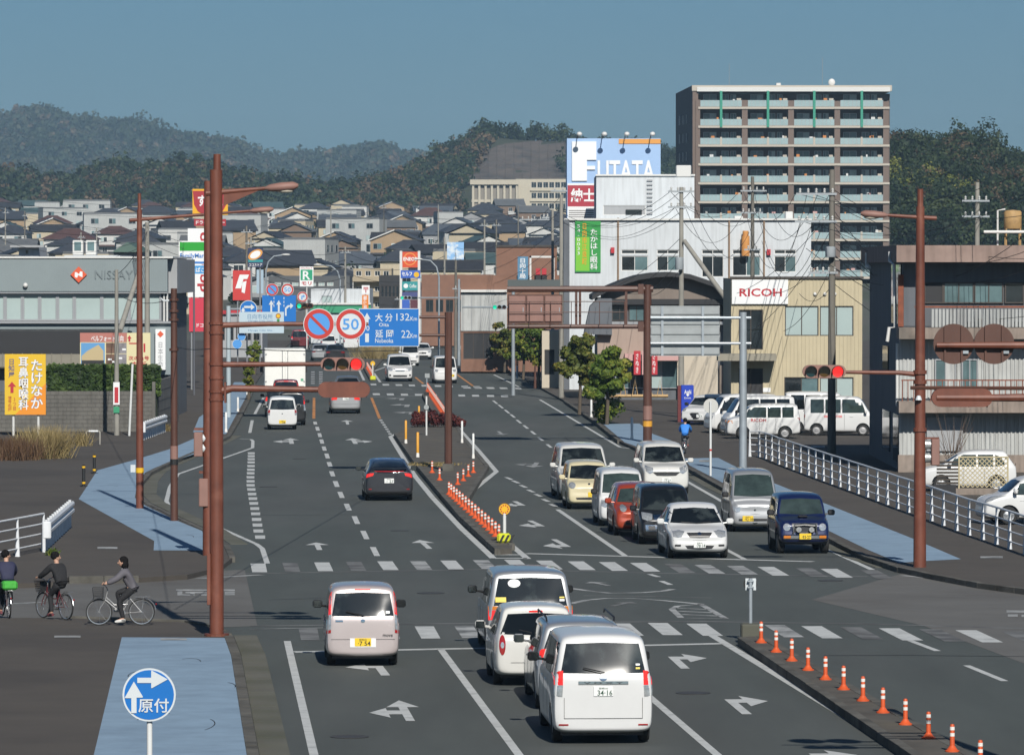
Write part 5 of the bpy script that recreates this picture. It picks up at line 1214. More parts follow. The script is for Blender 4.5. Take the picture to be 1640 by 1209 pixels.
for yy in(483,500):part('rail',MB().cyl(W(815,yy,Y-.3),W(1000,yy,Y-.3),.02,n=5),BD,t)
for x in(815,848,882,915,960,1000):part('rail_post',MB().cyl(W(x,483,Y-.3),W(x,521,Y-.3),.018,n=5),BD,t)
for yy in(463,523):part('beam_flange',MB().box(W(1022,0,Y).x,W(1031,0,Y).x,Y-.22,Y+.22,ztop(yy+8,Y),ztop(yy-8,Y)),BD,t)
# -- grey pole with a silver sign seen from behind
p = G(1190,757,SL);t = thing('direction_sign','galvanised pole with the silver back of a large direction sign','road sign',p);Y = p.y
shaft(t,p,ztop(500,Y),.15,.14,GV)
x0, x1, z0, z1 = rect(1042,490,1153,570,Y);sg = part('sign_panel',MB().box(x0,x1,Y+.12,Y+.15,z0,z1),S_BACK,t)
n = 5
for k in range(n):
    a = z0+(z1-z0)*k/n;part('panel_fold',MB().bbox(x0,x1,Y+.07,Y+.125,a+.04,a+(z1-z0)/n-.04,.03),S_BACK,sg)
for x in(1061,1126):part('rib',MB().box(W(x-2,0,Y).x,W(x+2,0,Y).x,Y+.01,Y+.07,z0,z1),GV,sg)
for yy in(509,550):part('sign_arm',MB().cyl(W(1203,yy,Y-.04),W(1042,yy,Y-.04),.055,n=8),GV,t,smooth=40)
# -- pale pole with the far sign cluster
p = G(366,668,SL);t = thing('direction_sign','pale pole with lane arrow sign, city hall sign and small round signs','road sign',p);Y = p.y
shaft(t,p,ztop(490,Y),.13,.12,mat('pale_steel',(0.36,0.42,0.45),.5,var=.1,scale=2))
for yy in(495,503):part('sign_arm',MB().cyl(W(362,yy,Y+.1),W(470,yy,Y+.1),.05,n=6),GV,t)
x0, x1, z0, z1 = rect(420,473,474,515,Y);s1 = part('lane_sign',MB().box(x0,x1,Y-.03,Y,z0,z1),S_BL,t)
def fl2(pts,par,m=S_WH,o=.04):q = [W(a,b,Y)for a,b in pts];return part('sign_arrow',MB().slab([(v.x,v.z)for v in q],Y-o-.004,Y-o),m,par)
for x in(434.5,446.5):fl2([(x-1.4,505),(x+1.4,505),(x+1.4,488),(x+4,488),(x,481),(x-4,488),(x-1.4,488)],s1)
fl2([(456.5,506),(459,506),(459,495),(463,491.5),(465,491.5),(465,495),(470,489.5),(465,485.5),(465,489),(461,489),(456.5,493.5)],s1)
for x in(438.8,454.8):
    for k in(476,482,488):fl2([(x-.6,k),(x+.6,k),(x+.6,k+3.5),(x-.6,k+3.5)],s1)
x0, x1, z0, z1 = rect(383.5,499.5,455,533.5,Y);s2 = part('city_hall_sign',MB().box(x0,x1,Y-.26,Y-.22,z0,z1),mat('sign_ice',(0.42,0.52,0.58),.5),t)
INKB = mat('ink_blue',(0.05,0.16,0.32),.5)
def wr2(s,a,b,c,d,m=INKB,bo=.0):e = rect(a,b,c,d,Y);return lettering(s,e[0],e[1],e[2],e[3],Y-.264,bo,m=m,parent=s2)
wr2('日向市役所',397,503,437,511);wr2('Hyuga City Hall',398,512.5,437,515.5);wr2('Hyuga City Sta.',398,527.5,437,531);
q = W(446,506,Y);part('emblem',disc((q.x,q.z),.12,Y-.268,Y-.263,14),S_YL,s2);part('emblem_ring',ring((q.x,q.z),.1,.14,Y-.27,14),mat('brown_ink',(.25,.08,.02),.6),s2)
q = W(446,513,Y);part('emblem_leaf',disc((q.x,q.z),.08,Y-.268,Y-.263,10),mat('leaf_ink',(.02,.2,.05),.6),s2)
for(x,y,r_,k,lb)in((436,464,.33,'no_parking','small round no-parking sign'),(460.5,464,.33,'speed','small round 50 speed limit sign'),(484.5,475.5,.28,'no_turn','small round no-right-turn sign')):
    a = W(x,y,Y);a.y-=.06;round_sign(t,a,r_,k,lb)
a = W(398,495,Y);a.y-=.05;s3 = round_sign(t,a,.46,'blue','round blue arrow sign')
fl2([(391,490),(402,490),(402,486.5),(408,492),(402,497),(402,493.5),(391,493.5)],s3,o=.085);fl2([(388,505),(391,505),(391,498),(393,498),(389.5,492),(386,498),(388,498)],s3,o=.085)
signal_head(t,W(488,490,Y),.95,-1,'green',BD,'small traffic signal showing green')
part('signal_arm',MB().cyl(W(470,499,Y+.1),W(500,492,Y+.1),.04,n=6),GV,t)
for(x,y,r_)in((387,539,.22),(380,551,.26)):
    a = W(x,y,Y);a.y-=.05;round_sign(t,a,r_,'blue','small round blue sign on the pole',y=1)
    # -- blue moped sign in front
Y = 60.0;c = W(239,1112,Y);p = Vv((c.x,Y+.05,SL));t = thing('moped_sign','round blue two-arrow moped sign on a white post at the front','road sign',p)
shaft(t,p,c.z+.2,.032,.032,WP,'post')
s1 = round_sign(t,c,.302,'blue');r_ = .302
def fl3(pts,m=S_WH):part('sign_arrow',MB().slab([(c.x+a*r_,c.z+b*r_)for a,b in pts],Y-.028,Y-.0235),m,s1)
fl3([(-.44,.45),(.08,.45),(.08,.27),(.10,.25),(.70,.585),(.10,.92),(.08,.88),(.08,.645),(-.44,.645)])
fl3([(-.665,-.68),(-.47,-.68),(-.47,-.10),(-.25,-.10),(-.23,-.07),(-.57,.50),(-.91,-.10),(-.88,-.12),(-.665,-.12)])
lettering('原付',c.x-.40*r_,c.x+.74*r_,c.z-.66*r_,c.z-.13*r_,Y-.030,.014,m=S_WH,parent=s1)
# -- small plate on a post at the end of the near median
p = G(1202,1016,.17);t = thing('reflector_sign','square white plate seen from behind on a grey post at the median end','road sign',p);Y = p.y
shaft(t,p,ztop(926,Y),.04,.04,GV,'post',10);x0, x1, z0, z1 = rect(1194,926,1211,945,Y);part('plate',MB().box(x0,x1,Y+.05,Y+.07,z0,z1),S_WH,t);part('plate_rim',MB().cyl((p.x,Y+.08,(z0+z1)/2),(p.x,Y+.10,(z0+z1)/2),.15,n=14),BLK,t)
for z in(z0+.05,z1-.07):part('clamp',MB().box(p.x-.07,p.x+.07,Y-.05,Y+.05,z,z+.03),GV,t)
x0, x1, z0, z1 = rect(1186,1003,1216,1020,Y);part('footing',MB().bbox(x0,x1,Y-.5,Y+.1,.1,.42,.03),MATS['gutter_concrete'],t)
# -- yellow beacon on the median nose
p = G(808,868,.17);t = thing('beacon_post','yellow round reflector beacon on a white post above a striped block','road beacon',p);Y = p.y
shaft(t,p,ztop(822,Y),.05,.05,WP,'post',10);c = W(808,815,Y);part('beacon_disc',disc((c.x,c.z),.17,Y-.03,Y+.03,24),S_YL,t);part('beacon_bracket',ring((c.x,c.z),.16,.185,Y-.034,24),BD,t)
for k in range(10):a = 2*math.pi*k/10;part('reflector',disc((c.x+.11*math.cos(a),c.z+.11*math.sin(a)),.022,Y-.04,Y-.028,8),MATS['sign_red'],t)
x0, x1, z0, z1 = rect(796,862,818,876,Y);bl = part('striped_block',MB().bbox(x0,x1,Y-.45,Y-.1,.17,.17+.27,.06),S_YL if False else mat('block_lime',(0.55,0.58,0.02),.5),t)
for k in range(3):xx = x0+.06+k*.14;part('block_stripe',MB().slab([(xx,.2),(xx+.07,.2),(xx+.17,.40),(xx+.10,.40)],Y-.456,Y-.449),BLK,bl)
# ------------------------------------------------------------------ delineator posts
BANDW = mat('band_white',(0.72,0.70,0.66),.4)
def make_delin():
    o = bpy.data.objects.new('delineator_post',None);COL.objects.link(o)
    part('post',MB().lathe([(.042,.06),(.038,.42),(.03,.445),(0,.45)],12),S_OR,o,smooth=40,world=False)
    part('foot',MB().lathe([(.12,0),(.12,.02),(.09,.03),(.055,.08),(.042,.10)],14),S_OR,o,smooth=40,world=False)
    for z in(.25,.35):part('reflective_band',MB().lathe([(.0415,z),(.0405,z+.055)],12),BANDW,o,world=False)
    return o
DEL = make_delin();used = [False]
def delin(pt,label,group,sc=1.0):
    o = DEL if not used[0]else copy_tree(DEL)
    used[0] = True;o.location = pt;o.scale = (sc,sc,sc);tag(o,label,'post',group);return o
ORD = ['first','second','third','fourth','fifth','sixth','seventh','eighth','ninth','tenth','eleventh','twelfth','thirteenth','fourteenth','fifteenth','sixteenth','seventeenth','eighteenth','nineteenth','twentieth']+['%d%s'%(n,{1:'st',2:'nd',3:'rd'}.get(n%10,'th'))for n in range(21,60)]
for k, (x,y)in enumerate(((1219,1029),(1243,1044),(1268,1058),(1294,1073),(1322,1088),(1351,1104),(1382,1122),(1414,1141),(1450,1160),(1487,1182),(1525,1203),(1570,1230))):
    delin(G(x,y,.17),'orange delineator post on the near median, %s from the square plate'%ORD[k],'orange posts on the near median')
def along(p0,p1,n,curve=0):return[(p0[0]+(p1[0]-p0[0])*(k/(n-1))**1.12,p0[1]+(p1[1]-p0[1])*(k/(n-1))**1.12)for k in range(n)]
for k, (x,y)in enumerate(along((719,792),(799,864),17)):
    delin(G(x,y,.17),'orange delineator post on the narrow middle median, %s from its wide end'%ORD[k],'orange posts on the middle median')
for k, (x,y)in enumerate(((692,757),(704,769),(733,776),(742,770),(750,763),(758,757))):
    delin(G(x,y,.17),'orange delineator post around the brown sign pole, %s from the left'%ORD[k],'orange posts on the wide island')
for k in range(24):
    f = (k/23)**1.15;delin(G(684.5+f*29,626+f*44,.17),'orange delineator post in the tight far row, %s from the crossing'%ORD[k],'orange posts behind the red shrubs',1.15)
for k in range(9):delin(G(588+k*1.0,590+k*1.7,.17),'orange delineator post beyond the second crossing, %s from its far end'%ORD[k],'orange posts on the far median',1.1)
def marker(px,py0,py1,z,m,label,r=.05,foot=.18):
    p = G(px,py1,z);t = thing('marker_post',label,'post',p)
    H = W(px,py0,p.y).z-z
    part('post',MB().lathe([(r,foot),(r,H-.03),(r*.6,H),(0,H)],10),m,t,world=False,smooth=40);part('foot',MB().lathe([(r*1.3,0),(r*1.25,.05),(r*1.02,foot)],10),BANDW,t,world=False,smooth=40)
    if r>.06:part('band',MB().lathe([(r*1.03,foot+.08),(r*1.03,foot+.12)],10),BLK,t,world=False)
for a in((650,673,710,.17,YB,'yellow marker post at the left corner of the island',.055),(669,692,732,.17,YB,'yellow marker post nearest the brown median pole, on the island',.06),(671,650,676,.17,YB,'yellow marker post behind the red shrubs',.055),(740,674,709,.17,WP,'white marker post at the right of the island, beside the pole',.05),(758,694,734,.17,WP,'white marker post at the right tip of the island',.05),(714,672,683,.17,WP,'short white marker among the red shrubs',.04),(1012,668,704,SL,WP,'white marker post on the blue lane left of the gantry pole',.06),(947,640,669,SL,WP,'white marker post between the street trees',.06),(828,586,606,SL,WP,'white marker post far along the right kerb by the trees',.06),(362,660,692,SL,WP,'white marker post on the far left blue lane',.06),(381,636,659,SL,WP,'white marker post farther up the left blue lane',.06),(396,612,632,SL,WP,'farthest white marker post on the left kerb',.06)):
    marker(*a)
for(x,y0,y1,lb)in((134,744,779,'nearer black bollard with yellow bands by the blue lane'),(151,727,758,'farther black bollard with yellow bands by the blue lane')):
    p = G(x,y1,SL);t = thing('bollard',lb,'bollard',p,group='bollards by the cycle lane');H = W(x,y0,p.y).z-SL
    part('post',MB().lathe([(.058,0),(.058,H-.03),(.03,H),(0,H)],12),BLK,t,world=False,smooth=40);part('base_plate',MB().lathe([(.14,0),(.14,.02)],12),BLK,t,world=False)
    for z in(.1,H-.12):part('band',MB().lathe([(.061,z),(.061,z+.07)],12),S_YL,t,world=False)
    # island: white lamp post with box, red shrubs
p = G(683,697,.17);t = thing('marker_pole','slim white pole with a small grey round plate among the red shrubs','pole',p);Y = p.y
shaft(t,p,ztop(634,Y),.045,.045,WP,'post',10);part('lamp_box',MB().box(p.x-.12,p.x+.12,Y-.1,Y+.1,ztop(633,Y),ztop(628,Y)),BLK,t);c = W(683,652,Y);part('plate',disc((c.x,c.z),.12,Y-.08,Y-.06,16),S_BACK,t)
p = G(1138,762,SL);t = thing('round_sign_post','white pole with the pale back of a round sign beside the kerb','road sign',p);Y = p.y
shaft(t,p,ztop(643,Y),.045,.045,WP,'post',10);c = W(1138.5,650,Y);part('sign_disc',disc((c.x,c.z),.28,Y+.05,Y+.07,28),mat('sign_back_pale',(0.48,0.48,0.45),.6),t);part('red_band',MB().cyl((p.x,Y,ztop(722,Y)),(p.x,Y,ztop(719,Y)),.05,n=10),S_RD,t)
p = G(683.6,625,.17);t = thing('marker_pole','thin dark pole with a small square plate at the second crossing','pole',p);Y = p.y
shaft(t,p,ztop(602,Y),.04,.04,GV,'post',8);x0, x1, z0, z1 = rect(680.5,598,688,605,Y);part('plate',MB().box(x0,x1,Y-.06,Y-.04,z0,z1),S_BACK,t)
p = G(597,607,.17);t = thing('beacon_post','small yellow round beacon on the far median nose','road beacon',p);Y = p.y
shaft(t,p,ztop(582,Y),.05,.05,WP,'post',8);c = W(597,582,Y);part('beacon_disc',disc((c.x,c.z),.17,Y-.03,Y+.03,16),S_YL,t);x0, x1, z0, z1 = rect(593,602,602,610,Y);part('striped_block',MB().bbox(x0,x1,Y-.4,Y,.1,z1,.05),MATS['block_lime'],t)
# ------------------------------------------------------------------ railings
def railing(name,label,base,h,rails,m,taper=.045,curve=False):
    pts = [G(x,y,SL)for x,y in base];t = thing(name,label,'railing',pts[0])
    post_me = mesh_of('post',MB().lathe([(.075,0),(.065,.05),(.035,h*.75),(.03,h)],8),40);post_me.materials.append(m)
    for q in pts:
        o = bpy.data.objects.new('post',post_me);o.location = q-pts[0];link(o,t)
    for k in range(rails):
        z = h*(1-k*.26)-.02;part('rail',MB().tube([q+Vv((0,0,z))for q in pts],.032 if k==0 else.024,8),m,t,smooth=40)
    return t
WR = mat('railing_white',(0.66,0.68,0.70),.4,var=.08,scale=2,streak=.12)
b = [(1201,731),(1216,731.5),(1226,734.5),(1236,738),(1247,743.5),(1258.5,747.5),(1270,752),(1282,756.5),(1294.5,761),(1306,765.5),(1318.5,770),(1331.5,775),(1345,779.5),(1359,785),(1374,790.5),(1389,796),(1405,802),(1421,808),(1437.5,814.5),(1455,820.5),(1473,827),(1492,834),(1511,841.5),(1532,849.5),(1552,857),(1574,864),(1596,871.5),(1617,879),(1642,888),(1668,897)]
railing('railing','long white railing of tapered posts along the right pavement',b,1.08,4,WR)
railing('railing','white pipe railing on the pavement edge behind the cyclists',[(-40,905),(-12,899.5),(28,891),(70,882)],1.06,4,WR)
def guardrail(label,a,b,h=.85):
    A, B = G(*a,SL), G(*b,SL);t = thing('guardrail',label,'guardrail',A)
    d = (B-A);L = d.length;d.normalize();n = Vv((d.y,-d.x,0))
    prof = [(0,.0),(.05,.05),(.05,.12),(.0,.17),(.0,.2),(.05,.25),(.05,.32),(0,.37)]
    mb = MB()
    for side in(0,.02):
        for i in range(len(prof)-1):
            q = [A+n*(prof[i][0]+side)+Vv((0,0,h-.4+prof[i][1])),A+n*(prof[i+1][0]+side)+Vv((0,0,h-.4+prof[i+1][1]))]
            mb.quad(q[0],q[0]+d*L,q[1]+d*L,q[1])
    part('beam',mb,WR,t)
    k = max(2,round(L/1.2))
    for i in range(k+1):
        c = A+d*(L*i/k)-n*.08;part('post',MB().cyl(c,c+Vv((0,0,h)),.05,n=10),WR,t,smooth=40)
    part('end_cap',MB().bbox(A.x-.12,A.x+.12,A.y-.06,A.y+.1,.13+h-.48,.13+h,.03),WR,t)
guardrail('white corrugated guardrail at the end of the left pipe railing',(75,884),(116,845))
guardrail('white corrugated guardrail beside the slim lamp pole, in front of the block wall',(229,706),(266,692))
p = G(138,713,SL);t = thing('barrier','low white hoop barrier by the dry grass','barrier',p);Y = p.y
part('hoop',MB().tube([p,W(138,692,Y),W(140,690.5,Y),W(158,690.5,Y),W(160,692,Y),W(160,712,Y)],.035,8),mat('hoop_grey',(0.3,0.29,0.26),.5,var=.2,scale=3),t,smooth=40);part('reflector_strip',MB().cyl(W(142,690.5,Y),W(157,690.5,Y),.045,n=8),WR,t)
# ------------------------------------------------------------------ vehicles
def paint(name,col,metal=0.0,rough=0.35,coat=0.8):return mat('carpaint_'+name,col,rough,var=0.03,scale=3,metal=metal,coat=coat)
mat('tyre',(0.018,0.018,0.018),0.8,var=0.2,scale=8);mat('rim',(0.42,0.43,0.44),0.35,metal=0.7);mat('rim_steel',(0.34,0.34,0.345),0.5,metal=0.3)
mat('car_glass',(0.006,0.008,0.009),0.04,spec=0.6,coat=0.3,col2=(0.032,0.040,0.040),c2scale=1.6,c2lo=.5,c2hi=.62);mat('car_glass_green',(0.03,0.045,0.042),0.05,spec=0.6,coat=0.3,var=0.5,scale=3.0)
mat('black_trim',(0.016,0.016,0.017),0.5);mat('chrome',(0.62,0.63,0.64),0.14,metal=1.0);mat('lamp_clear',(0.50,0.52,0.53),0.10,metal=0.55,coat=1.0,var=0.4,scale=14)
mat('lamp_red',(0.30,0.012,0.012),0.15,coat=1.0,var=0.25,scale=12);mat('lamp_red_lit',(0.5,0.02,0.015),0.15,coat=1.0,emit=(1.0,0.03,0.02),es=0.55)
mat('lamp_amber',(0.55,0.18,0.02),0.15,coat=1.0);mat('plate_white',(0.72,0.73,0.72),0.5);mat('plate_yellow',(0.72,0.50,0.02),0.5)
mat('ink_green',(0.01,0.06,0.03),0.6);mat('ink_black',(0.012,0.012,0.012),0.6);mat('grille_dark',(0.025,0.025,0.027),0.4,var=0.5,scale=18)
mat('sticker_yellow',(0.65,0.48,0.02),0.5);mat('seat_cloth',(0.03,0.03,0.032),0.9)
WHEEL = {}
def wheel_mesh(r,w,steel):
    k = (r,w,steel)
    if k in WHEEL:return WHEEL[k]
    X = Matrix.Rotation(R(90),4,'Y')
    t = MB().lathe([(r*.63,-w/2),(r*.9,-w/2),(r*.985,-w*.36),(r,-w*.2),(r,w*.2),(r*.985,w*.36),(r*.9,w/2),(r*.63,w/2),(r*.63,-w/2)],24,X)
    d = MB().lathe([(0,w*.36),(r*.16,w*.38),(r*.2,w*.32),(r*.5,w*.22),(r*.56,w*.4),(r*.66,w*.43),(r*.66,-w*.4),(r*.3,-w*.42)],24,X)
    if not steel:
        for i in range(5):
            M = Matrix.Rotation(2*math.pi*i/5,4,'X')
            d.box(w*.25,w*.42,-r*.07,r*.07,0,r*.62,M)
    a, b = mesh_of('tyre',t,40), mesh_of('rim',d,30)
    a.materials.append(MATS['tyre']);b.materials.append(MATS['rim_steel' if steel else 'rim'])
    WHEEL[k] = (a,b);return a, b
def shell(st,wheels,wr,name,m):
    "lofts the stations (rear to front) into one smooth body, then cuts the wheel arches"
    rings = []
    for(y,w,zb,zl,wt,zt,tilt,bulge)in st:
        wl = w*0.965
        pts = [(0,zb),(w*.6,zb),(w*.93,zb+.015),(w,zb+.13),(w*1.005,zb+(zl-zb)*.55),(w*.992,zl-.03),(wl,zl+.03*min(1,(zt-zl)/.3)),(wl+(wt-wl)*.5,zl+(zt-zl)*.48),(wt+.012,zl+(zt-zl)*.86),(wt-.06,zt-.018),(wt*.5,zt+.008),(0,zt+.014)]
        ring = []
        for(x,z)in pts:
            t = max(0.0,(z-zl)/max(.05,zt-zl));b = bulge if z<zb+(zl-zb)*.62 else 0
            ring.append((x,y+tilt*t+b,z))
        rings.append(ring)
    n = len(rings[0]);vs = [];fs = [];idx = []
    for ring in rings:
        row = [len(vs)+i for i in range(n)];vs+=ring
        left = [row[0]]+[len(vs)+i for i in range(n-2)]+[row[-1]]
        vs+=[(-p[0],p[1],p[2])for p in ring[1:-1]]
        idx.append((row,left))
    for k in range(len(rings)-1):
        (a,al), (b,bl) = idx[k], idx[k+1]
        for i in range(n-1):
            fs.append((a[i],a[i+1],b[i+1],b[i]));fs.append((al[i+1],al[i],bl[i],bl[i+1]))
    for(a,al), flip in((idx[0],False),(idx[-1],True)):
        for i in range(n-1):
            q = [a[i],al[i],al[i+1],a[i+1]]
            q = [v for j,v in enumerate(q)if v not in q[:j]]
            if len(q)>=3:fs.append(tuple(reversed(q))if flip else tuple(q))
    me = bpy.data.meshes.new(name);me.from_pydata(vs,[],fs)
    ob = bpy.data.objects.new(name,me)
    sub = ob.modifiers.new('s','SUBSURF');sub.levels = 2;sub.render_levels = 2
    smooth = evaluated(ob)
    bv = BVHTree.FromPolygons([v.co.copy()for v in smooth.vertices],[tuple(p.vertices)for p in smooth.polygons])
    cut = MB()
    hw = max(s[1]for s in st)
    for(sx,y)in((sx,y)for y in wheels for sx in(-1,1)):
        cut.cyl((sx*(hw-.30),y,wr),(sx*(hw+.3),y,wr),wr+.055,n=28)
    co = bpy.data.objects.new('c',mesh_of('c',cut));LAB.collection.objects.link(co)
    ob.data = smooth;ob.modifiers.clear()
    bo = ob.modifiers.new('b','BOOLEAN');bo.object = co;bo.operation = 'DIFFERENCE';bo.solver = 'EXACT'
    LAB.view_layers[0].update()
    out = bpy.data.meshes.new_from_object(ob.evaluated_get(LAB.view_layers[0].depsgraph));out.name = name
    bpy.data.objects.remove(ob);bpy.data.objects.remove(co)
    out.polygons.foreach_set('use_smooth',[True]*len(out.polygons));out.set_sharp_from_angle(angle=R(38))
    out.materials.clear();out.materials.append(m)
    return out, bv
DIRS = {'F':((0,9,0),(0,-1,0)),'B':((0,-9,0),(0,1,0)),'R':((9,0,0),(-1,0,0)),'L':((-9,0,0),(1,0,0))}
def patch(bv,face,top,bot,m,parent,name,off=.006,nu=3,nv=5,depth=0.0):
    """a pane or lamp that follows the body: two edges of (a, z) points, a = x on front and rear, y on the sides.
    Its rim is folded back into the body, so it has thickness."""
    o, d = DIRS[face];d = Vector(d)
    def dens(pl):
        out = []
        for i in range(len(pl)-1):
            for k in range(nu):t = k/nu;out.append((pl[i][0]+(pl[i+1][0]-pl[i][0])*t,pl[i][1]+(pl[i+1][1]-pl[i][1])*t))
        return out+[pl[-1]]
    T, B = dens(top), dens(bot);rows = [];last = None
    for j in range(nv+1):
        row = []
        for a, b in zip(T,B):
            u = a[0]+(b[0]-a[0])*j/nv;z = a[1]+(b[1]-a[1])*j/nv
            org = Vector((u,o[1],z))if face in 'FB' else Vector((o[0],u,z))
            h = bv.ray_cast(org,d)
            if h[0]is None:
                h = bv.find_nearest(Vector((u,last[1]if last else 0,z))if face in 'FB' else Vector((last[0]if last else 0,u,z)))
            nrm = h[1]
            if nrm.dot(d)>0:nrm = -nrm
            p = h[0]+nrm*off;last = p;row.append((p,nrm))
        rows.append(row)
    mb = MB();k = len(T)
    for row in rows:mb.v+=[tuple(p)for p,_ in row]
    flip = face in 'FR'
    sgn = (Vector(mb.v[1])-Vector(mb.v[0])).cross(Vector(mb.v[k])-Vector(mb.v[0])).dot(-d)
    for j in range(nv):
        for i in range(k-1):
            q = (j*k+i,j*k+i+1,j*k+k+i+1,j*k+k+i)
            mb.f.append(q if sgn>0 else tuple(reversed(q)))
    rim = [(0,i)for i in range(k)]+[(j,k-1)for j in range(1,nv+1)]+[(nv,i)for i in range(k-2,-1,-1)]+[(j,0)for j in range(nv-1,0,-1)]
    n0 = len(mb.v)
    for(j,i)in rim:
        p, nr = rows[j][i];mb.v.append(tuple(p-nr*(off+.012)))
    L_ = len(rim)
    for t in range(L_):
        a = rim[t];b = rim[(t+1)%L_]
        q = (a[0]*k+a[1],n0+t,n0+(t+1)%L_,b[0]*k+b[1])
        mb.f.append(q if sgn>0 else tuple(reversed(q)))
    return part(name,mb,m,parent,smooth=50,world=False)
def disc_edges(cx,cz,rx,rz,n=8):
    top = [(cx-rx*math.cos(math.pi*i/n),cz+rz*math.sin(math.pi*i/n))for i in range(n+1)]
    bot = [(p[0],2*cz-p[1])for p in top];return top, bot
def make_car(s,loc,rz,label,cat='car',name='car',group=None):
    """s: size and style. Parts: body, panes, lamps, plates, mirrors, wheels (tyre, rim)"""
    L, Wd, H = s['L'], s['W'], s['H'];hw = Wd/2;kind = s['kind'];m = s['m']
    t = thing(name,label,cat,loc,rz,group)
    wr = s.get('wr',.30);f0 = L/2;b0 = -L/2
    hood = s.get('hood',.62)*H if kind!='sedan' else s.get('hood',.66)*H
    belt = s.get('belt',.58)*H;hl = s.get('hl',.19)*L;gc = s.get('gc',.17)
    ws = s.get('ws',.14)*L
    wt = s.get('wt',.80)*hw
    tl = s.get('tilt',.14)
    rr = s.get('round',.93)
    if kind in('box','hatch'):
        st = [(b0,hw*rr*.985,gc+.13,belt,wt*.93,H-.10,tl,-.0),(b0+.05,hw*(rr+.045),gc+.06,belt,wt*.975,H-.045,tl*.9,-.03),(b0+.30,hw,gc+.02,belt,wt,H-.008,tl*.5,0),(b0+.3*L,hw,gc,belt,wt,H,0,0),(f0-hl-ws-.42,hw,gc,belt,wt,H-.005,0,0),(f0-hl-ws-.06,hw,gc,belt,wt,H-.05,0,0),(f0-hl-ws+.12,hw,gc,belt-.01,wt*1.0,H-.15,0,0),(f0-hl-.02,hw,gc,min(belt,hood)-.03,hw*.88,hood+.045,0,0),(f0-hl+.12,hw*.995,gc,hood-.09,hw*.86,hood,0,0),(f0-.16,hw*.955,gc+.02,hood-.18,hw*.80,hood-.07,0,0),(f0-.045,hw*.90,gc+.05,hood-.29,hw*.74,hood-.16,0,.03),(f0,hw*.80,gc+.12,hood-.36,hw*.62,hood-.25,0,.02)]
    elif kind=='fast':
        st = [(b0,hw*.86,gc+.16,.64*H,hw*.76,.70*H,.0,-.0),(b0+.06,hw*.95,gc+.06,.64*H,hw*.82,.735*H,.0,-.02),(b0+.22,hw*.985,gc+.02,.645*H,hw*.80,.80*H,.05,0),(b0+.9,hw,gc,.64*H,wt*.95,.93*H,0,0),(b0+.40*L,hw,gc,.62*H,wt,H-.01,0,0),(b0+.50*L,hw,gc,.61*H,wt,H,0,0),(f0-hl-ws-.10,hw,gc,.60*H,wt,H-.06,0,0),(f0-hl-.02,hw,gc,hood-.05,hw*.87,hood+.03,0,0),(f0-hl+.15,hw*.99,gc,hood-.09,hw*.85,hood,0,0),(f0-.2,hw*.93,gc+.02,hood-.2,hw*.78,hood-.1,0,0),(f0,hw*.78,gc+.1,hood-.33,hw*.6,hood-.23,0,.02)]
    else:
        bt = s.get('boot',.70)*H
        st = [(b0,hw*.84,gc+.17,bt-.10,hw*.70,bt-.05,0,-.0),(b0+.06,hw*.94,gc+.07,bt-.08,hw*.80,bt-.005,0,-.02),(b0+.30,hw*.985,gc+.02,bt-.08,hw*.83,bt,0,0),(b0+.62,hw,gc,bt-.08,hw*.86,bt+.015,0,0),(b0+.80,hw,gc,bt-.09,hw*.86,bt+.05,0,0),(b0+1.22,hw,gc,.645*H,wt*.98,H-.08,0,0),(b0+1.5,hw,gc,.64*H,wt,H-.012,0,0),(b0+.5*L,hw,gc,.63*H,wt,H,0,0),(f0-hl-ws-.12,hw,gc,.62*H,wt,H-.05,0,0),(f0-hl-.02,hw,gc,hood-.05,hw*.87,hood+.03,0,0),(f0-hl+.15,hw*.99,gc,hood-.09,hw*.85,hood,0,0),(f0-.2,hw*.94,gc+.02,hood-.19,hw*.80,hood-.09,0,0),(f0-.05,hw*.87,gc+.06,hood-.28,hw*.72,hood-.19,0,.03),(f0,hw*.76,gc+.13,hood-.36,hw*.6,hood-.27,0,.02)]
    wy = (b0+s.get('ro',.72),f0-s.get('fo',.72))
    body_me, bv = shell(st,wy,wr,'body',m)
    body = bpy.data.objects.new('body',body_me);link(body,t)
    gl = MATS[s.get('glass','car_glass')];gg = MATS[s.get('wglass','car_glass')]
    views = s.get('views','FBLR')
    # ---- panes
    rt = H-.17 if kind in('box','hatch')else H-.16
    if 'F' in views:
        wz = hood+.075
        patch(bv,'F',[(-wt*.88,rt),(0,rt+.035),(wt*.88,rt)],[(-hw*.84,wz),(0,wz-.03),(hw*.84,wz)],gg,t,'windscreen',nu=5,nv=7)
        for sx in(-1,1):
            mb = MB().cyl((sx*.08,f0-hl+.02,hood+.05),(sx*-.42,f0-hl-.04,hood+.10),.012,n=5);part('wiper',mb,MATS['black_trim'],t,world=False)
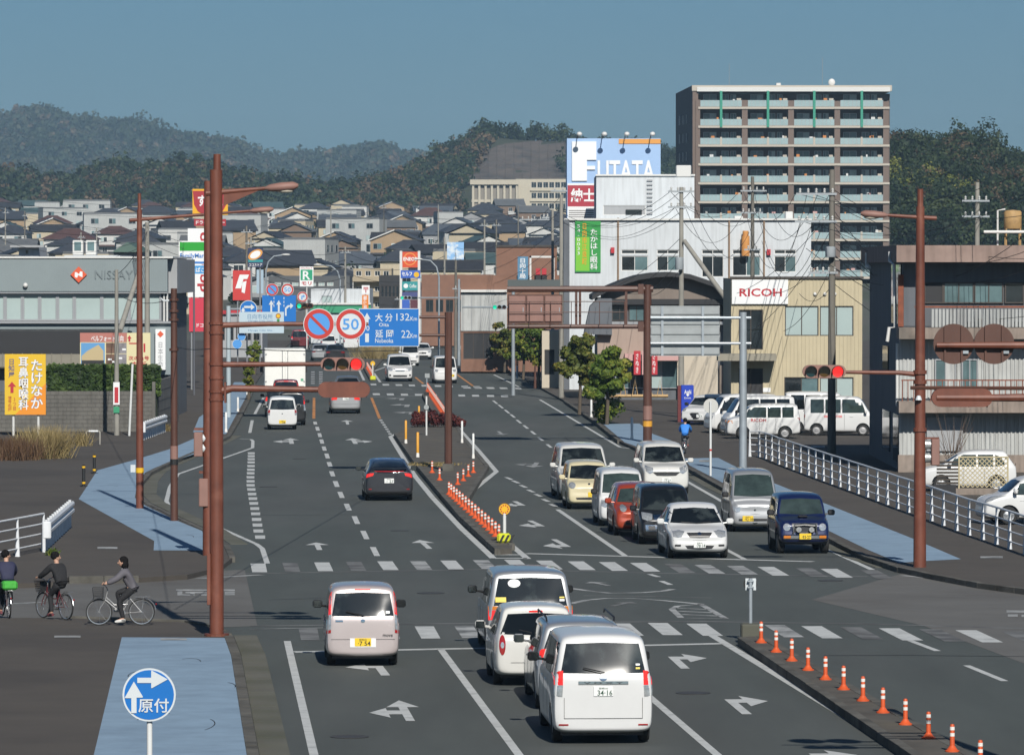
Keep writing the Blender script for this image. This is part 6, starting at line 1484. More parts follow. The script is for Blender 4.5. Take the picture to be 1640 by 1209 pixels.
    if 'B' in views:
        if kind in('box','hatch'):
            bz = s.get('bz',.60)*H
            patch(bv,'B',[(-wt*.86,rt+.01),(0,rt+.03),(wt*.86,rt+.01)],[(-hw*.84,bz),(0,bz-.015),(hw*.84,bz)],gl,t,'rear_window',nu=5,nv=7)
        elif kind=='fast':
            patch(bv,'B',[(-wt*.80,H-.11),(0,H-.09),(wt*.80,H-.11)],[(-hw*.74,.80*H),(0,.795*H),(hw*.74,.80*H)],gl,t,'rear_window',nu=5,nv=6)
            patch(bv,'B',[(-hw*.72,.775*H),(0,.775*H),(hw*.72,.775*H)],[(-hw*.66,.685*H),(0,.675*H),(hw*.66,.685*H)],gl,t,'rear_window',nu=4,nv=3)
        else:
            bt = s.get('boot',.70)*H
            patch(bv,'B',[(-wt*.84,rt+.02),(0,rt+.04),(wt*.84,rt+.02)],[(-hw*.80,bt+.07),(0,bt+.06),(hw*.80,bt+.07)],gl,t,'rear_window',nu=5,nv=6)
    sides = s.get('sides')
    if sides is None:
        z0, z1 = belt+.03, H-.15
        if kind in('box',):
            xs = [b0+.28,b0+.28+(L-hl-ws*.6-.5)*.30,b0+.28+(L-hl-ws*.6-.5)*.64,f0-hl-ws*.62-.06]
        elif kind=='hatch':xs = [b0+.42,b0+.42+(L-hl-ws*.6-.5)*.22,b0+.4+(L-hl-ws*.6-.5)*.58,f0-hl-ws*.62-.06]
        else:z0, z1 = .65*H, H-.13;xs = [b0+1.15,b0+1.45,b0+.52*L,f0-hl-ws*.7]
        sides = []
        for i in range(3):
            a, b = xs[i]+.035, xs[i+1]-.035
            if i==0 and kind not in('box',):sides.append(([(a+.10,z1-.09),(b,z1)],[(a-.05,z0+.04),(b,z0)]))
            elif i==2:sides.append(([(a,z1),(b-.04,z1-.01)],[(a,z0),(b+ws*.42,z0)]))
            else:sides.append(([(a,z1),(b,z1)],[(a,z0),(b,z0)]))
    for f in 'LR':
        if f in views:
            for(tp,bt_)in sides:patch(bv,f,tp,bt_,MATS[s.get('sglass','car_glass')],t,'side_window',nu=3,nv=4)
            for i, yy in enumerate(s.get('handles',(b0+.46*L,b0+.66*L))):
                sx = 1 if f=='R' else-1
                part('door_handle',MB().bbox(sx*hw*.985-.02,sx*hw*.985+.03,yy-.09,yy+.09,belt-.16,belt-.13,.008),m if s.get('hand',1)else MATS['black_trim'],t,world=False)
            for yy in s.get('gaps',(b0+.34*L,b0+.56*L,f0-hl-.10)):
                if all(abs(yy-w_)>wr+.04 for w_ in wy):patch(bv,f,[(yy-.006,belt-.02),(yy+.006,belt-.02)],[(yy-.006,gc+.12),(yy+.006,gc+.12)],MATS['black_trim'],t,'door_gap',off=.003,nu=1,nv=5)
                # ---- front
    if 'F' in views:
        for(e,mm,nm)in s.get('front',[]):
            patch(bv,'F',e[0],e[1],MATS[mm],t,nm,off=.012,nu=2,nv=4)
    if 'B' in views:
        for(e,mm,nm)in s.get('rear',[]):
            patch(bv,'B',e[0],e[1],MATS[mm],t,nm,off=.012,nu=2,nv=4)
        if s.get('rwiper',kind in('box','hatch')):
            bz = s.get('bz',.60)*H
            part('wiper',MB().cyl((.02,b0-.02,bz+.01),(-.34,b0+.02,bz+.09),.011,n=5),MATS['black_trim'],t,world=False)
            # ---- plates
    for f, key in(('F','fplate'),('B','rplate')):
        if key in s and f in views:
            z, big, small, yel = s[key][:4];px = s[key][4]if len(s[key])>4 else 0
            o = Vector((px,9 if f=='F' else-9,z));h = bv.ray_cast(o,Vector((0,-1 if f=='F' else 1,0)))
            y = h[0].y+(.018 if f=='F' else-.018);sg = 1 if f=='F' else-1
            p = part('number_plate',MB().bbox(px-.165,px+.165,min(y,y-sg*.03),max(y,y-sg*.03),z-.082,z+.082,.006),MATS['plate_yellow' if yel else 'plate_white'],t,world=False)
            ink = MATS['ink_black' if yel else 'ink_green'];yy = y+sg*.003
            lettering(big,px-(.10 if sg<0 else.15),px+(.15 if sg<0 else.10),z-.068,z+.022,yy,.012,back=(f=='F'),name='plate_number',m=ink,parent=p,world=False)
            lettering(small,px-.075,px+.075,z+.036,z+.070,yy,.006,back=(f=='F'),name='plate_number',m=ink,parent=p,world=False)
            # ---- mirrors, underbody, wheels
    mzz = s.get('mz',hood+.10);my = f0-hl-ws*.42
    mm = m if s.get('mcol',1)else MATS['black_trim']
    for sx in(-1,1):
        mb = MB().bbox(sx*(hw+.12)-.10,sx*(hw+.12)+.10,my-.05,my+.07,mzz-.075,mzz+.085,.035)
        mb.cyl((sx*(hw*.90),my+.03,mzz-.05),(sx*(hw+.08),my+.02,mzz-.03),.025,n=6)
        mo = part('mirror',mb,mm,t,smooth=40,world=False)
        part('mirror_glass',MB().bbox(sx*(hw+.12)-.085,sx*(hw+.12)+.085,my-.056,my-.048,mzz-.06,mzz+.07,.003),MATS['car_glass'],mo,world=False)
    part('underbody',MB().box(-hw*.82,hw*.82,b0+.25,f0-.25,gc-.01,gc+.12),MATS['black_trim'],t,world=False)
    wm = wheel_mesh(wr,s.get('ww',.175),s.get('steel',False))
    for y in wy:
        for sx in(-1,1):
            e = bpy.data.objects.new('wheel',None);link(e,t);e.empty_display_size = .1
            e.location = (sx*(hw-.115),y,wr);e.rotation_euler = (0,0,0 if sx>0 else math.pi)
            for nm, md in zip(('tyre','rim'),wm):link(bpy.data.objects.new(nm,md),e)
    for(mb,mm2,nm)in s.get('extra',[]):
        part(nm,mb,MATS[mm2],t,smooth=35,world=False)
    return t
def quad4(x0,z0,x1,z1):return([(x0,z1),(x1,z1)],[(x0,z0),(x1,z0)])
def sym(e):
    return([(-p[0],p[1])for p in e[0]],[(-p[0],p[1])for p in e[1]])
def both(e,mm,nm):return[(e,mm,nm),(sym(e),mm,nm)]
HEAD = 0.0577
def park(px,py,L,over,rz):
    "centre of a vehicle whose nearest wheels touch the ground at the pixel"
    p = G(px,py);d = Vector((-math.sin(rz),math.cos(rz),0))
    sgn = 1 if d.y>0 else-1
    c = p+d*sgn*(L/2-over)
    return(c.x,c.y,0.004)
AW, ON = HEAD, math.pi+HEAD
white = paint('white',(0.60,0.605,0.60),coat=.6);pearl = paint('pearl',(0.58,0.575,0.545),coat=.7);silver = paint('silver',(0.40,0.41,0.42),.55,.38)
rose = paint('rose_silver',(0.50,0.44,0.43),.35,.38);gun = paint('gunmetal',(0.045,0.047,0.055),.5,.32);black = paint('black',(0.008,0.008,0.009));blue = paint('navy',(0.006,0.013,0.065),.2)
cream = paint('cream',(0.60,0.53,0.34));orange = paint('orange',(0.34,0.045,0.014),.2);red = paint('dark_red',(0.13,0.012,0.015),.2);grey = paint('grey',(0.16,0.165,0.17),.4,.4)
def tall_rear(H,hw,z0,z1,w,lit='lamp_red',plate_z=.9,hi=True,refl=True,gar=None):
    out = []
    e = ([(hw-w-.03,z1),(hw-.035,z1-.02)],[(hw-w-.01,z0),(hw-.03,z0+.01)])
    zc = z0+(z1-z0)*.45
    out+=both(([(hw-w-.025,z1),(hw-.035,z1-.02)],[(hw-w-.02,zc),(hw-.032,zc)]),lit,'tail_lamp')
    out+=both(([(hw-w-.02,zc-.01),(hw-.032,zc-.01)],[(hw-w-.01,z0),(hw-.03,z0+.01)]),'lamp_clear','tail_lamp')
    if hi:out.append((quad4(-.12,H-.125,.12,H-.095),'lamp_red_lit' if lit=='lamp_red_lit' else 'lamp_red','brake_lamp'))
    if refl:out+=both(quad4(hw-.26,.335,hw-.10,.36),'lamp_red','reflector')
    if gar:out.append((quad4(-gar[1],gar[0],gar[1],gar[0]+.055),gar[2],'garnish'))
    return out
def emblem(z,r,f='rear'):return(disc_edges(0,z,r,r*.75,6),'chrome','emblem')
def lamps_front(zc,x0,x1,h,slant=.03,m='lamp_clear'):
    return both(([(x0,zc+h*.42),((x0+x1)/2,zc+h*.55),(x1,zc+h*.5+slant)],[(x0+.02,zc-h*.3),((x0+x1)/2,zc-h*.52),(x1,zc-h*.4+slant)]),m,'headlamp')
def grille(z0,z1,w0,w1,m='grille_dark',nm='grille'):return(([(-w1,z1),(0,z1+.01),(w1,z1)],[(-w0,z0),(0,z0-.01),(w0,z0)]),m,nm)
ROOFRAIL = lambda hw, H, y0, y1:[(MB().tube([(sx*hw*.72,y0,H-.01),(sx*hw*.73,y0+.12,H+.05),(sx*hw*.73,y1-.12,H+.05),(sx*hw*.72,y1,H-.01)],.018,6),'black_trim','roof_rail')for sx in(-1,1)]
# ---- near lanes, driving away
S = dict(kind='box',L=4.6,W=1.695,H=1.85,m=white,hl=.18,ws=.16,wt=.84,tilt=.25,bz=.655,belt=.60,wr=.315,gc=.16,rplate=(.905,'34·16','宮崎330',False),mcol=0,rear=tall_rear(1.85,.8475,.82,1.25,.15,'lamp_red_lit',gar=(1.02,.42,'chrome'))+[emblem(1.13,.065)]+both(quad4(.655,.455,.661,.80),'black_trim','panel_gap')+[(quad4(-.66,.45,.66,.456),'black_trim','panel_gap'),(quad4(.55,1.33,.62,1.36),'plate_white','sticker'),(quad4(.55,1.27,.62,1.30),'sticker_yellow','sticker')])
car_voxy = make_car(S,park(961,1187,4.6,.75,AW),AW,'white minivan at the back of the centre queue, nearest the camera','minivan','minivan')
lettering('V O X Y',-.33,.33,1.034,1.064,-2.325,.01,m=MATS['ink_black'],parent=car_voxy,world=False)
S = dict(kind='hatch',L=4.5,W=1.70,H=1.60,m=silver,hl=.21,ws=.15,wt=.80,tilt=.25,bz=.68,belt=.60,wr=.31,rear=tall_rear(1.60,.85,.80,1.12,.16,'lamp_red_lit'),extra=ROOFRAIL(.85,1.6,-1.6,.9))
make_car(S,park(929,1133,4.5,.75,AW),AW,'silver wagon with roof rails mostly hidden by the nearest white minivan','car','wagon')
S = dict(kind='hatch',L=3.7,W=1.66,H=1.53,m=pearl,hl=.20,ws=.17,wt=.76,tilt=.42,bz=.655,belt=.60,hood=.60,wr=.29,round=.86,rplate=(.62,'··51','宮崎500',False),rear=both((disc_edges(.66,.80,.06,.19)[0],disc_edges(.66,.80,.06,.19)[1]),'lamp_red','tail_lamp')+[emblem(1.0,.05),(quad4(-.13,1.40,.13,1.435),'lamp_red_lit','brake_lamp')]+both(disc_edges(.66,.80,.035,.06),'lamp_clear','tail_lamp')+[(([(-.50,.47),(.50,.47)],[(-.50,.465),(.50,.465)]),'black_trim','panel_gap')])
c = make_car(S,park(857,1096,3.7,.60,AW),AW,'small rounded white hatchback behind the silver van in the centre queue','car','hatchback')
lettering('MARCH',.30,.52,.80,.835,-1.845,.01,m=MATS['rim'],parent=c,world=False)
S = dict(kind='box',L=4.75,W=1.80,H=1.78,m=silver,hl=.19,ws=.16,wt=.84,tilt=.26,bz=.60,belt=.58,wr=.32,mcol=0,rear=both(quad4(.66,.78,.86,.98),'lamp_red_lit','tail_lamp')+both(quad4(.67,.99,.86,1.06),'lamp_amber','tail_lamp')+[(quad4(-.15,1.665,.15,1.695),'lamp_red_lit','brake_lamp'),(quad4(-.72,1.14,-.50,1.24),'sticker_yellow','sticker'),(disc_edges(-.33,1.52,.13,.085),'plate_white','sticker'),(quad4(.60,1.16,.70,1.2),'plate_white','sticker'),(quad4(.60,1.22,.70,1.25),'sticker_yellow','sticker')])
make_car(S,park(846,1049,4.75,.8,AW),AW,'silver van with a yellow rear window sticker at the head of the centre queue','minivan','minivan')
S = dict(kind='box',L=3.395,W=1.475,H=1.63,m=rose,hl=.17,ws=.17,wt=.86,tilt=.22,bz=.63,belt=.59,wr=.285,gc=.17,mcol=0,rplate=(.50,'·7 54','宮崎580',True),rear=both(([(.615,1.50),(.69,1.47)],[(.635,1.06),(.715,1.04)]),'lamp_red_lit','tail_lamp')+both(([(.635,1.05),(.715,1.03)],[(.64,.76),(.72,.74)]),'lamp_clear','tail_lamp')+both(([(.64,.75),(.72,.73)],[(.64,.69),(.72,.67)]),'lamp_red','tail_lamp')+[(quad4(-.16,1.525,.16,1.555),'lamp_red_lit','brake_lamp'),emblem(.93,.045),(quad4(-.64,.555,.64,.562),'black_trim','panel_gap'),(quad4(-.26,.40,.26,.58),'plate_white','plate_recess'),(quad4(-.55,.91,-.40,.945),'chrome','tailgate_handle'),(quad4(.46,1.07,.54,1.12),'plate_white','sticker')])
c = make_car(S,park(580,1065,3.395,.55,AW),AW,'rose silver kei car alone in the left lane before the crossing','car','kei_car')
lettering('move',.40,.60,.62,.66,-1.72,.01,m=MATS['ink_black'],parent=c,world=False)
S = dict(kind='fast',L=4.39,W=1.695,H=1.425,m=gun,hl=.20,ws=.20,hood=.64,wt=.74,wr=.31,rplate=(.70,'·· 27','宮崎500',False),rear=both(([(.52,.965),(.68,.955),(.76,.92)],[(.56,.87),(.68,.84),(.78,.80)]),'lamp_red_lit','tail_lamp')+[(quad4(-.5,1.005,.5,1.03),'lamp_red','brake_lamp'),(quad4(-.62,.24,.62,.34),'black_trim','diffuser'),(quad4(-.68,.475,.68,.481),'black_trim','panel_gap')]+both(quad4(.60,.40,.70,.43),'lamp_red','reflector'))
make_car(S,park(622,801,4.39,.8,AW),AW,'dark grey fastback hatchback driving away past the median','car','hatchback')
kei = dict(kind='box',L=3.395,W=1.475,H=1.64,hl=.17,ws=.16,wt=.83,tilt=.12,bz=.62,belt=.59,wr=.28)
def keirear(lit='lamp_red',z0=.72,z1=1.0):return tall_rear(1.64,.7375,z0,z1,.11,lit,hi=False,refl=False)
make_car({**kei,'m':white,'rplate':(.40,'··36','宮崎50',True),'rear':keirear()+[emblem(.80,.04)]},park(452,688,3.395,.55,AW),AW,'white kei wagon last in the queue behind the box truck','car','kei_car')
make_car({**kei,'m':black,'H':1.72,'rear':keirear('lamp_red_lit',.75,1.5)},park(467,681,3.395,.5,AW),AW,'black kei wagon just ahead of the white kei wagon','car','kei_car')
make_car({**kei,'m':black,'rplate':(.80,'·· 8','宮崎50',True,-.35),'rear':keirear('lamp_red_lit',.7,1.1)},park(446,668,3.395,.5,AW),AW,'dark kei car with lit tail lamps beside the kerb, near the truck','car','kei_car')
make_car({**kei,'m':red,'W':1.6,'L':3.8,'H':1.72,'rear':tall_rear(1.72,.8,1.0,1.5,.12,'lamp_red_lit')},park(458,656,3.8,.6,AW),AW,'dark red hatchback directly behind the white box truck','car','hatchback')
sed = dict(kind='sedan',L=4.5,W=1.70,H=1.46,hl=.24,ws=.16,wt=.76,wr=.31,hood=.64,boot=.70)
def sedrear(lit):return both(([(.46,.90),(.66,.90),(.76,.87)],[(.48,.77),(.66,.76),(.78,.75)]),lit,'tail_lamp')+[(quad4(-.68,.53,.68,.537),'black_trim','panel_gap')]
make_car({**sed,'m':silver,'rplate':(.83,'··90','宮崎300',False),'rear':sedrear('lamp_red_lit')+[(quad4(-.15,1.12,.15,1.15),'lamp_red_lit','brake_lamp')]},park(553,662,4.5,.9,AW),AW,'silver sedan braking in the middle lane under the signal','car','sedan')
make_car({**sed,'m':grey,'rear':sedrear('lamp_red_lit')},park(557,641,4.5,.9,AW),AW,'grey sedan just ahead of the silver sedan','car','sedan')
# ---- oncoming queue at the right
al = dict(kind='box',L=4.8,W=1.83,H=1.9,hl=.19,ws=.17,wt=.82,belt=.58,hood=.57,wr=.325)
make_car({**al,'m':pearl,'views':'FLR','sglass':'car_glass','front':lamps_front(.82,.55,.80,.20)+[grille(.62,.90,.42,.5,'chrome'),grille(.3,.42,.5,.55)]},park(934,800,4.8,.9,ON),ON,'white minivan at the back of the oncoming queue behind the cream kei car','minivan','minivan')
make_car({**kei,'m':cream,'H':1.58,'hood':.60,'views':'FLR','round':.9,'fplate':(.50,'··38','宮崎580',True,-.12),'front':both((disc_edges(.56,.80,.11,.10)[0],disc_edges(.56,.80,.11,.10)[1]),'lamp_clear','headlamp')+[grille(.34,.40,.42,.45),emblem(.84,.04)]},park(942,815,3.395,.55,ON),ON,'cream kei car with a yellow number plate in the oncoming queue','car','kei_car')
van = dict(kind='box',L=3.395,W=1.475,H=1.87,hl=.085,ws=.14,wt=.84,belt=.56,hood=.55,tilt=.06,wr=.275,fo=.62,ro=.6,steel=True)
make_car({**van,'m':white,'H':1.77,'views':'FLR','mcol':0,'wglass':'car_glass_green','front':lamps_front(.70,.42,.66,.20)+[grille(.34,.44,.5,.5)]},park(995,842,3.395,.6,ON),ON,'white kei van between the cream kei car and the orange hatchback','van','kei_van')
make_car(dict(kind='hatch',L=3.7,W=1.66,H=1.53,m=orange,hl=.21,ws=.18,wt=.76,hood=.60,belt=.60,wr=.29,views='FLR',round=.88,wglass='car_glass_green',front=both((disc_edges(.56,.82,.10,.10)[0],disc_edges(.56,.82,.10,.10)[1]),'lamp_clear','headlamp')+[grille(.62,.70,.20,.24),grille(.34,.42,.5,.5)]),park(1026,857,3.7,.65,ON),ON,'orange hatchback half hidden behind the black kei minivan','car','hatchback')
make_car(dict(kind='box',L=3.6,W=1.58,H=1.70,m=black,hl=.15,ws=.16,wt=.84,hood=.55,belt=.57,wr=.29,views='FLR',front=lamps_front(.80,.40,.70,.20)+[grille(.72,.86,.36,.40,'chrome'),grille(.40,.58,.6,.62,'chrome'),grille(.43,.55,.52,.54)]),park(1065,871,3.6,.6,ON),ON,'black minivan with chrome grille beside the front white sedan','minivan','minivan')
make_car({**sed,'m':white,'L':4.4,'views':'FLR','H':1.47,'hood':.60,'fplate':(.40,'·78·14','宮崎500',False),'wglass':'car_glass','front':both(([(.40,.76),(.56,.79),(.72,.76)],[(.50,.62),(.60,.60),(.72,.62)]),'lamp_clear','headlamp')+[grille(.60,.72,.27,.35),(quad4(-.34,.715,.34,.725),'chrome','grille_bar'),emblem(.70,.055),grille(.30,.38,.34,.4)]+both(quad4(.52,.36,.68,.41),'grille_dark','fog_lamp')+[(quad4(-.72,.52,.72,.526),'black_trim','panel_gap')]},park(1116,893,4.4,.85,ON),ON,'white sedan stopped first at the line in the oncoming queue','car','sedan')
make_car({**al,'m':pearl,'W':1.695,'L':4.6,'H':1.8,'hood':.60,'views':'FLR','fplate':(.52,'·17·67','宮崎500',False),'front':lamps_front(.86,.46,.72,.22,.06)+[grille(.68,.80,.34,.48),(quad4(-.48,.79,.48,.81),'chrome','grille_bar'),emblem(.72,.06),grille(.30,.40,.4,.46)]},park(1064,791,4.6,.85,ON),ON,'cream white minivan with a V-shaped grille pulling up behind the oncoming queue','minivan','minivan')
make_car({**van,'m':silver,'views':'FLR','mcol':0,'fplate':(.42,'·92·18','宮崎50',True,.22),'wglass':'car_glass_green','front':lamps_front(.68,.44,.67,.15)+[(quad4(-.66,.27,.66,.30),'chrome','bumper_strip'),grille(.35,.41,.5,.5),emblem(.68,.04),(quad4(-.66,.56,.66,.565),'black_trim','panel_gap')]},park(1206,851,3.395,.6,ON),ON,'silver kei van behind the navy off-roader in the kerb lane','van','kei_van')
hw = .7375
pj = [(MB().bbox(-.62,.62,1.60,1.72,.42,.56,.03),'chrome','bumper'),(MB().tube([(-.34,1.72,.55),(-.30,1.76,.84),(0,1.77,.87),(.30,1.76,.84),(.34,1.72,.55)],.025,6),'chrome','bull_bar'),(MB().bbox(-.13,.13,.95,1.25,1.02,1.07,.02),'grille_dark','bonnet_scoop')]
for sx in(-1,1):pj.append((MB().cyl((sx*.18,1.74,.70),(sx*.18,1.79,.70),.075,n=14),'lamp_clear','fog_lamp'));pj.append((MB().bbox(sx*.5-.1,sx*.5+.1,1.70,1.735,.45,.53,.01),'lamp_amber','indicator'))
c = make_car(dict(kind='hatch',L=3.3,W=1.475,H=1.66,m=blue,hl=.26,ws=.09,wt=.84,hood=.62,belt=.60,wr=.34,gc=.28,mcol=0,views='FLR',fo=.62,ro=.62,ww=.2,wglass='car_glass_green',front=both((disc_edges(.50,.76,.10,.10)[0],disc_edges(.50,.76,.10,.10)[1]),'lamp_clear','headlamp')+[grille(.62,.86,.33,.36)],extra=pj),park(1285,886,3.3,.6,ON),ON,'navy mini off-roader with round lamps first in the kerb lane','car','off_roader')
q = part('number_plate',MB().bbox(-.165,.165,1.785,1.80,.43,.595,.005),MATS['plate_yellow'],c,world=False);lettering('·93·27',-.15,.10,.445,.535,1.804,.012,back=True,name='plate_number',m=MATS['ink_black'],parent=q,world=False)
# ---- beyond the second crossing
make_car({**al,'m':white,'views':'FLR','front':lamps_front(.86,.50,.82,.20,.04)+[grille(.74,.92,.30,.5,'chrome'),grille(.34,.46,.48,.5)]+both(quad4(.64,.4,.76,.52),'grille_dark','fog_lamp')},park(640,611,4.8,.9,ON),ON,'white minivan turning lane, coming to the second crossing','minivan','minivan')
make_car({**van,'m':white,'L':3.9,'W':1.66,'H':1.9,'mcol':0,'views':'FLR','fplate':(.55,'·· 3','宮崎40',True,-.45),'front':lamps_front(.88,.5,.72,.16)+[(quad4(-.8,.3,.8,.72),'black_trim','bumper')]},park(713,614,3.9,.6,ON),ON,'white van with black bumper coming towards the second crossing','van','van')
make_car({**van,'m':white,'views':'FLR','front':lamps_front(.75,.42,.66,.2)+[grille(.34,.44,.5,.5)]},park(657,586,3.395,.6,ON),ON,'white kei van following the white minivan beyond the second crossing','van','kei_van')
make_car({**sed,'m':white,'views':'FLR','front':lamps_front(.68,.45,.70,.14)+[grille(.52,.66,.3,.36),grille(.28,.38,.5,.5)]},park(676,576,4.5,.8,ON),ON,'white sedan waiting at the right beyond the second crossing','car','sedan')
make_car({**sed,'m':grey,'H':1.5,'rear':sedrear('lamp_red')},park(604,571,4.5,.8,AW),AW,'grey sedan beside the far median bush, beyond the second crossing','car','sedan')
make_car({**al,'m':red,'rear':tall_rear(1.9,.9,.9,1.2,.16,'lamp_red_lit')},park(480,558,4.8,.9,AW),AW,'dark red minivan far down the left lanes, left of the no-parking sign','minivan','minivan')
make_car({**sed,'m':silver,'rear':sedrear('lamp_red')},park(514,578,4.5,.9,AW),AW,'silver sedan just above the red signal head, in the far left lane','car','sedan')
make_car({**sed,'m':black,'rear':sedrear('lamp_red')},park(537,579,4.5,.9,AW),AW,'black sedan just above the red signal head, in the far middle lane','car','sedan')
make_car({**kei,'m':white,'rear':keirear()},park(526,563,3.395,.5,AW),AW,'white kei car under the no-parking sign in the distance','car','kei_car')
make_car({**van,'m':white,'rear':keirear()},park(562,561,3.395,.5,AW),AW,'white kei van under the speed sign in the distance','van','kei_van')
make_car({**sed,'m':white,'H':1.5,'views':'FBLR','steel':False},(*G(770,572)[:2],.13),R(84),'white hatchback standing side-on by the dark shop, left of the street trees','car','hatchback')
# ---- parked at the right
Z = SL
def parked(px,py):p = G(px,py,Z);return(p.x,p.y,Z)
make_car({**kei,'m':white,'L':4.2,'W':1.69,'H':1.5,'hl':.22,'ws':.15,'views':'FLR','mcol':0,'fplate':(.46,'· 3·7','宮崎400',False,-.25),'front':lamps_front(.76,.5,.74,.14)+[(quad4(-.74,.3,.74,.62),'black_trim','bumper')]},parked(1139,679),R(180-25),'white estate car with black bumper parked beside the blue vending machine','car','estate_car')
make_car({**van,'m':white,'views':'FLR','mcol':0,'front':lamps_front(.72,.42,.66,.18)},parked(1187,693),R(90+14),'white kei van parked behind the lettered wagon, its nose out by the estate car','van','kei_van')
make_car({**van,'m':white,'views':'FLR','mcol':0,'front':lamps_front(.72,.42,.66,.18)},parked(1214,697),R(90+10),'white kei van parked between the lettered wagon and another van','van','kei_van')
c = make_car({**kei,'m':white,'H':1.62,'views':'FBLR','steel':True,'sglass':'car_glass_green','front':both(([(.5,.86),(.69,.84)],[(.5,.72),(.71,.72)]),'lamp_amber','headlamp'),'rear':keirear()},parked(1221,702),R(90+3),'white kei wagon with red company lettering on its door, behind the fence','car','kei_wagon')
v, f = glyphs('RICOH',.012);mb = MB()
a0 = max(p[0]for p in v)
mb.v = [(.752,.62-p[0]/a0*.72,.86+p[1]*.17)for p in v];mb.v = [(-.752,.62-p[0]/a0*.72,.80+p[1]*.20)for p in v];mb.f = f
part('lettering',mb,mat('letter_red',(0.42,0.02,0.03),.6),c,world=False)
mb = MB();make_car({**van,'m':white,'L':3.395,'H':1.98,'views':'FBLR','rear':keirear()},parked(1312,693),R(-90),'high-roofed white van parked behind the van by the concrete pole','van','van')
c = make_car({**van,'m':white,'H':1.86,'views':'FBLR','sglass':'car_glass_green','rear':keirear()},parked(1345,697),R(-90-3),'white kei van parked side-on behind the concrete pole, tail to the left','van','kei_van')
part('lettering',MB().box(.745,.748,-.75,.1,.86,.96),mat('letter_pink',(0.62,0.24,0.24),.6),c,world=False)
make_car({**kei,'kind':'hatch','m':white,'H':1.46,'hl':.22,'ws':.2,'tilt':.4,'round':.88,'views':'FBLR','sglass':'car_glass_green'},parked(1549,786),R(90),'white kei car parked behind the lattice fence at the grey house','car','kei_car')
make_car({**kei,'m':white,'H':1.5,'hl':.2,'views':'FBLR','sglass':'car_glass_green','front':lamps_front(.78,.45,.68,.18)},parked(1655,838),R(100),'white car nosing into view behind the white railing at the far right edge','car','car')
make_car({**kei,'m':white,'H':1.65,'views':'FBLR','rear':keirear('lamp_red',.8,1.3)},parked(-14,684),R(20),'white kei car cut off by the left edge beside the block wall','car','kei_car')
# ---- box truck
t = thing('box_truck','white box truck with plain double rear doors in the left lane','truck',park(456,646,7.0,1.6,AW),AW)
mat('truck_white',(0.74,0.74,0.70),.45,var=.05,scale=2,coat=.3);tw = MATS['truck_white']
part('cargo_box',MB().bbox(-1.2,1.2,-3.4,1.5,.95,3.25,.03),tw,t,world=False)
for sx in(-1,1):
    d = part('rear_door',MB().bbox(min(sx*.015,sx*1.13),max(sx*.015,sx*1.13),-3.43,-3.39,1.05,3.16,.012),tw,t,world=False)
    part('locking_bar',MB().cyl((sx*.16,-3.46,1.06),(sx*.16,-3.46,3.14),.018,n=6),MATS['rim'],d,world=False)
    for z in(1.3,2.9):part('hinge',MB().bbox(sx*1.12-.05,sx*1.12+.05,-3.455,-3.42,z,z+.06,.008),MATS['rim'],d,world=False)
    part('tail_lamp',MB().bbox(sx*.85-.22,sx*.85+.22,-3.38,-3.32,.72,.84,.01),MATS['lamp_red_lit'],t,world=False)
    part('mirror',MB().bbox(sx*1.33-.09,sx*1.33+.09,2.75,2.85,1.75,2.1,.02),MATS['black_trim'],t,world=False)
part('cab',MB().bbox(-1.05,1.05,1.62,3.5,.55,2.45,.12),tw,t,world=False)
part('windscreen',MB().bbox(-.93,.93,3.44,3.51,1.45,2.25,.02),MATS['car_glass'],t,world=False)
part('chassis',MB().box(-.45,.45,-3.2,3.0,.6,.94),MATS['black_trim'],t,world=False)
part('rear_bumper',MB().bbox(-1.1,1.1,-3.42,-3.32,.5,.62,.02),MATS['black_trim'],t,world=False)
part('door_label',MB().box(.92,1.08,-3.437,-3.432,1.35,1.5),mat('label_green',(0.12,0.35,0.22),.6),t,world=False)
wm = wheel_mesh(.40,.26,True)
for y in(-1.9,2.4):
    for sx in(-1,1):
        e = bpy.data.objects.new('wheel',None);link(e,t);e.location = (sx*.92,y,.40);e.rotation_euler = (0,0,0 if sx>0 else math.pi)
        for nm, md in zip(('tyre','rim'),wm):link(bpy.data.objects.new(nm,md),e)
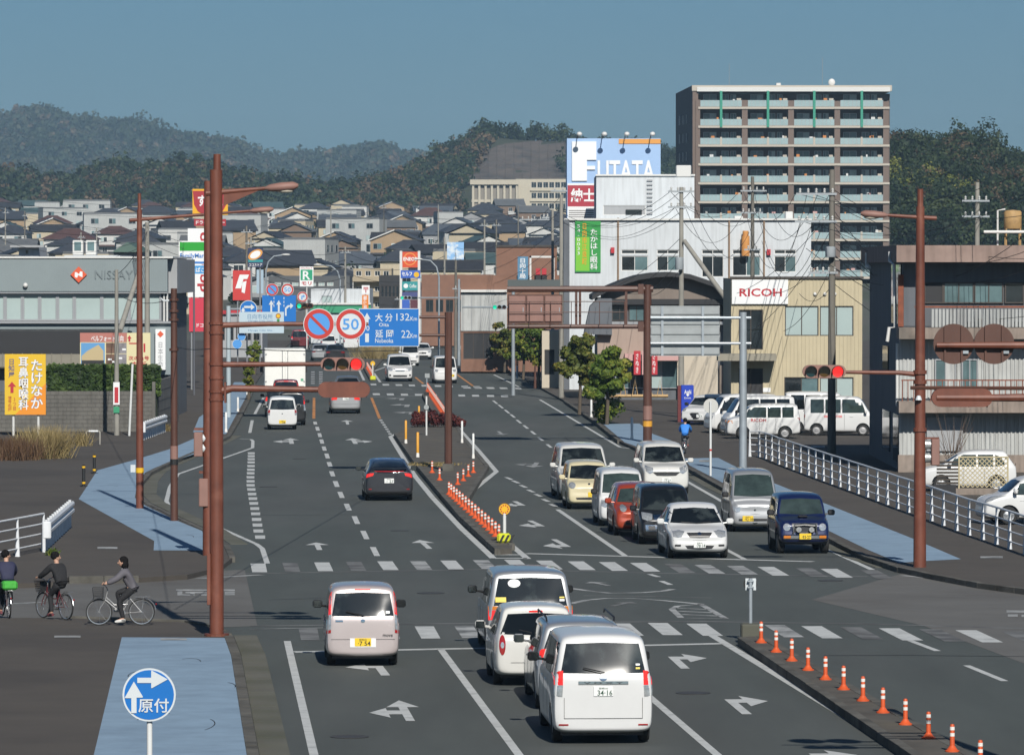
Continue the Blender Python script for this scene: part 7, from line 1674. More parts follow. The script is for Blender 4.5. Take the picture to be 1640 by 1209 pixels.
        # ------------------------------------------------------------------ the town on the rise
WALLS = [('cream',(.44,.38,.27)),('white',(.50,.50,.48)),('grey',(.26,.265,.27)),('tan',(.32,.23,.14)),('pale grey',(.38,.39,.38)),('brown',(.17,.115,.08))]
ROOFS = [('dark slate',(.042,.047,.058)),('blue-grey',(.070,.082,.10)),('black',(.030,.031,.036)),('brown',(.075,.045,.035)),('teal',(.05,.085,.088)),('dark red',(.085,.045,.04)),('grey',(.11,.115,.12))]
for k, c in WALLS:mat('hw_'+k,c,.85,var=.08,scale=.5,streak=.15)
for k, c in ROOFS:mat('hr_'+k,c,.55,var=.2,scale=.8,stretch=(1,1,3))
def house_proto(wall,roof,w,d,h,kind,seed):
    rr = random.Random(seed);o = bpy.data.objects.new('house',None);COL.objects.link(o);wm_, rm = MATS['hw_'+wall], MATS['hr_'+roof]
    part('wall',MB().box(-w/2,w/2,-d/2,d/2,-1.5,h),wm_,o,world=False);ov = .5;rh = w*.2 if kind!='side' else d*.22
    x0, x1, y0, y1 = -w/2-ov, w/2+ov, -d/2-ov, d/2+ov;e = .14
    mb = MB()
    if kind=='hip':
        k = min(w,d)*.42;A = (-w/2+k,0,h+rh);B = (w/2-k,0,h+rh);c = [(x0,y0,h),(x1,y0,h),(x1,y1,h),(x0,y1,h)]
        mb.quad(c[0],c[1],B,A);mb.tri(c[1],c[2],B);mb.quad(c[2],c[3],A,B);mb.tri(c[3],c[0],A);mb.box(x0,x1,y0,y1,h-e,h-.005)
    elif kind=='flat':
        mb.box(x0+.6,x1-.6,y0+.6,y1-.6,h,h+.45)
    elif kind=='side':
        A = (x0,0,h+rh);B = (x1,0,h+rh)
        mb.quad((x0,y0,h),(x1,y0,h),B,A);mb.quad((x1,y1,h),(x0,y1,h),A,B);mb.box(x0,x1,y0,y1,h-e,h-.005)
        part('gable',MB().tri((-w/2,-d/2,h),(-w/2,0,h+rh*.9),(-w/2,d/2,h)),wm_,o,world=False);part('gable',MB().tri((w/2,-d/2,h),(w/2,d/2,h),(w/2,0,h+rh*.9)),wm_,o,world=False)
    else:
        A = (0,y0,h+rh);B = (0,y1,h+rh)
        mb.quad((x0,y0,h-.15),A,B,(x0,y1,h-.15));mb.quad(A,(x1,y0,h-.15),(x1,y1,h-.15),B)
        mb.quad((x0,y1,h-.3),(0,y1,h+rh-.15),(0,y0,h+rh-.15),(x0,y0,h-.3));mb.quad((0,y1,h+rh-.15),(x1,y1,h-.3),(x1,y0,h-.3),(0,y0,h+rh-.15))
        part('gable',MB().tri((-w/2,-d/2,h),(w/2,-d/2,h),(0,-d/2,h+rh*.92)),wm_,o,world=False)
        for s_ in(-1,1):part('barge_board',MB().quad((s_*x1,y0-.02,h-.32),(s_*x1,y0-.02,h-.08),(0,y0-.02,h+rh+.06),(0,y0-.02,h+rh-.2)),MATS['frame_white']if rr.random()<.4 else rm,o,world=False)
    rf = part('roof',mb,rm,o,world=False)
    if kind not in('front','flat'):part('ridge_tile',MB().box((-w/2+(min(w,d)*.42 if kind=='hip' else-ov)),w/2-(min(w,d)*.42 if kind=='hip' else-ov),-.18,.18,h+rh-.05,h+rh+.15),rm,rf,world=False)
    n = 3 if w>8 else 2;fl = [.9,3.6,6.4]if h>7 else[.9,3.6]if h>4.5 else[.9]
    for z in fl:
        for k in range(n):
            if rr.random()<.15:continue
            cx = -w/2+w*(k+.5)/n+rr.uniform(-.3,.3);ww = rr.choice([.55,.8,.9]);hh = 1.1 if z>1 else rr.choice([1.1,1.7])
            wd = part('window',MB().box(cx-ww-.08,cx+ww+.08,-d/2-.06,-d/2-.002,z-.08,z+hh+.08),MATS['frame_alu']if rr.random()<.6 else MATS['frame_white'],o,world=False)
            for s_ in(-1,1):part('pane',MB().box(cx+min(0,s_*ww)+.03,cx+max(0,s_*ww)-.03,-d/2-.075,-d/2-.061,z,z+hh),MATS[rr.choice(['glass_dark','glass_dark','glass_teal','glass_pale'])],wd,world=False)
    if h>4.5 and rr.random()<.6:part('balcony',MB().box(-w*.1,w*.42,-d/2-1.1,-d/2-.003,2.7,3.7),MATS['hw_white']if wall!='white' else MATS['hw_tan'],o,world=False)
    if h>4.5 and rr.random()<.55:part('porch_roof',MB().quad((-w/2,-d/2-1.3,2.3),(w*.1,-d/2-1.3,2.3),(w*.1,-d/2,2.75),(-w/2,-d/2,2.75)),rm,o,world=False)
    return o
PROTO = []
specs = [('cream','dark slate',10,8,5.6,'hip'),('white','blue-grey',11,8,5.6,'side'),('grey','black',9,8,5.4,'front'),('tan','dark slate',11,8,5.6,'front'),('pale grey','brown',9,7,3.1,'hip'),('white','teal',10,8,5.5,'side'),('cream','black',12,8,5.6,'side'),('brown','grey',9,8,5.5,'side'),('white','dark red',10,8,5.6,'hip'),('grey','blue-grey',12,8,3.1,'hip'),('pale grey','dark slate',11,8,5.6,'hip'),('tan','blue-grey',9,8,3.2,'side'),('white','grey',11,8,6.0,'flat'),('cream','grey',9,8,5.8,'flat'),('pale grey','grey',14,8,8.5,'flat'),('white','dark slate',8,7,5.4,'hip')]
for i, s in enumerate(specs):PROTO.append([house_proto(*s,seed=i),s,0])
rows = [1690,1640,1590,1540,1490,1440,1390,1340,1290,1240,1190,1140,1090,1040,990,940,890,840,795,755,715,680]
ROWN = ['top']+[o_+' from top' for o_ in ORD[1:21]]+['lowest']
rh_ = random.Random(5)
KINDN = {'hip':'hipped','side':'gabled','front':'gable-fronted','flat':'flat'}
for ri, Yh in enumerate(rows):
    x = (-30-CX)/FOC*Yh;k = 0;xe = ((960 if Yh>860 else 900)-CX)/FOC*Yh
    while x<xe:
        pi = rh_.randrange(len(PROTO));pr = PROTO[pi];w = pr[1][2]*.82
        yy = Yh+rh_.uniform(-9,9);xc = x+w/2+rh_.uniform(.6,2.0);px = CX+xc/yy*FOC
        x = xc+w/2+rh_.uniform(.4,4.0)
        if 715<px<925 and Yh>1600:continue
        if rh_.random()<.16:continue
        if 80<px<235 and 1560<Yh<1620:continue
        if(400<px<660)and Yh<690:continue
        root = pr[0]if pr[2]==0 else copy_tree(pr[0]);pr[2]+=1
        root.location = (xc,yy,terrain(xc,yy)-.1);root.rotation_euler = (0,0,rh_.choice([0,0,1.57])+rh_.uniform(-.3,.3));s_ = rh_.uniform(.72,.92);root.scale = (s_,s_,s_*rh_.uniform(.92,1.1))
        tag(root,'%s %s house, %s %s roof, %s from left, town row %s'%(pr[1][0],'three-storey' if pr[1][4]>8 else 'two-storey' if pr[1][4]>4.5 else 'low',pr[1][1],KINDN[pr[1][5]],ORD[k],ROWN[ri]),'house','houses on the hillside town')
        k+=1
for pr in PROTO:
    if pr[2]==0:
        for c in pr[0].children_recursive:bpy.data.objects.remove(c)
        bpy.data.objects.remove(pr[0])
        # shrubs and small trees between the houses
v = []
for _ in range(260):
    Yh = rh_.uniform(650,1720);px = rh_.uniform(-20,1060);xc = (px-CX)/FOC*Yh;r = rh_.uniform(.9,2.2);v.append(crown_quads((xc,Yh,terrain(xc,Yh)+r*.8),r,r*1.8,130,.22))
o = bpy.data.objects.new('garden_shrubbery',leaf_mesh('garden_shrubbery',np.concatenate(v),MATS['leaf_dark']));link(o);tag(o,'dark garden shrubs and trees between the hillside houses','shrubbery',kind='stuff')
# ------------------------------------------------------------------ street trees, shrubs, grass
leafmat('leaf_street',(0.028,0.060,0.008),(0.10,0.145,0.018),(0.24,0.215,0.035),.55)
leafmat('leaf_street2',(0.030,0.050,0.008),(0.095,0.11,0.018),(0.24,0.155,0.03),.5)
leafmat('leaf_red',(0.035,0.008,0.008),(0.075,0.014,0.014),(0.13,0.028,0.02),1.2);leafmat('leaf_straw',(0.14,0.105,0.045),(0.24,0.185,0.08),(0.34,0.27,0.13),1.0);leafmat('leaf_dry',(0.05,0.028,0.018),(0.10,0.055,0.03),(0.16,0.10,0.05),1.0)
bark = mat('bark',(0.09,0.07,0.05),.9,var=.3,scale=3)
def street_tree(px,py,top,halfw,label,m='leaf_street',n=5200,low=.24,z=SL):
    p = G(px,py,z);Y = p.y;H = W(px,top,Y).z-z;rw = halfw/FOC*Y
    t = thing('street_tree',label,'tree',p,group='trees along the right kerb');rs = random.Random(int(px))
    mb = MB().tube([(0,0,0),(.05,0,H*.3),(-.03,.03,H*.6),(0,0,H*.85)],[.10,.085,.05,.015],8)
    tr = part('trunk',mb,bark,t,world=False,smooth=40)
    for k in range(9):
        a = rs.uniform(0,6.28);h0 = H*rs.uniform(.3,.65);L_ = rw*rs.uniform(.6,.95);e = (L_*math.cos(a),L_*math.sin(a),h0+H*rs.uniform(.12,.28));part('limb',MB().tube([(0,0,h0),(e[0]*.5,e[1]*.5,h0+(e[2]-h0)*.35),e],[.04,.028,.008],5),bark,tr,world=False)
    nl = 34;C = [];
    for k in range(nl):
        a = 2.4*k;f = rs.uniform(.1,.92)**.8 if k else 0;zc = H*rs.uniform(low+.1,.86)
        sh = math.sqrt(max(.15,1-((zc/H-.58)/.45)**2));C.append((rw*f*math.cos(a)*sh,rw*f*math.sin(a)*sh,zc,rw*rs.uniform(.16,.32)))
    C = np.array(C);k = nrng.integers(0,nl,n);d = nrng.normal(size=(n,3));d[:,2]+=.2;d/=np.linalg.norm(d,axis=1,keepdims=True)
    P = C[k,:3]+d*(C[k,3]*nrng.uniform(.3,1.25,n))[:,None]*np.array([1,1,.75])
    vs = quads(P,d+nrng.normal(0,.6,(n,3)),nrng.uniform(.045,.09,n),1.5)
    o = bpy.data.objects.new('crown',leaf_mesh('crown',vs,MATS[m]));link(o,t)
for a in((928,664,524,35,'green and rust street tree at the second crossing corner, behind the nearest one','leaf_street2',7600),(972,680,538,40,'bushy green street tree nearest the gantry pole','leaf_street',8200),(948,650,560,18,'small green street tree between the two corner trees','leaf_street',3000),(785,586,500,30,'farthest green street tree along the right kerb','leaf_street',4200),(808,596,508,25,'rust-tinged street tree second from the far end of the kerb row','leaf_street2',3600),(838,608,508,32,'broad green street tree in the middle of the kerb row','leaf_street',4600),(862,620,516,24,'green street tree just left of the dark utility pole','leaf_street',3400)):
    street_tree(*a)
p = G(968,679,SL);t = thing('shrub','low leafy shrub at the foot of the nearest street tree','shrub',p);v = crown_quads((0,0,.55),.8,1.4,1500,.06,6);o = bpy.data.objects.new('foliage',leaf_mesh('foliage',v,MATS['leaf_street']));link(o,t);part('stem',MB().cyl((0,0,0),(0,0,.5),.04,n=6),bark,t,world=False)
ORS = ['leftmost','second','third','fourth','rightmost']
for k, (x,y)in enumerate(((669,684),(682,683),(697,684),(710,684),(725,684))):
    p = G(x,y,.17);t = thing('red_shrub','%s of the clipped red-leaved shrubs on the island'%ORS[k],'shrub',p,group='red shrubs on the island');v = crown_quads((0,0,.34),.42,.7,1500,.035,8);o = bpy.data.objects.new('foliage',leaf_mesh('foliage',v,MATS['leaf_red']));link(o,t);part('stem',MB().cyl((0,0,0),(0,0,.3),.03,n=6),bark,t,world=False)
def tuft(name,label,px,py,w,h,m,n,kind='grass',z=SL,lean=.35):
    p = G(px,py,z);vs = []
    c = np.column_stack([nrng.normal(0,w*.3,n),nrng.normal(0,w*.5,n),np.zeros(n)]);d = np.column_stack([nrng.normal(0,lean,n)+c[:,0]*.25,nrng.normal(0,lean,n),np.ones(n)]);d/=np.linalg.norm(d,axis=1,keepdims=True)
    L_ = h*nrng.uniform(.45,1.0,n)[:,None];s_ = np.column_stack([nrng.normal(size=n),nrng.normal(size=n),np.zeros(n)]);s_/=np.linalg.norm(s_,axis=1,keepdims=True);s_*=.012
    mid = c+d*L_*.6;tip = c+d*L_+np.column_stack([nrng.normal(0,.08,n),nrng.normal(0,.08,n),-.06*np.ones(n)])
    vs = np.stack([c-s_,c+s_,mid+s_*.8,mid-s_*.8,mid-s_*.8,mid+s_*.8,tip+s_*.2,tip-s_*.2],1).reshape(-1,3)
    t = thing(name,label,kind,p);o = bpy.data.objects.new('blades',leaf_mesh('blades',vs,MATS[m]));link(o,t);o['kind'] = 'stuff'
tuft('grass_clump','tall dry straw grass clump by the pavement',72,733,1.3,1.5,'leaf_straw',2200);tuft('weed_clump','dark brown dead weeds under the clinic sign',25,735,1.8,1.1,'leaf_dry',2400);tuft('weed_clump','thin dry weeds beside the low hoop barrier',132,714,.5,.9,'leaf_straw',240);tuft('grass_clump','dry brown grass on the far median nose',606,574,3.0,1.6,'leaf_straw',1500,z=.17);tuft('weed_clump','short weeds along the block wall foot',262,690,.7,.5,'leaf_straw',260)
tuft('weed_clump','tiny green weeds at the end of the white railing',84,889,.25,.3,'leaf_street',120);tuft('grass_clump','short dry grass on the island by the brown pole',694,745,1.4,.22,'leaf_straw',1100,z=.17,lean=.9)
# dark roadside shrubs at the far left kerb
for(x,y,top,hw_,lb)in((408,600,540,12,'dark roadside bush left of the box truck'),(398,640,575,9,'narrow dark bush by the left kerb, left of the truck')):
    street_tree(x,y,top,hw_,lb,'leaf_street',2200,.1)
    # ------------------------------------------------------------------ cyclists
SKIN = mat('skin',(0.46,0.27,0.19),.6);HAIR = mat('hair_black',(0.010,0.009,0.009),.95,var=.5,scale=60,spec=.1);STEEL = mat('bike_steel',(0.5,0.51,0.52),.25,metal=.8)
def skin_mesh(J,E,sub=2):
    "grows one continuous surface round a joint graph: J name -> (point, radius)"
    names = list(J);me = bpy.data.meshes.new('s');me.from_pydata([J[n][0]for n in names],[(names.index(a),names.index(b))for a,b in E],[])
    ob = bpy.data.objects.new('s',me);ob.modifiers.new('k','SKIN')
    for i, n in enumerate(names):
        r = J[n][1];sv = me.skin_vertices[0].data[i];sv.radius = (r,r)if not isinstance(r,tuple)else r;sv.use_root = (i==0)
    sb = ob.modifiers.new('u','SUBSURF');sb.levels = sub
    out = evaluated(ob);bpy.data.objects.remove(ob);out.polygons.foreach_set('use_smooth',[True]*len(out.polygons));return out
def rider(root_loc,rz,label,jacket,trouser,shoe,hair='short',turn=0.0,lean=.18,sc=1.0):
    t = thing('person',label,'person',root_loc,rz);t.scale = (sc,)*3
    hip = (0,-.30,.93);ch = (0,-.30+lean,1.24);nk = (0,-.30+lean*1.25,1.42);hd = Vv((0,-.28+lean*1.3,1.545))
    J = {'hip':(hip,.105),'waist':((0,-.30+lean*.45,1.06),(.115,.09)),'chest':(ch,(.135,.10)),'neck':(nk,.06),'head0':(tuple(hd-Vv((0,0,.03))),.075),'head1':(tuple(hd+Vv((0,0,.03))),.07)}
    E = [('hip','waist'),('waist','chest'),('chest','neck'),('neck','head0'),('head0','head1')]
    for s, n in((-1,'l'),(1,'r')):
        ph = 1 if s>0 else-1
        kn = (s*.11,.08+.03*ph,.70+.10*ph);an = (s*.13,-.04+.02*ph,.30+.13*ph)
        J.update({'sh'+n:((s*.16,ch[1]+.03,1.35),.062),'el'+n:((s*.25,ch[1]+.22,1.16),.045),'wr'+n:((s*.25,.35,1.05),.032),'ha'+n:((s*.245,.41,1.04),.034),'th'+n:((s*.09,-.26,.88),.09),'kn'+n:(kn,.06),'an'+n:(an,.04),'to'+n:((an[0],an[1]+.16,an[2]-.06),.032)})
        E+=[('chest','sh'+n),('sh'+n,'el'+n),('el'+n,'wr'+n),('wr'+n,'ha'+n),('hip','th'+n),('th'+n,'kn'+n),('kn'+n,'an'+n),('an'+n,'to'+n)]
    bm_ = skin_mesh(J,E);mb = MB();mb.v = [tuple(v.co)for v in bm_.vertices];mb.f = [tuple(p.vertices)for p in bm_.polygons]
    Rt = Matrix.Translation(hd)@Matrix.Rotation(turn,4,'Z')@Matrix.Translation(-hd)
    mb.ball(tuple(hd+Vv((0,.02,.02))),(.078,.092,.115),14,10,Rt);mb.ball(tuple(hd+Vv((0,.115,.0))),(.014,.022,.026),6,5,Rt)
    for s in(-1,1):
        mb.ball(tuple(hd+Vv((s*.08,.01,.005))),(.012,.024,.034),6,5,Rt)
        w_ = Vv(J['ha'+('l' if s<0 else 'r')][0])
        for k in range(4):mb.tube([w_+Vv((s*(-.03+.02*k),.02,.012)),w_+Vv((s*(-.03+.02*k),.055-.004*abs(k-1),.0)),w_+Vv((s*(-.03+.02*k),.045,-.035))],[.010,.009,.007],5)
        mb.tube([w_+Vv((-s*.03,-.01,0)),w_+Vv((-s*.05,.02,-.02)),w_+Vv((-s*.04,.045,-.03))],[.011,.010,.008],5)
    part('body',mb,SKIN,t,smooth=180,world=False)
    for s in(-1,1):part('eye',MB().ball(tuple(hd+Vv((s*.032,.104,.022))),(.011,.006,.007),6,4,Rt),HAIR,t,world=False)
    part('mouth',MB().box(-.022,.022,hd.y+.100,hd.y+.106,hd.z-.055,hd.z-.048,Rt),mat('lip',(.3,.10,.09),.6),t,world=False)
    grow = lambda n, k, d = .0:(J[n][0],tuple(x*k+d for x in J[n][1])if isinstance(J[n][1],tuple)else J[n][1]*k+d)
    jk = {n:grow(n,1.3,.022)for n in('waist','hip','chest','shl','shr','ell','elr','wrl','wrr')};jk['hem'] = ((0,hip[1]-.01,.845),.148);jk['neck'] = (tuple(Vv(nk)-Vv((0,.01,.05))),.075)
    o = bpy.data.objects.new('jacket',skin_mesh(jk,[e for e in E if e[0]in jk and e[1]in jk]+[('hip','hem')]));o.data.materials.append(jacket);link(o,t)
    tr = {n:grow(n,.9 if n=='waist' else 1.08,.012)for n in('hip','waist','thl','thr','knl','knr','anl','anr')}
    o = bpy.data.objects.new('trousers',skin_mesh(tr,[e for e in E if e[0]in tr and e[1]in tr]));o.data.materials.append(trouser);link(o,t)
    for n in 'lr':a, b = Vv(J['an'+n][0]), Vv(J['to'+n][0]);part('shoe',MB().tube([a+Vv((0,-.05,-.05)),a+Vv((0,.03,-.045)),b+Vv((0,0,-.01)),b+Vv((0,.05,-.015))],[.035,.05,.042,.02],8),shoe,t,smooth=50,world=False)
    h = MB().ball(tuple(hd+Vv((0,-.022,.062))),(.104,.118,.112),14,10,Rt)
    if hair=='bob':h.ball(tuple(hd+Vv((0,-.045,-.04))),(.118,.10,.135),14,10,Rt)
    part('hair',h,HAIR,t,smooth=180,world=False);part('collar',MB().lathe([(.07,-.05),(.066,.0),(.06,.015)],12,c=(0,nk[1],nk[2]-.02)),mat('collar_white',(.6,.6,.58),.7),t,world=False)
    return t
def bicycle(loc,rz,label,frame_m,basket=True,bag=None):
    t = thing('bicycle',label,'bicycle',loc,rz);X = Matrix.Rotation(R(90),4,'Y');r = .325
    for y in(-.50,.54):
        e = bpy.data.objects.new('wheel',None);link(e,t);e.location = (0,y,r)
        ty = MB();ty.lathe([(r-.03,-.014),(r-.008,-.02),(r,0),(r-.008,.02),(r-.03,.014),(r-.03,-.014)],32,X);part('tyre',ty,MATS['tyre'],e,smooth=60,world=False)
        rm = MB().lathe([(r-.045,-.011),(r-.028,-.013),(r-.028,.013),(r-.045,.011),(r-.045,-.011)],32,X);rm.cyl((-.03,0,0),(.03,0,0),.022,n=10);part('rim',rm,STEEL,e,world=False)
        sp = MB()
        for k in range(20):a = 2*math.pi*k/20;sp.cyl((.02*(-1)**k,.02*math.cos(a),.02*math.sin(a)),(0,(r-.04)*math.cos(a+.25),(r-.04)*math.sin(a+.25)),.0022,n=4,caps=False)
        part('spokes',sp,STEEL,e,world=False)
        part('mudguard',MB().tube([(0,y+(r+.03)*math.cos(a),r+(r+.03)*math.sin(a))for a in np.linspace(.35 if y<0 else.9,3.0 if y<0 else 2.9,12)],.016,6),STEEL,t,smooth=60,world=False)
    bb = Vv((0,-.04,.30));hd_ = Vv((0,.36,.74));st = Vv((0,-.22,.74));ra = Vv((0,-.50,r));fa = Vv((0,.54,r))
    f = MB().tube([bb,(0,.14,.42),hd_-Vv((0,-.02,.12))],.018,8).tube([bb,st],.016,8).tube([st-Vv((0,-.05,.22)),(0,.16,.50),hd_-Vv((0,-.01,.04))],.014,8)
    for s in(-.05,.05):f.tube([bb+Vv((s*.5,0,0)),ra+Vv((s,0,0))],.009,6).tube([st-Vv((0,-.02,.06)),ra+Vv((s,0,0))],.008,6)
    part('frame',f,frame_m,t,smooth=50,world=False)
    fk = MB().tube([hd_+Vv((0,-.03,.10)),hd_-Vv((0,-.03,.14))],.017,8)
    for s in(-.045,.045):fk.tube([hd_-Vv((-s,-.03,.14)),fa+Vv((s,-.04,.12)),fa+Vv((s,0,0))],.011,6)
    part('fork',fk,frame_m,t,smooth=50,world=False)
    part('handlebar',MB().tube([(-.27,.34,1.01),(-.22,.42,1.02),(-.08,.38,.98),(0,.33,.88),(.08,.38,.98),(.22,.42,1.02),(.27,.34,1.01)],.012,8).tube([(0,.33,.80),(0,.33,.90)],.014,8),STEEL,t,smooth=60,world=False)
    part('saddle',MB().ball((0,-.27,.84),(.10,.14,.045),12,6),MATS['black_trim'],t,smooth=60,world=False);part('seat_post',MB().cyl(st,(0,-.25,.82),.013,n=8),STEEL,t,world=False)
    part('rear_rack',MB().tube([(-.06,-.32,.70),(-.06,-.72,.70),(.06,-.72,.70),(.06,-.32,.70)],.007,5).tube([(.06,-.55,.70),(.06,-.5,r)],.006,5).tube([(-.06,-.55,.70),(-.06,-.5,r)],.006,5),STEEL,t,world=False)
    part('crank',MB().cyl((-.06,-.04,.30),(.06,-.04,.30),.07,n=14).tube([(.07,-.04,.30),(.08,.0,.47)],.01,6).tube([(-.07,-.04,.30),(-.08,-.06,.13)],.01,6),STEEL,t,world=False)
    for s, z, y in((.13,.47,0),(-.13,.13,-.06)):part('pedal',MB().box(s-.05,s+.05,y-.045,y+.045,z-.012,z+.012),MATS['black_trim'],t,world=False)
    part('tail_light',MB().ball((0,-.86,.52),.022,8,5),MATS['lamp_red'],t,world=False)
    if basket:
        b = MB();
        for k in range(7):z = .66+k*.045;w = .13+k*.008;b.tube([(-w,.44,z),(w,.44,z),(w,.66+k*.006,z),(-w,.66+k*.006,z),(-w,.44,z)],.006,4)
        for k in range(9):x = -.15+k*.0375;b.cyl((x*.8,.67,.66),(x,.70,.93),.004,n=4).cyl((x*.8,.44,.66),(x,.44,.93),.004,n=4)
        b.box(-.13,.13,.44,.66,.655,.66).box(-.16,.16,.435,.44,.66,.93);o = part('basket',b,MATS['black_trim'],t,world=False)
    if bag:part('bag',MB().bbox(-.19,.19,-.78,-.40,.72,.94,.05),bag,t,world=False)
    return t
jk1 = mat('jacket_grey',(0.105,0.10,0.115),.85,var=.12,scale=8);jk2 = mat('sweater_black',(0.016,0.016,0.018),.9,var=.5,scale=40);jk3 = mat('jacket_navy',(0.02,0.022,0.055),.8,var=.1,scale=8);jk4 = mat('jacket_blue',(0.03,0.20,0.62),.7,var=.1,scale=8)
tr1 = mat('trousers_black',(0.014,0.014,0.016),.85);tr4 = mat('trousers_grey',(0.09,0.08,0.08),.85);sh1 = mat('shoe_white',(.6,.6,.58),.6);sh2 = mat('shoe_maroon',(.16,.04,.05),.6);fr1 = mat('frame_silver',(0.5,0.5,0.5),.3,metal=.6);fr2 = mat('frame_maroon',(.10,.015,.02),.4);bagm = mat('bag_green',(.05,.35,.04),.7,var=.2,scale=12)
for(x,y,rz,jk,tr,sh,fr,hair,turn,bag,la,lb,z)in((194,1001,R(92),jk1,tr1,sh1,fr1,'bob',.1,None,'person with bobbed black hair in a grey jacket and white shoes riding left','silver city bicycle with a black basket under the grey-jacketed rider',SL),(88,991,R(38),jk2,tr1,sh2,fr2,'short',-1.9,None,'person in a black sweater looking back to the right on a bicycle','maroon bicycle with basket under the rider in the black sweater',SL),(6,990,R(14),jk3,tr1,sh2,fr2,'short',-1.2,bagm,'person in a navy jacket at the left edge, riding away','bicycle with a green bag on its rear rack at the left edge',SL),(1098,727,R(-4),jk4,tr4,sh2,fr1,'short',0,None,'person in a bright blue jacket cycling away on the right pavement','bicycle under the blue-jacketed rider beside the drinks cabinet',SL)):
    p = G(x,y,z)
    if abs(rz)<.5:p.y+=.5
    bicycle(p,rz,lb,fr,True,bag).scale = (.9,)*3;rider(p,rz,la,jk,tr,sh,hair,turn,sc=.89)
    # ------------------------------------------------------------------ utility poles and overhead wires
INS = mat('insulator',(0.50,0.50,0.48),.4);BLKW = mat('wire_black',(0.018,0.018,0.018),.6);TR = mat('transformer_grey',(0.30,0.33,0.35),.5,var=.1,scale=3)
def upole(px,top,base,r,m,label,arms=(),trans=None,brace=None,Yp=None,z=None,tilt=0):
    if Yp is None:p = G(px,base,SL)
    else:p = W(px,base,Yp);p.z = (terrain(p.x,Yp)if z is None else z)
    Y = p.y;t = thing('utility_pole',label,'utility pole',p,group='utility poles');zt = W(px,top,Y).z
    part('shaft',MB().cyl((p.x,Y,p.z),(p.x+tilt,Y,zt),r,r*.62,12),m,t,smooth=40)
    for(y,x0,x1)in arms:
        c = part('crossarm',MB().box(W(x0,0,Y).x,W(x1,0,Y).x,Y-.18,Y-.10,W(0,y,Y).z-.045,W(0,y,Y).z+.045),TR,t)
        n = max(2,min(5,int((x1-x0)/9)))
        for k in range(n):x = W(x0+(x1-x0)*(k+.5)/n,0,Y).x;part('insulator',MB().lathe([(.03,0),(.06,.05),(.035,.09),(.06,.14),(.02,.2)],8,c=(x,Y-.14,W(0,y,Y).z+.045)),INS,c)
    if trans:
        for(x,y0,y1)in trans:c = W(x,y1,Y-.35);part('transformer',MB().lathe([(.0,0),(.2,0),(.22,.05),(.22,W(0,y0,Y).z-c.z-.05),(.15,W(0,y0,Y).z-c.z),(0,W(0,y0,Y).z-c.z)],12,c=tuple(c)),TR,t,smooth=40)
    if brace:part('brace_pole',MB().cyl(W(*brace[0],Y-.2),W(*brace[1],Y-4),.12,.14,10),m,t,smooth=40)
    return t
upole(1091,300,668,.17,CON,'grey concrete utility pole with two crossarms and a leaning brace by the arched hall',[(307,1070,1112),(332,1070,1112)],[(1088,412,432)],((1096,386),(1172,492)))
upole(1205,283,560,.16,CON2,'utility pole with crossarms rising behind the beige office',[(306,1186,1228),(341,1186,1222),(400,1192,1218)],None,None,310,SL)
upole(1332,272,727,.19,CON2,'dark concrete utility pole in front of the beige office vans',[(311,1275,1340),(355,1273,1340),(437,1295,1342)],[(1330,395,412)])
upole(1565,292,470,.17,CON,'utility pole with two white crossarms above the grey house roof',[(322,1541,1585),(347,1541,1585)],None,None,262,SL)
upole(899,312,637,.17,CON,'tall concrete utility pole left of the white clinic',[(306,882,908),(349,868,880)])
upole(236,356,600,.17,CON,'concrete utility pole with a diagonal brace in front of the insurance office',(),None,((221,440),(192,530)),272,SL)
t = upole(187,432,697,.13,CON,'slim leaning concrete pole with advertising plates by the block wall',())
p = ORG[t.name];part('advert_plate',MB().box(p.x-.15,p.x+.15,p.y-.18,p.y-.14,W(0,648,p.y).z,W(0,612,p.y).z),WT,t);part('advert_red',MB().box(p.x-.09,p.x+.09,p.y-.19,p.y-.181,W(0,645,p.y).z,W(0,620,p.y).z),RD,t);part('advert_plate',MB().box(p.x-.14,p.x+.14,p.y-.18,p.y-.14,W(0,661,p.y).z,W(0,651,p.y).z),MATS['store_green'],t)
p = G(207,698,SL);t = thing('white_pole','slim white pole beside the leaning concrete pole','pole',p);part('post',MB().cyl((0,0,0),(.16,0,W(0,583,p.y).z-SL),.055,n=8),WP,t,world=False)
p = G(272,657,SL);t = thing('white_pole','tall slim white pole at the corner of the block wall','pole',p);part('post',MB().cyl((0,0,0),(0,0,W(0,556,p.y).z-SL),.06,n=8),WP,t,world=False)
upole(885,336,622,.14,CON,'thin grey pole just left of the tall concrete pole',[(352,832,880)],None,None,390,SL);upole(857,585,622,.1,BD,'short dark post among the street trees',())
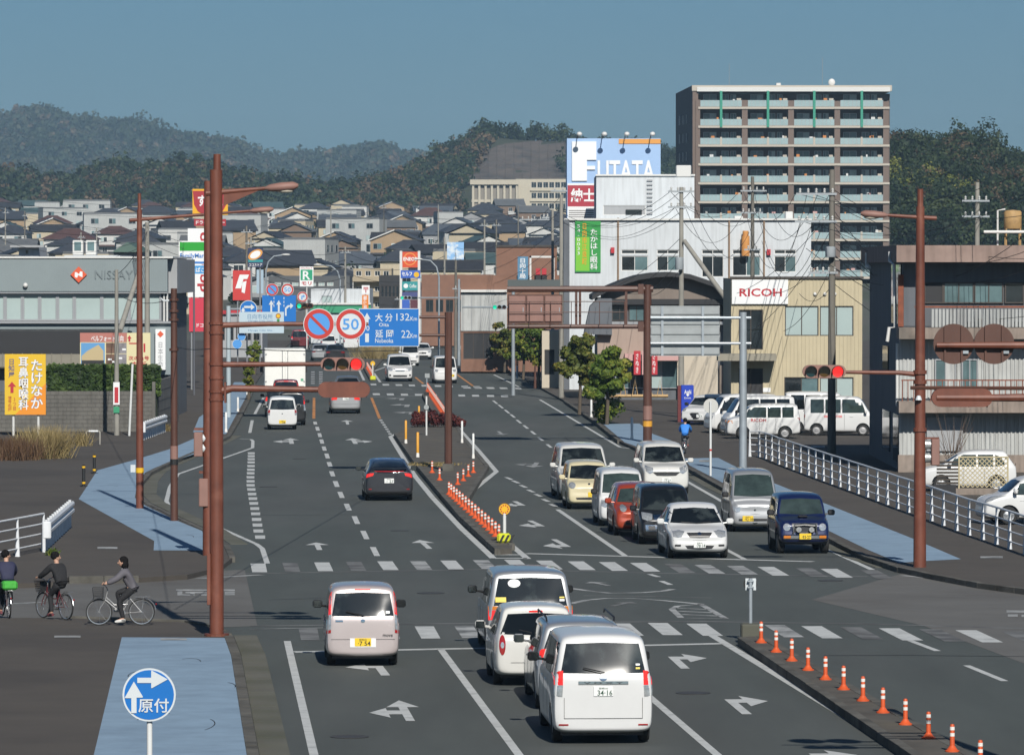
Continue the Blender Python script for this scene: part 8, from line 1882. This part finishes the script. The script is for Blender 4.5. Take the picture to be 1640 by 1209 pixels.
for k, (px,tp,Yp,lb)in enumerate(((730,392,470,'dark utility pole carrying the pale blue sheet sign'),(735,452,455,'galvanised lamp pole right of the flag sign'),(776,352,600,'brownish pole above the brown shop'),(795,352,640,'pole left of the brick building roof'),(553,395,560,'utility pole above the speed sign'),(712,380,620,'utility pole behind the flag sign'),(395,362,520,'utility pole left of the store oval sign'),(402,380,500,'thin pole by the red shop sign'),(530,332,1010,'far utility pole over the central rooftops'),(615,325,1040,'far utility pole below the hill, right of centre'),(702,328,1060,'far utility pole below the school'),(9,333,900,'far utility pole at the left edge'),(40,338,960,'far twin utility pole at the left'),(130,372,800,'thin far pole over the insurance office'),(155,365,760,'thin far pole right of the white roof box'),(830,330,900,'far pole in front of the school'),(1120,372,420,'pole behind the clinic roof'),(490,470,590,'far lamp pole over the pharmacy sign'),(640,470,590,'thin far pole beside the fuel station'))):
    hw_ = 4000/Yp*1.2;upole(px,tp,560,.16 if Yp>450 else.12,CON if k%3 else CON2,lb,[(tp+6+2000/Yp,px-hw_,px+hw_)]if k%5 else(),None,None,Yp)
def lamp_post(px,base,top,arm,label,Yp):
    p = W(px,base,Yp);p.z = terrain(p.x,Yp);t = thing('street_lamp',label,'street lamp',p);z = W(0,top,Yp).z;a = arm/FOC*Yp;Y = Yp
    part('post',MB().tube([(p.x,Y,p.z),(p.x,Y,z-1.6),(p.x+a*.12,Y,z-.7),(p.x+a*.4,Y,z-.15),(p.x+a*.95,Y,z)],[.1,.08,.07,.06,.05],8),GV,t,smooth=40);part('lamp_head',MB().ball((p.x+a,Y,z),(.45,.16,.1),10,6),MATS['frame_white'],t,smooth=60)
lamp_post(426,560,408,32,'curved galvanised street lamp by the store oval sign',520);lamp_post(703,560,415,-34,'curved galvanised street lamp right of the fuel station sign',480);lamp_post(545,560,424,-36,'curved street lamp above the white store',560)
# far signals over the road ahead
for(px,x0,x1,y,lb,Yp,lit)in((735,700,735,477,'grey signal arm showing green in the distance',430,'green'),(822,740,790,492,'grey signal arm showing green by the gantry',330,'green')):
    p = G(px,0,0)if False else Vv(((px-CX)/FOC*Yp,Yp,SL));t = thing('signal_pole',lb,'signal pole',p);shaft(t,p,W(0,y-30,Yp).z,.12,.1,GV);part('signal_arm',MB().cyl(W(px,y,Yp),W(x0-(30 if x0<720 else 0),y,Yp),.06,n=6),GV,t);signal_head(t,W((650 if x0<720 else 800),y,Yp),.95,-1,lit,GV)
def wire(pts,sag,label,r=.016,n=14,group='overhead wires'):
    "pts: (pixel x, pixel y, distance) of its two supports"
    a, b = (W(*q)for q in pts);mb = MB()
    mb.tube([a+(b-a)*(k/n)-Vv((0,0,sag*4*(k/n)*(1-k/n)))for k in range(n+1)],r,4)
    return single('overhead_wire',mb,BLKW,label,'wire',group)
rw_ = random.Random(12)
yA, yB, yC, yD, yE = 285.0, 310.0, 229.0, 262.0, 328.0
span = []
for k in range(6):span.append(((1072+k*8,305+(k%2)*25,yA),(1186+k*7,304+(k%3)*34,yB),1.2+.5*(k%3),'wires from the braced concrete pole to the office-rear pole'))
for k in range(7):span.append(((1190+k*6,306+(k%3)*40,yB),(1275+k*9,309+(k%2)*45,yC),1.6+.5*(k%4),'wires from the office-rear pole to the dark pole'))
for k in range(9):span.append(((1275+k*8,310+(k%3)*44,yC),(1700+k*10,250+k*26,190),1.0+.5*(k%3),'wires running right from the dark front pole'))
for k in range(7):span.append(((1545+k*6,322+(k%2)*25,yD),(1330,300+k*22,yC),.9+.3*(k%3),'wires from the dark pole to the house-roof pole'))
for k in range(5):span.append(((1075+k*8,306+(k%2)*26,yA),(885+k*4,352-8*(k%3),yE),.8+.3*k,'wires between the two concrete poles across the clinic'))
for k in range(6):span.append(((1330,330+k*24,yC),(1560+k*20,560+(k%2)*60,205),.5,'service wires down to the grey house'))
for k in range(5):span.append(((1330,340+k*30,yC),(1180+k*25,470+(k%2)*60,265.6),.5,'service wires down to the beige office'))
for k in range(4):span.append(((1091,380+k*16,yA),(960+k*22,470,316),.5,'service wires down to the arched hall'))
for k in range(6):span.append(((895,318+k*22,yE),(730,396+k*18,470),1.2,'wires from the clinic pole to the sheet-sign pole'))
for k in range(6):span.append(((236,362+k*10,271.8),(-60,318+k*16,330),1.3,'wires running left from the braced pole'))
for k in range(5):span.append(((236,364+k*12,271.8),(395,372+k*14,520),1.0,'wires from the braced pole to the town'))
for k in range(5):span.append(((395,370+k*16,520),(553,402+k*14,560),1.2,'wires above the lane sign'))
for k in range(6):span.append(((553,404+k*16,560),(712,392+k*18,620),1.5,'wires above the blue direction sign'))
for k in range(4):span.append(((530,338+k*4,1010),(615,331+k*4,1040),1.0,'far wires over the central rooftops'))
for k in range(4):span.append(((615,331+k*4,1040),(830,338+k*4,900),1.5,'far wires below the school'))
for k in range(3):span.append(((40,344+k*5,960),(530,338+k*4,1010),3.0,'far wires over the left rooftops'))
for k in range(3):span.append(((-60,300+k*12,700),(340,326+k*10,760),1.0,'high wires at the left'))
seen_ = {}
for a, b, s, lb in span:
    seen_[lb] = seen_.get(lb,0)+1
    wire((a,b),s*rw_.uniform(.8,1.3),'cable, %s of the %s'%(ORD[seen_[lb]-1],lb),.013 if a[2]<400 else.028,group=lb)
for(a,b,lb)in(((279,478,170),(187,470,263),'thin cable from the shorter brown pole to the leaning pole'),((187,440,263),(236,370,271.8),'thin cable between the leaning pole and the braced pole')):wire((a,b),.3,lb,.015)
Yc = G(347,1018).y;wire(((283,556,G(279,834).y),(340,558,Yc)),.05,'thick cable from the shorter pole to the tall corner pole',.012);wire(((350,558,Yc),(718,557,209)),.1,'dark cable strung level across the road below the speed signs',.016)
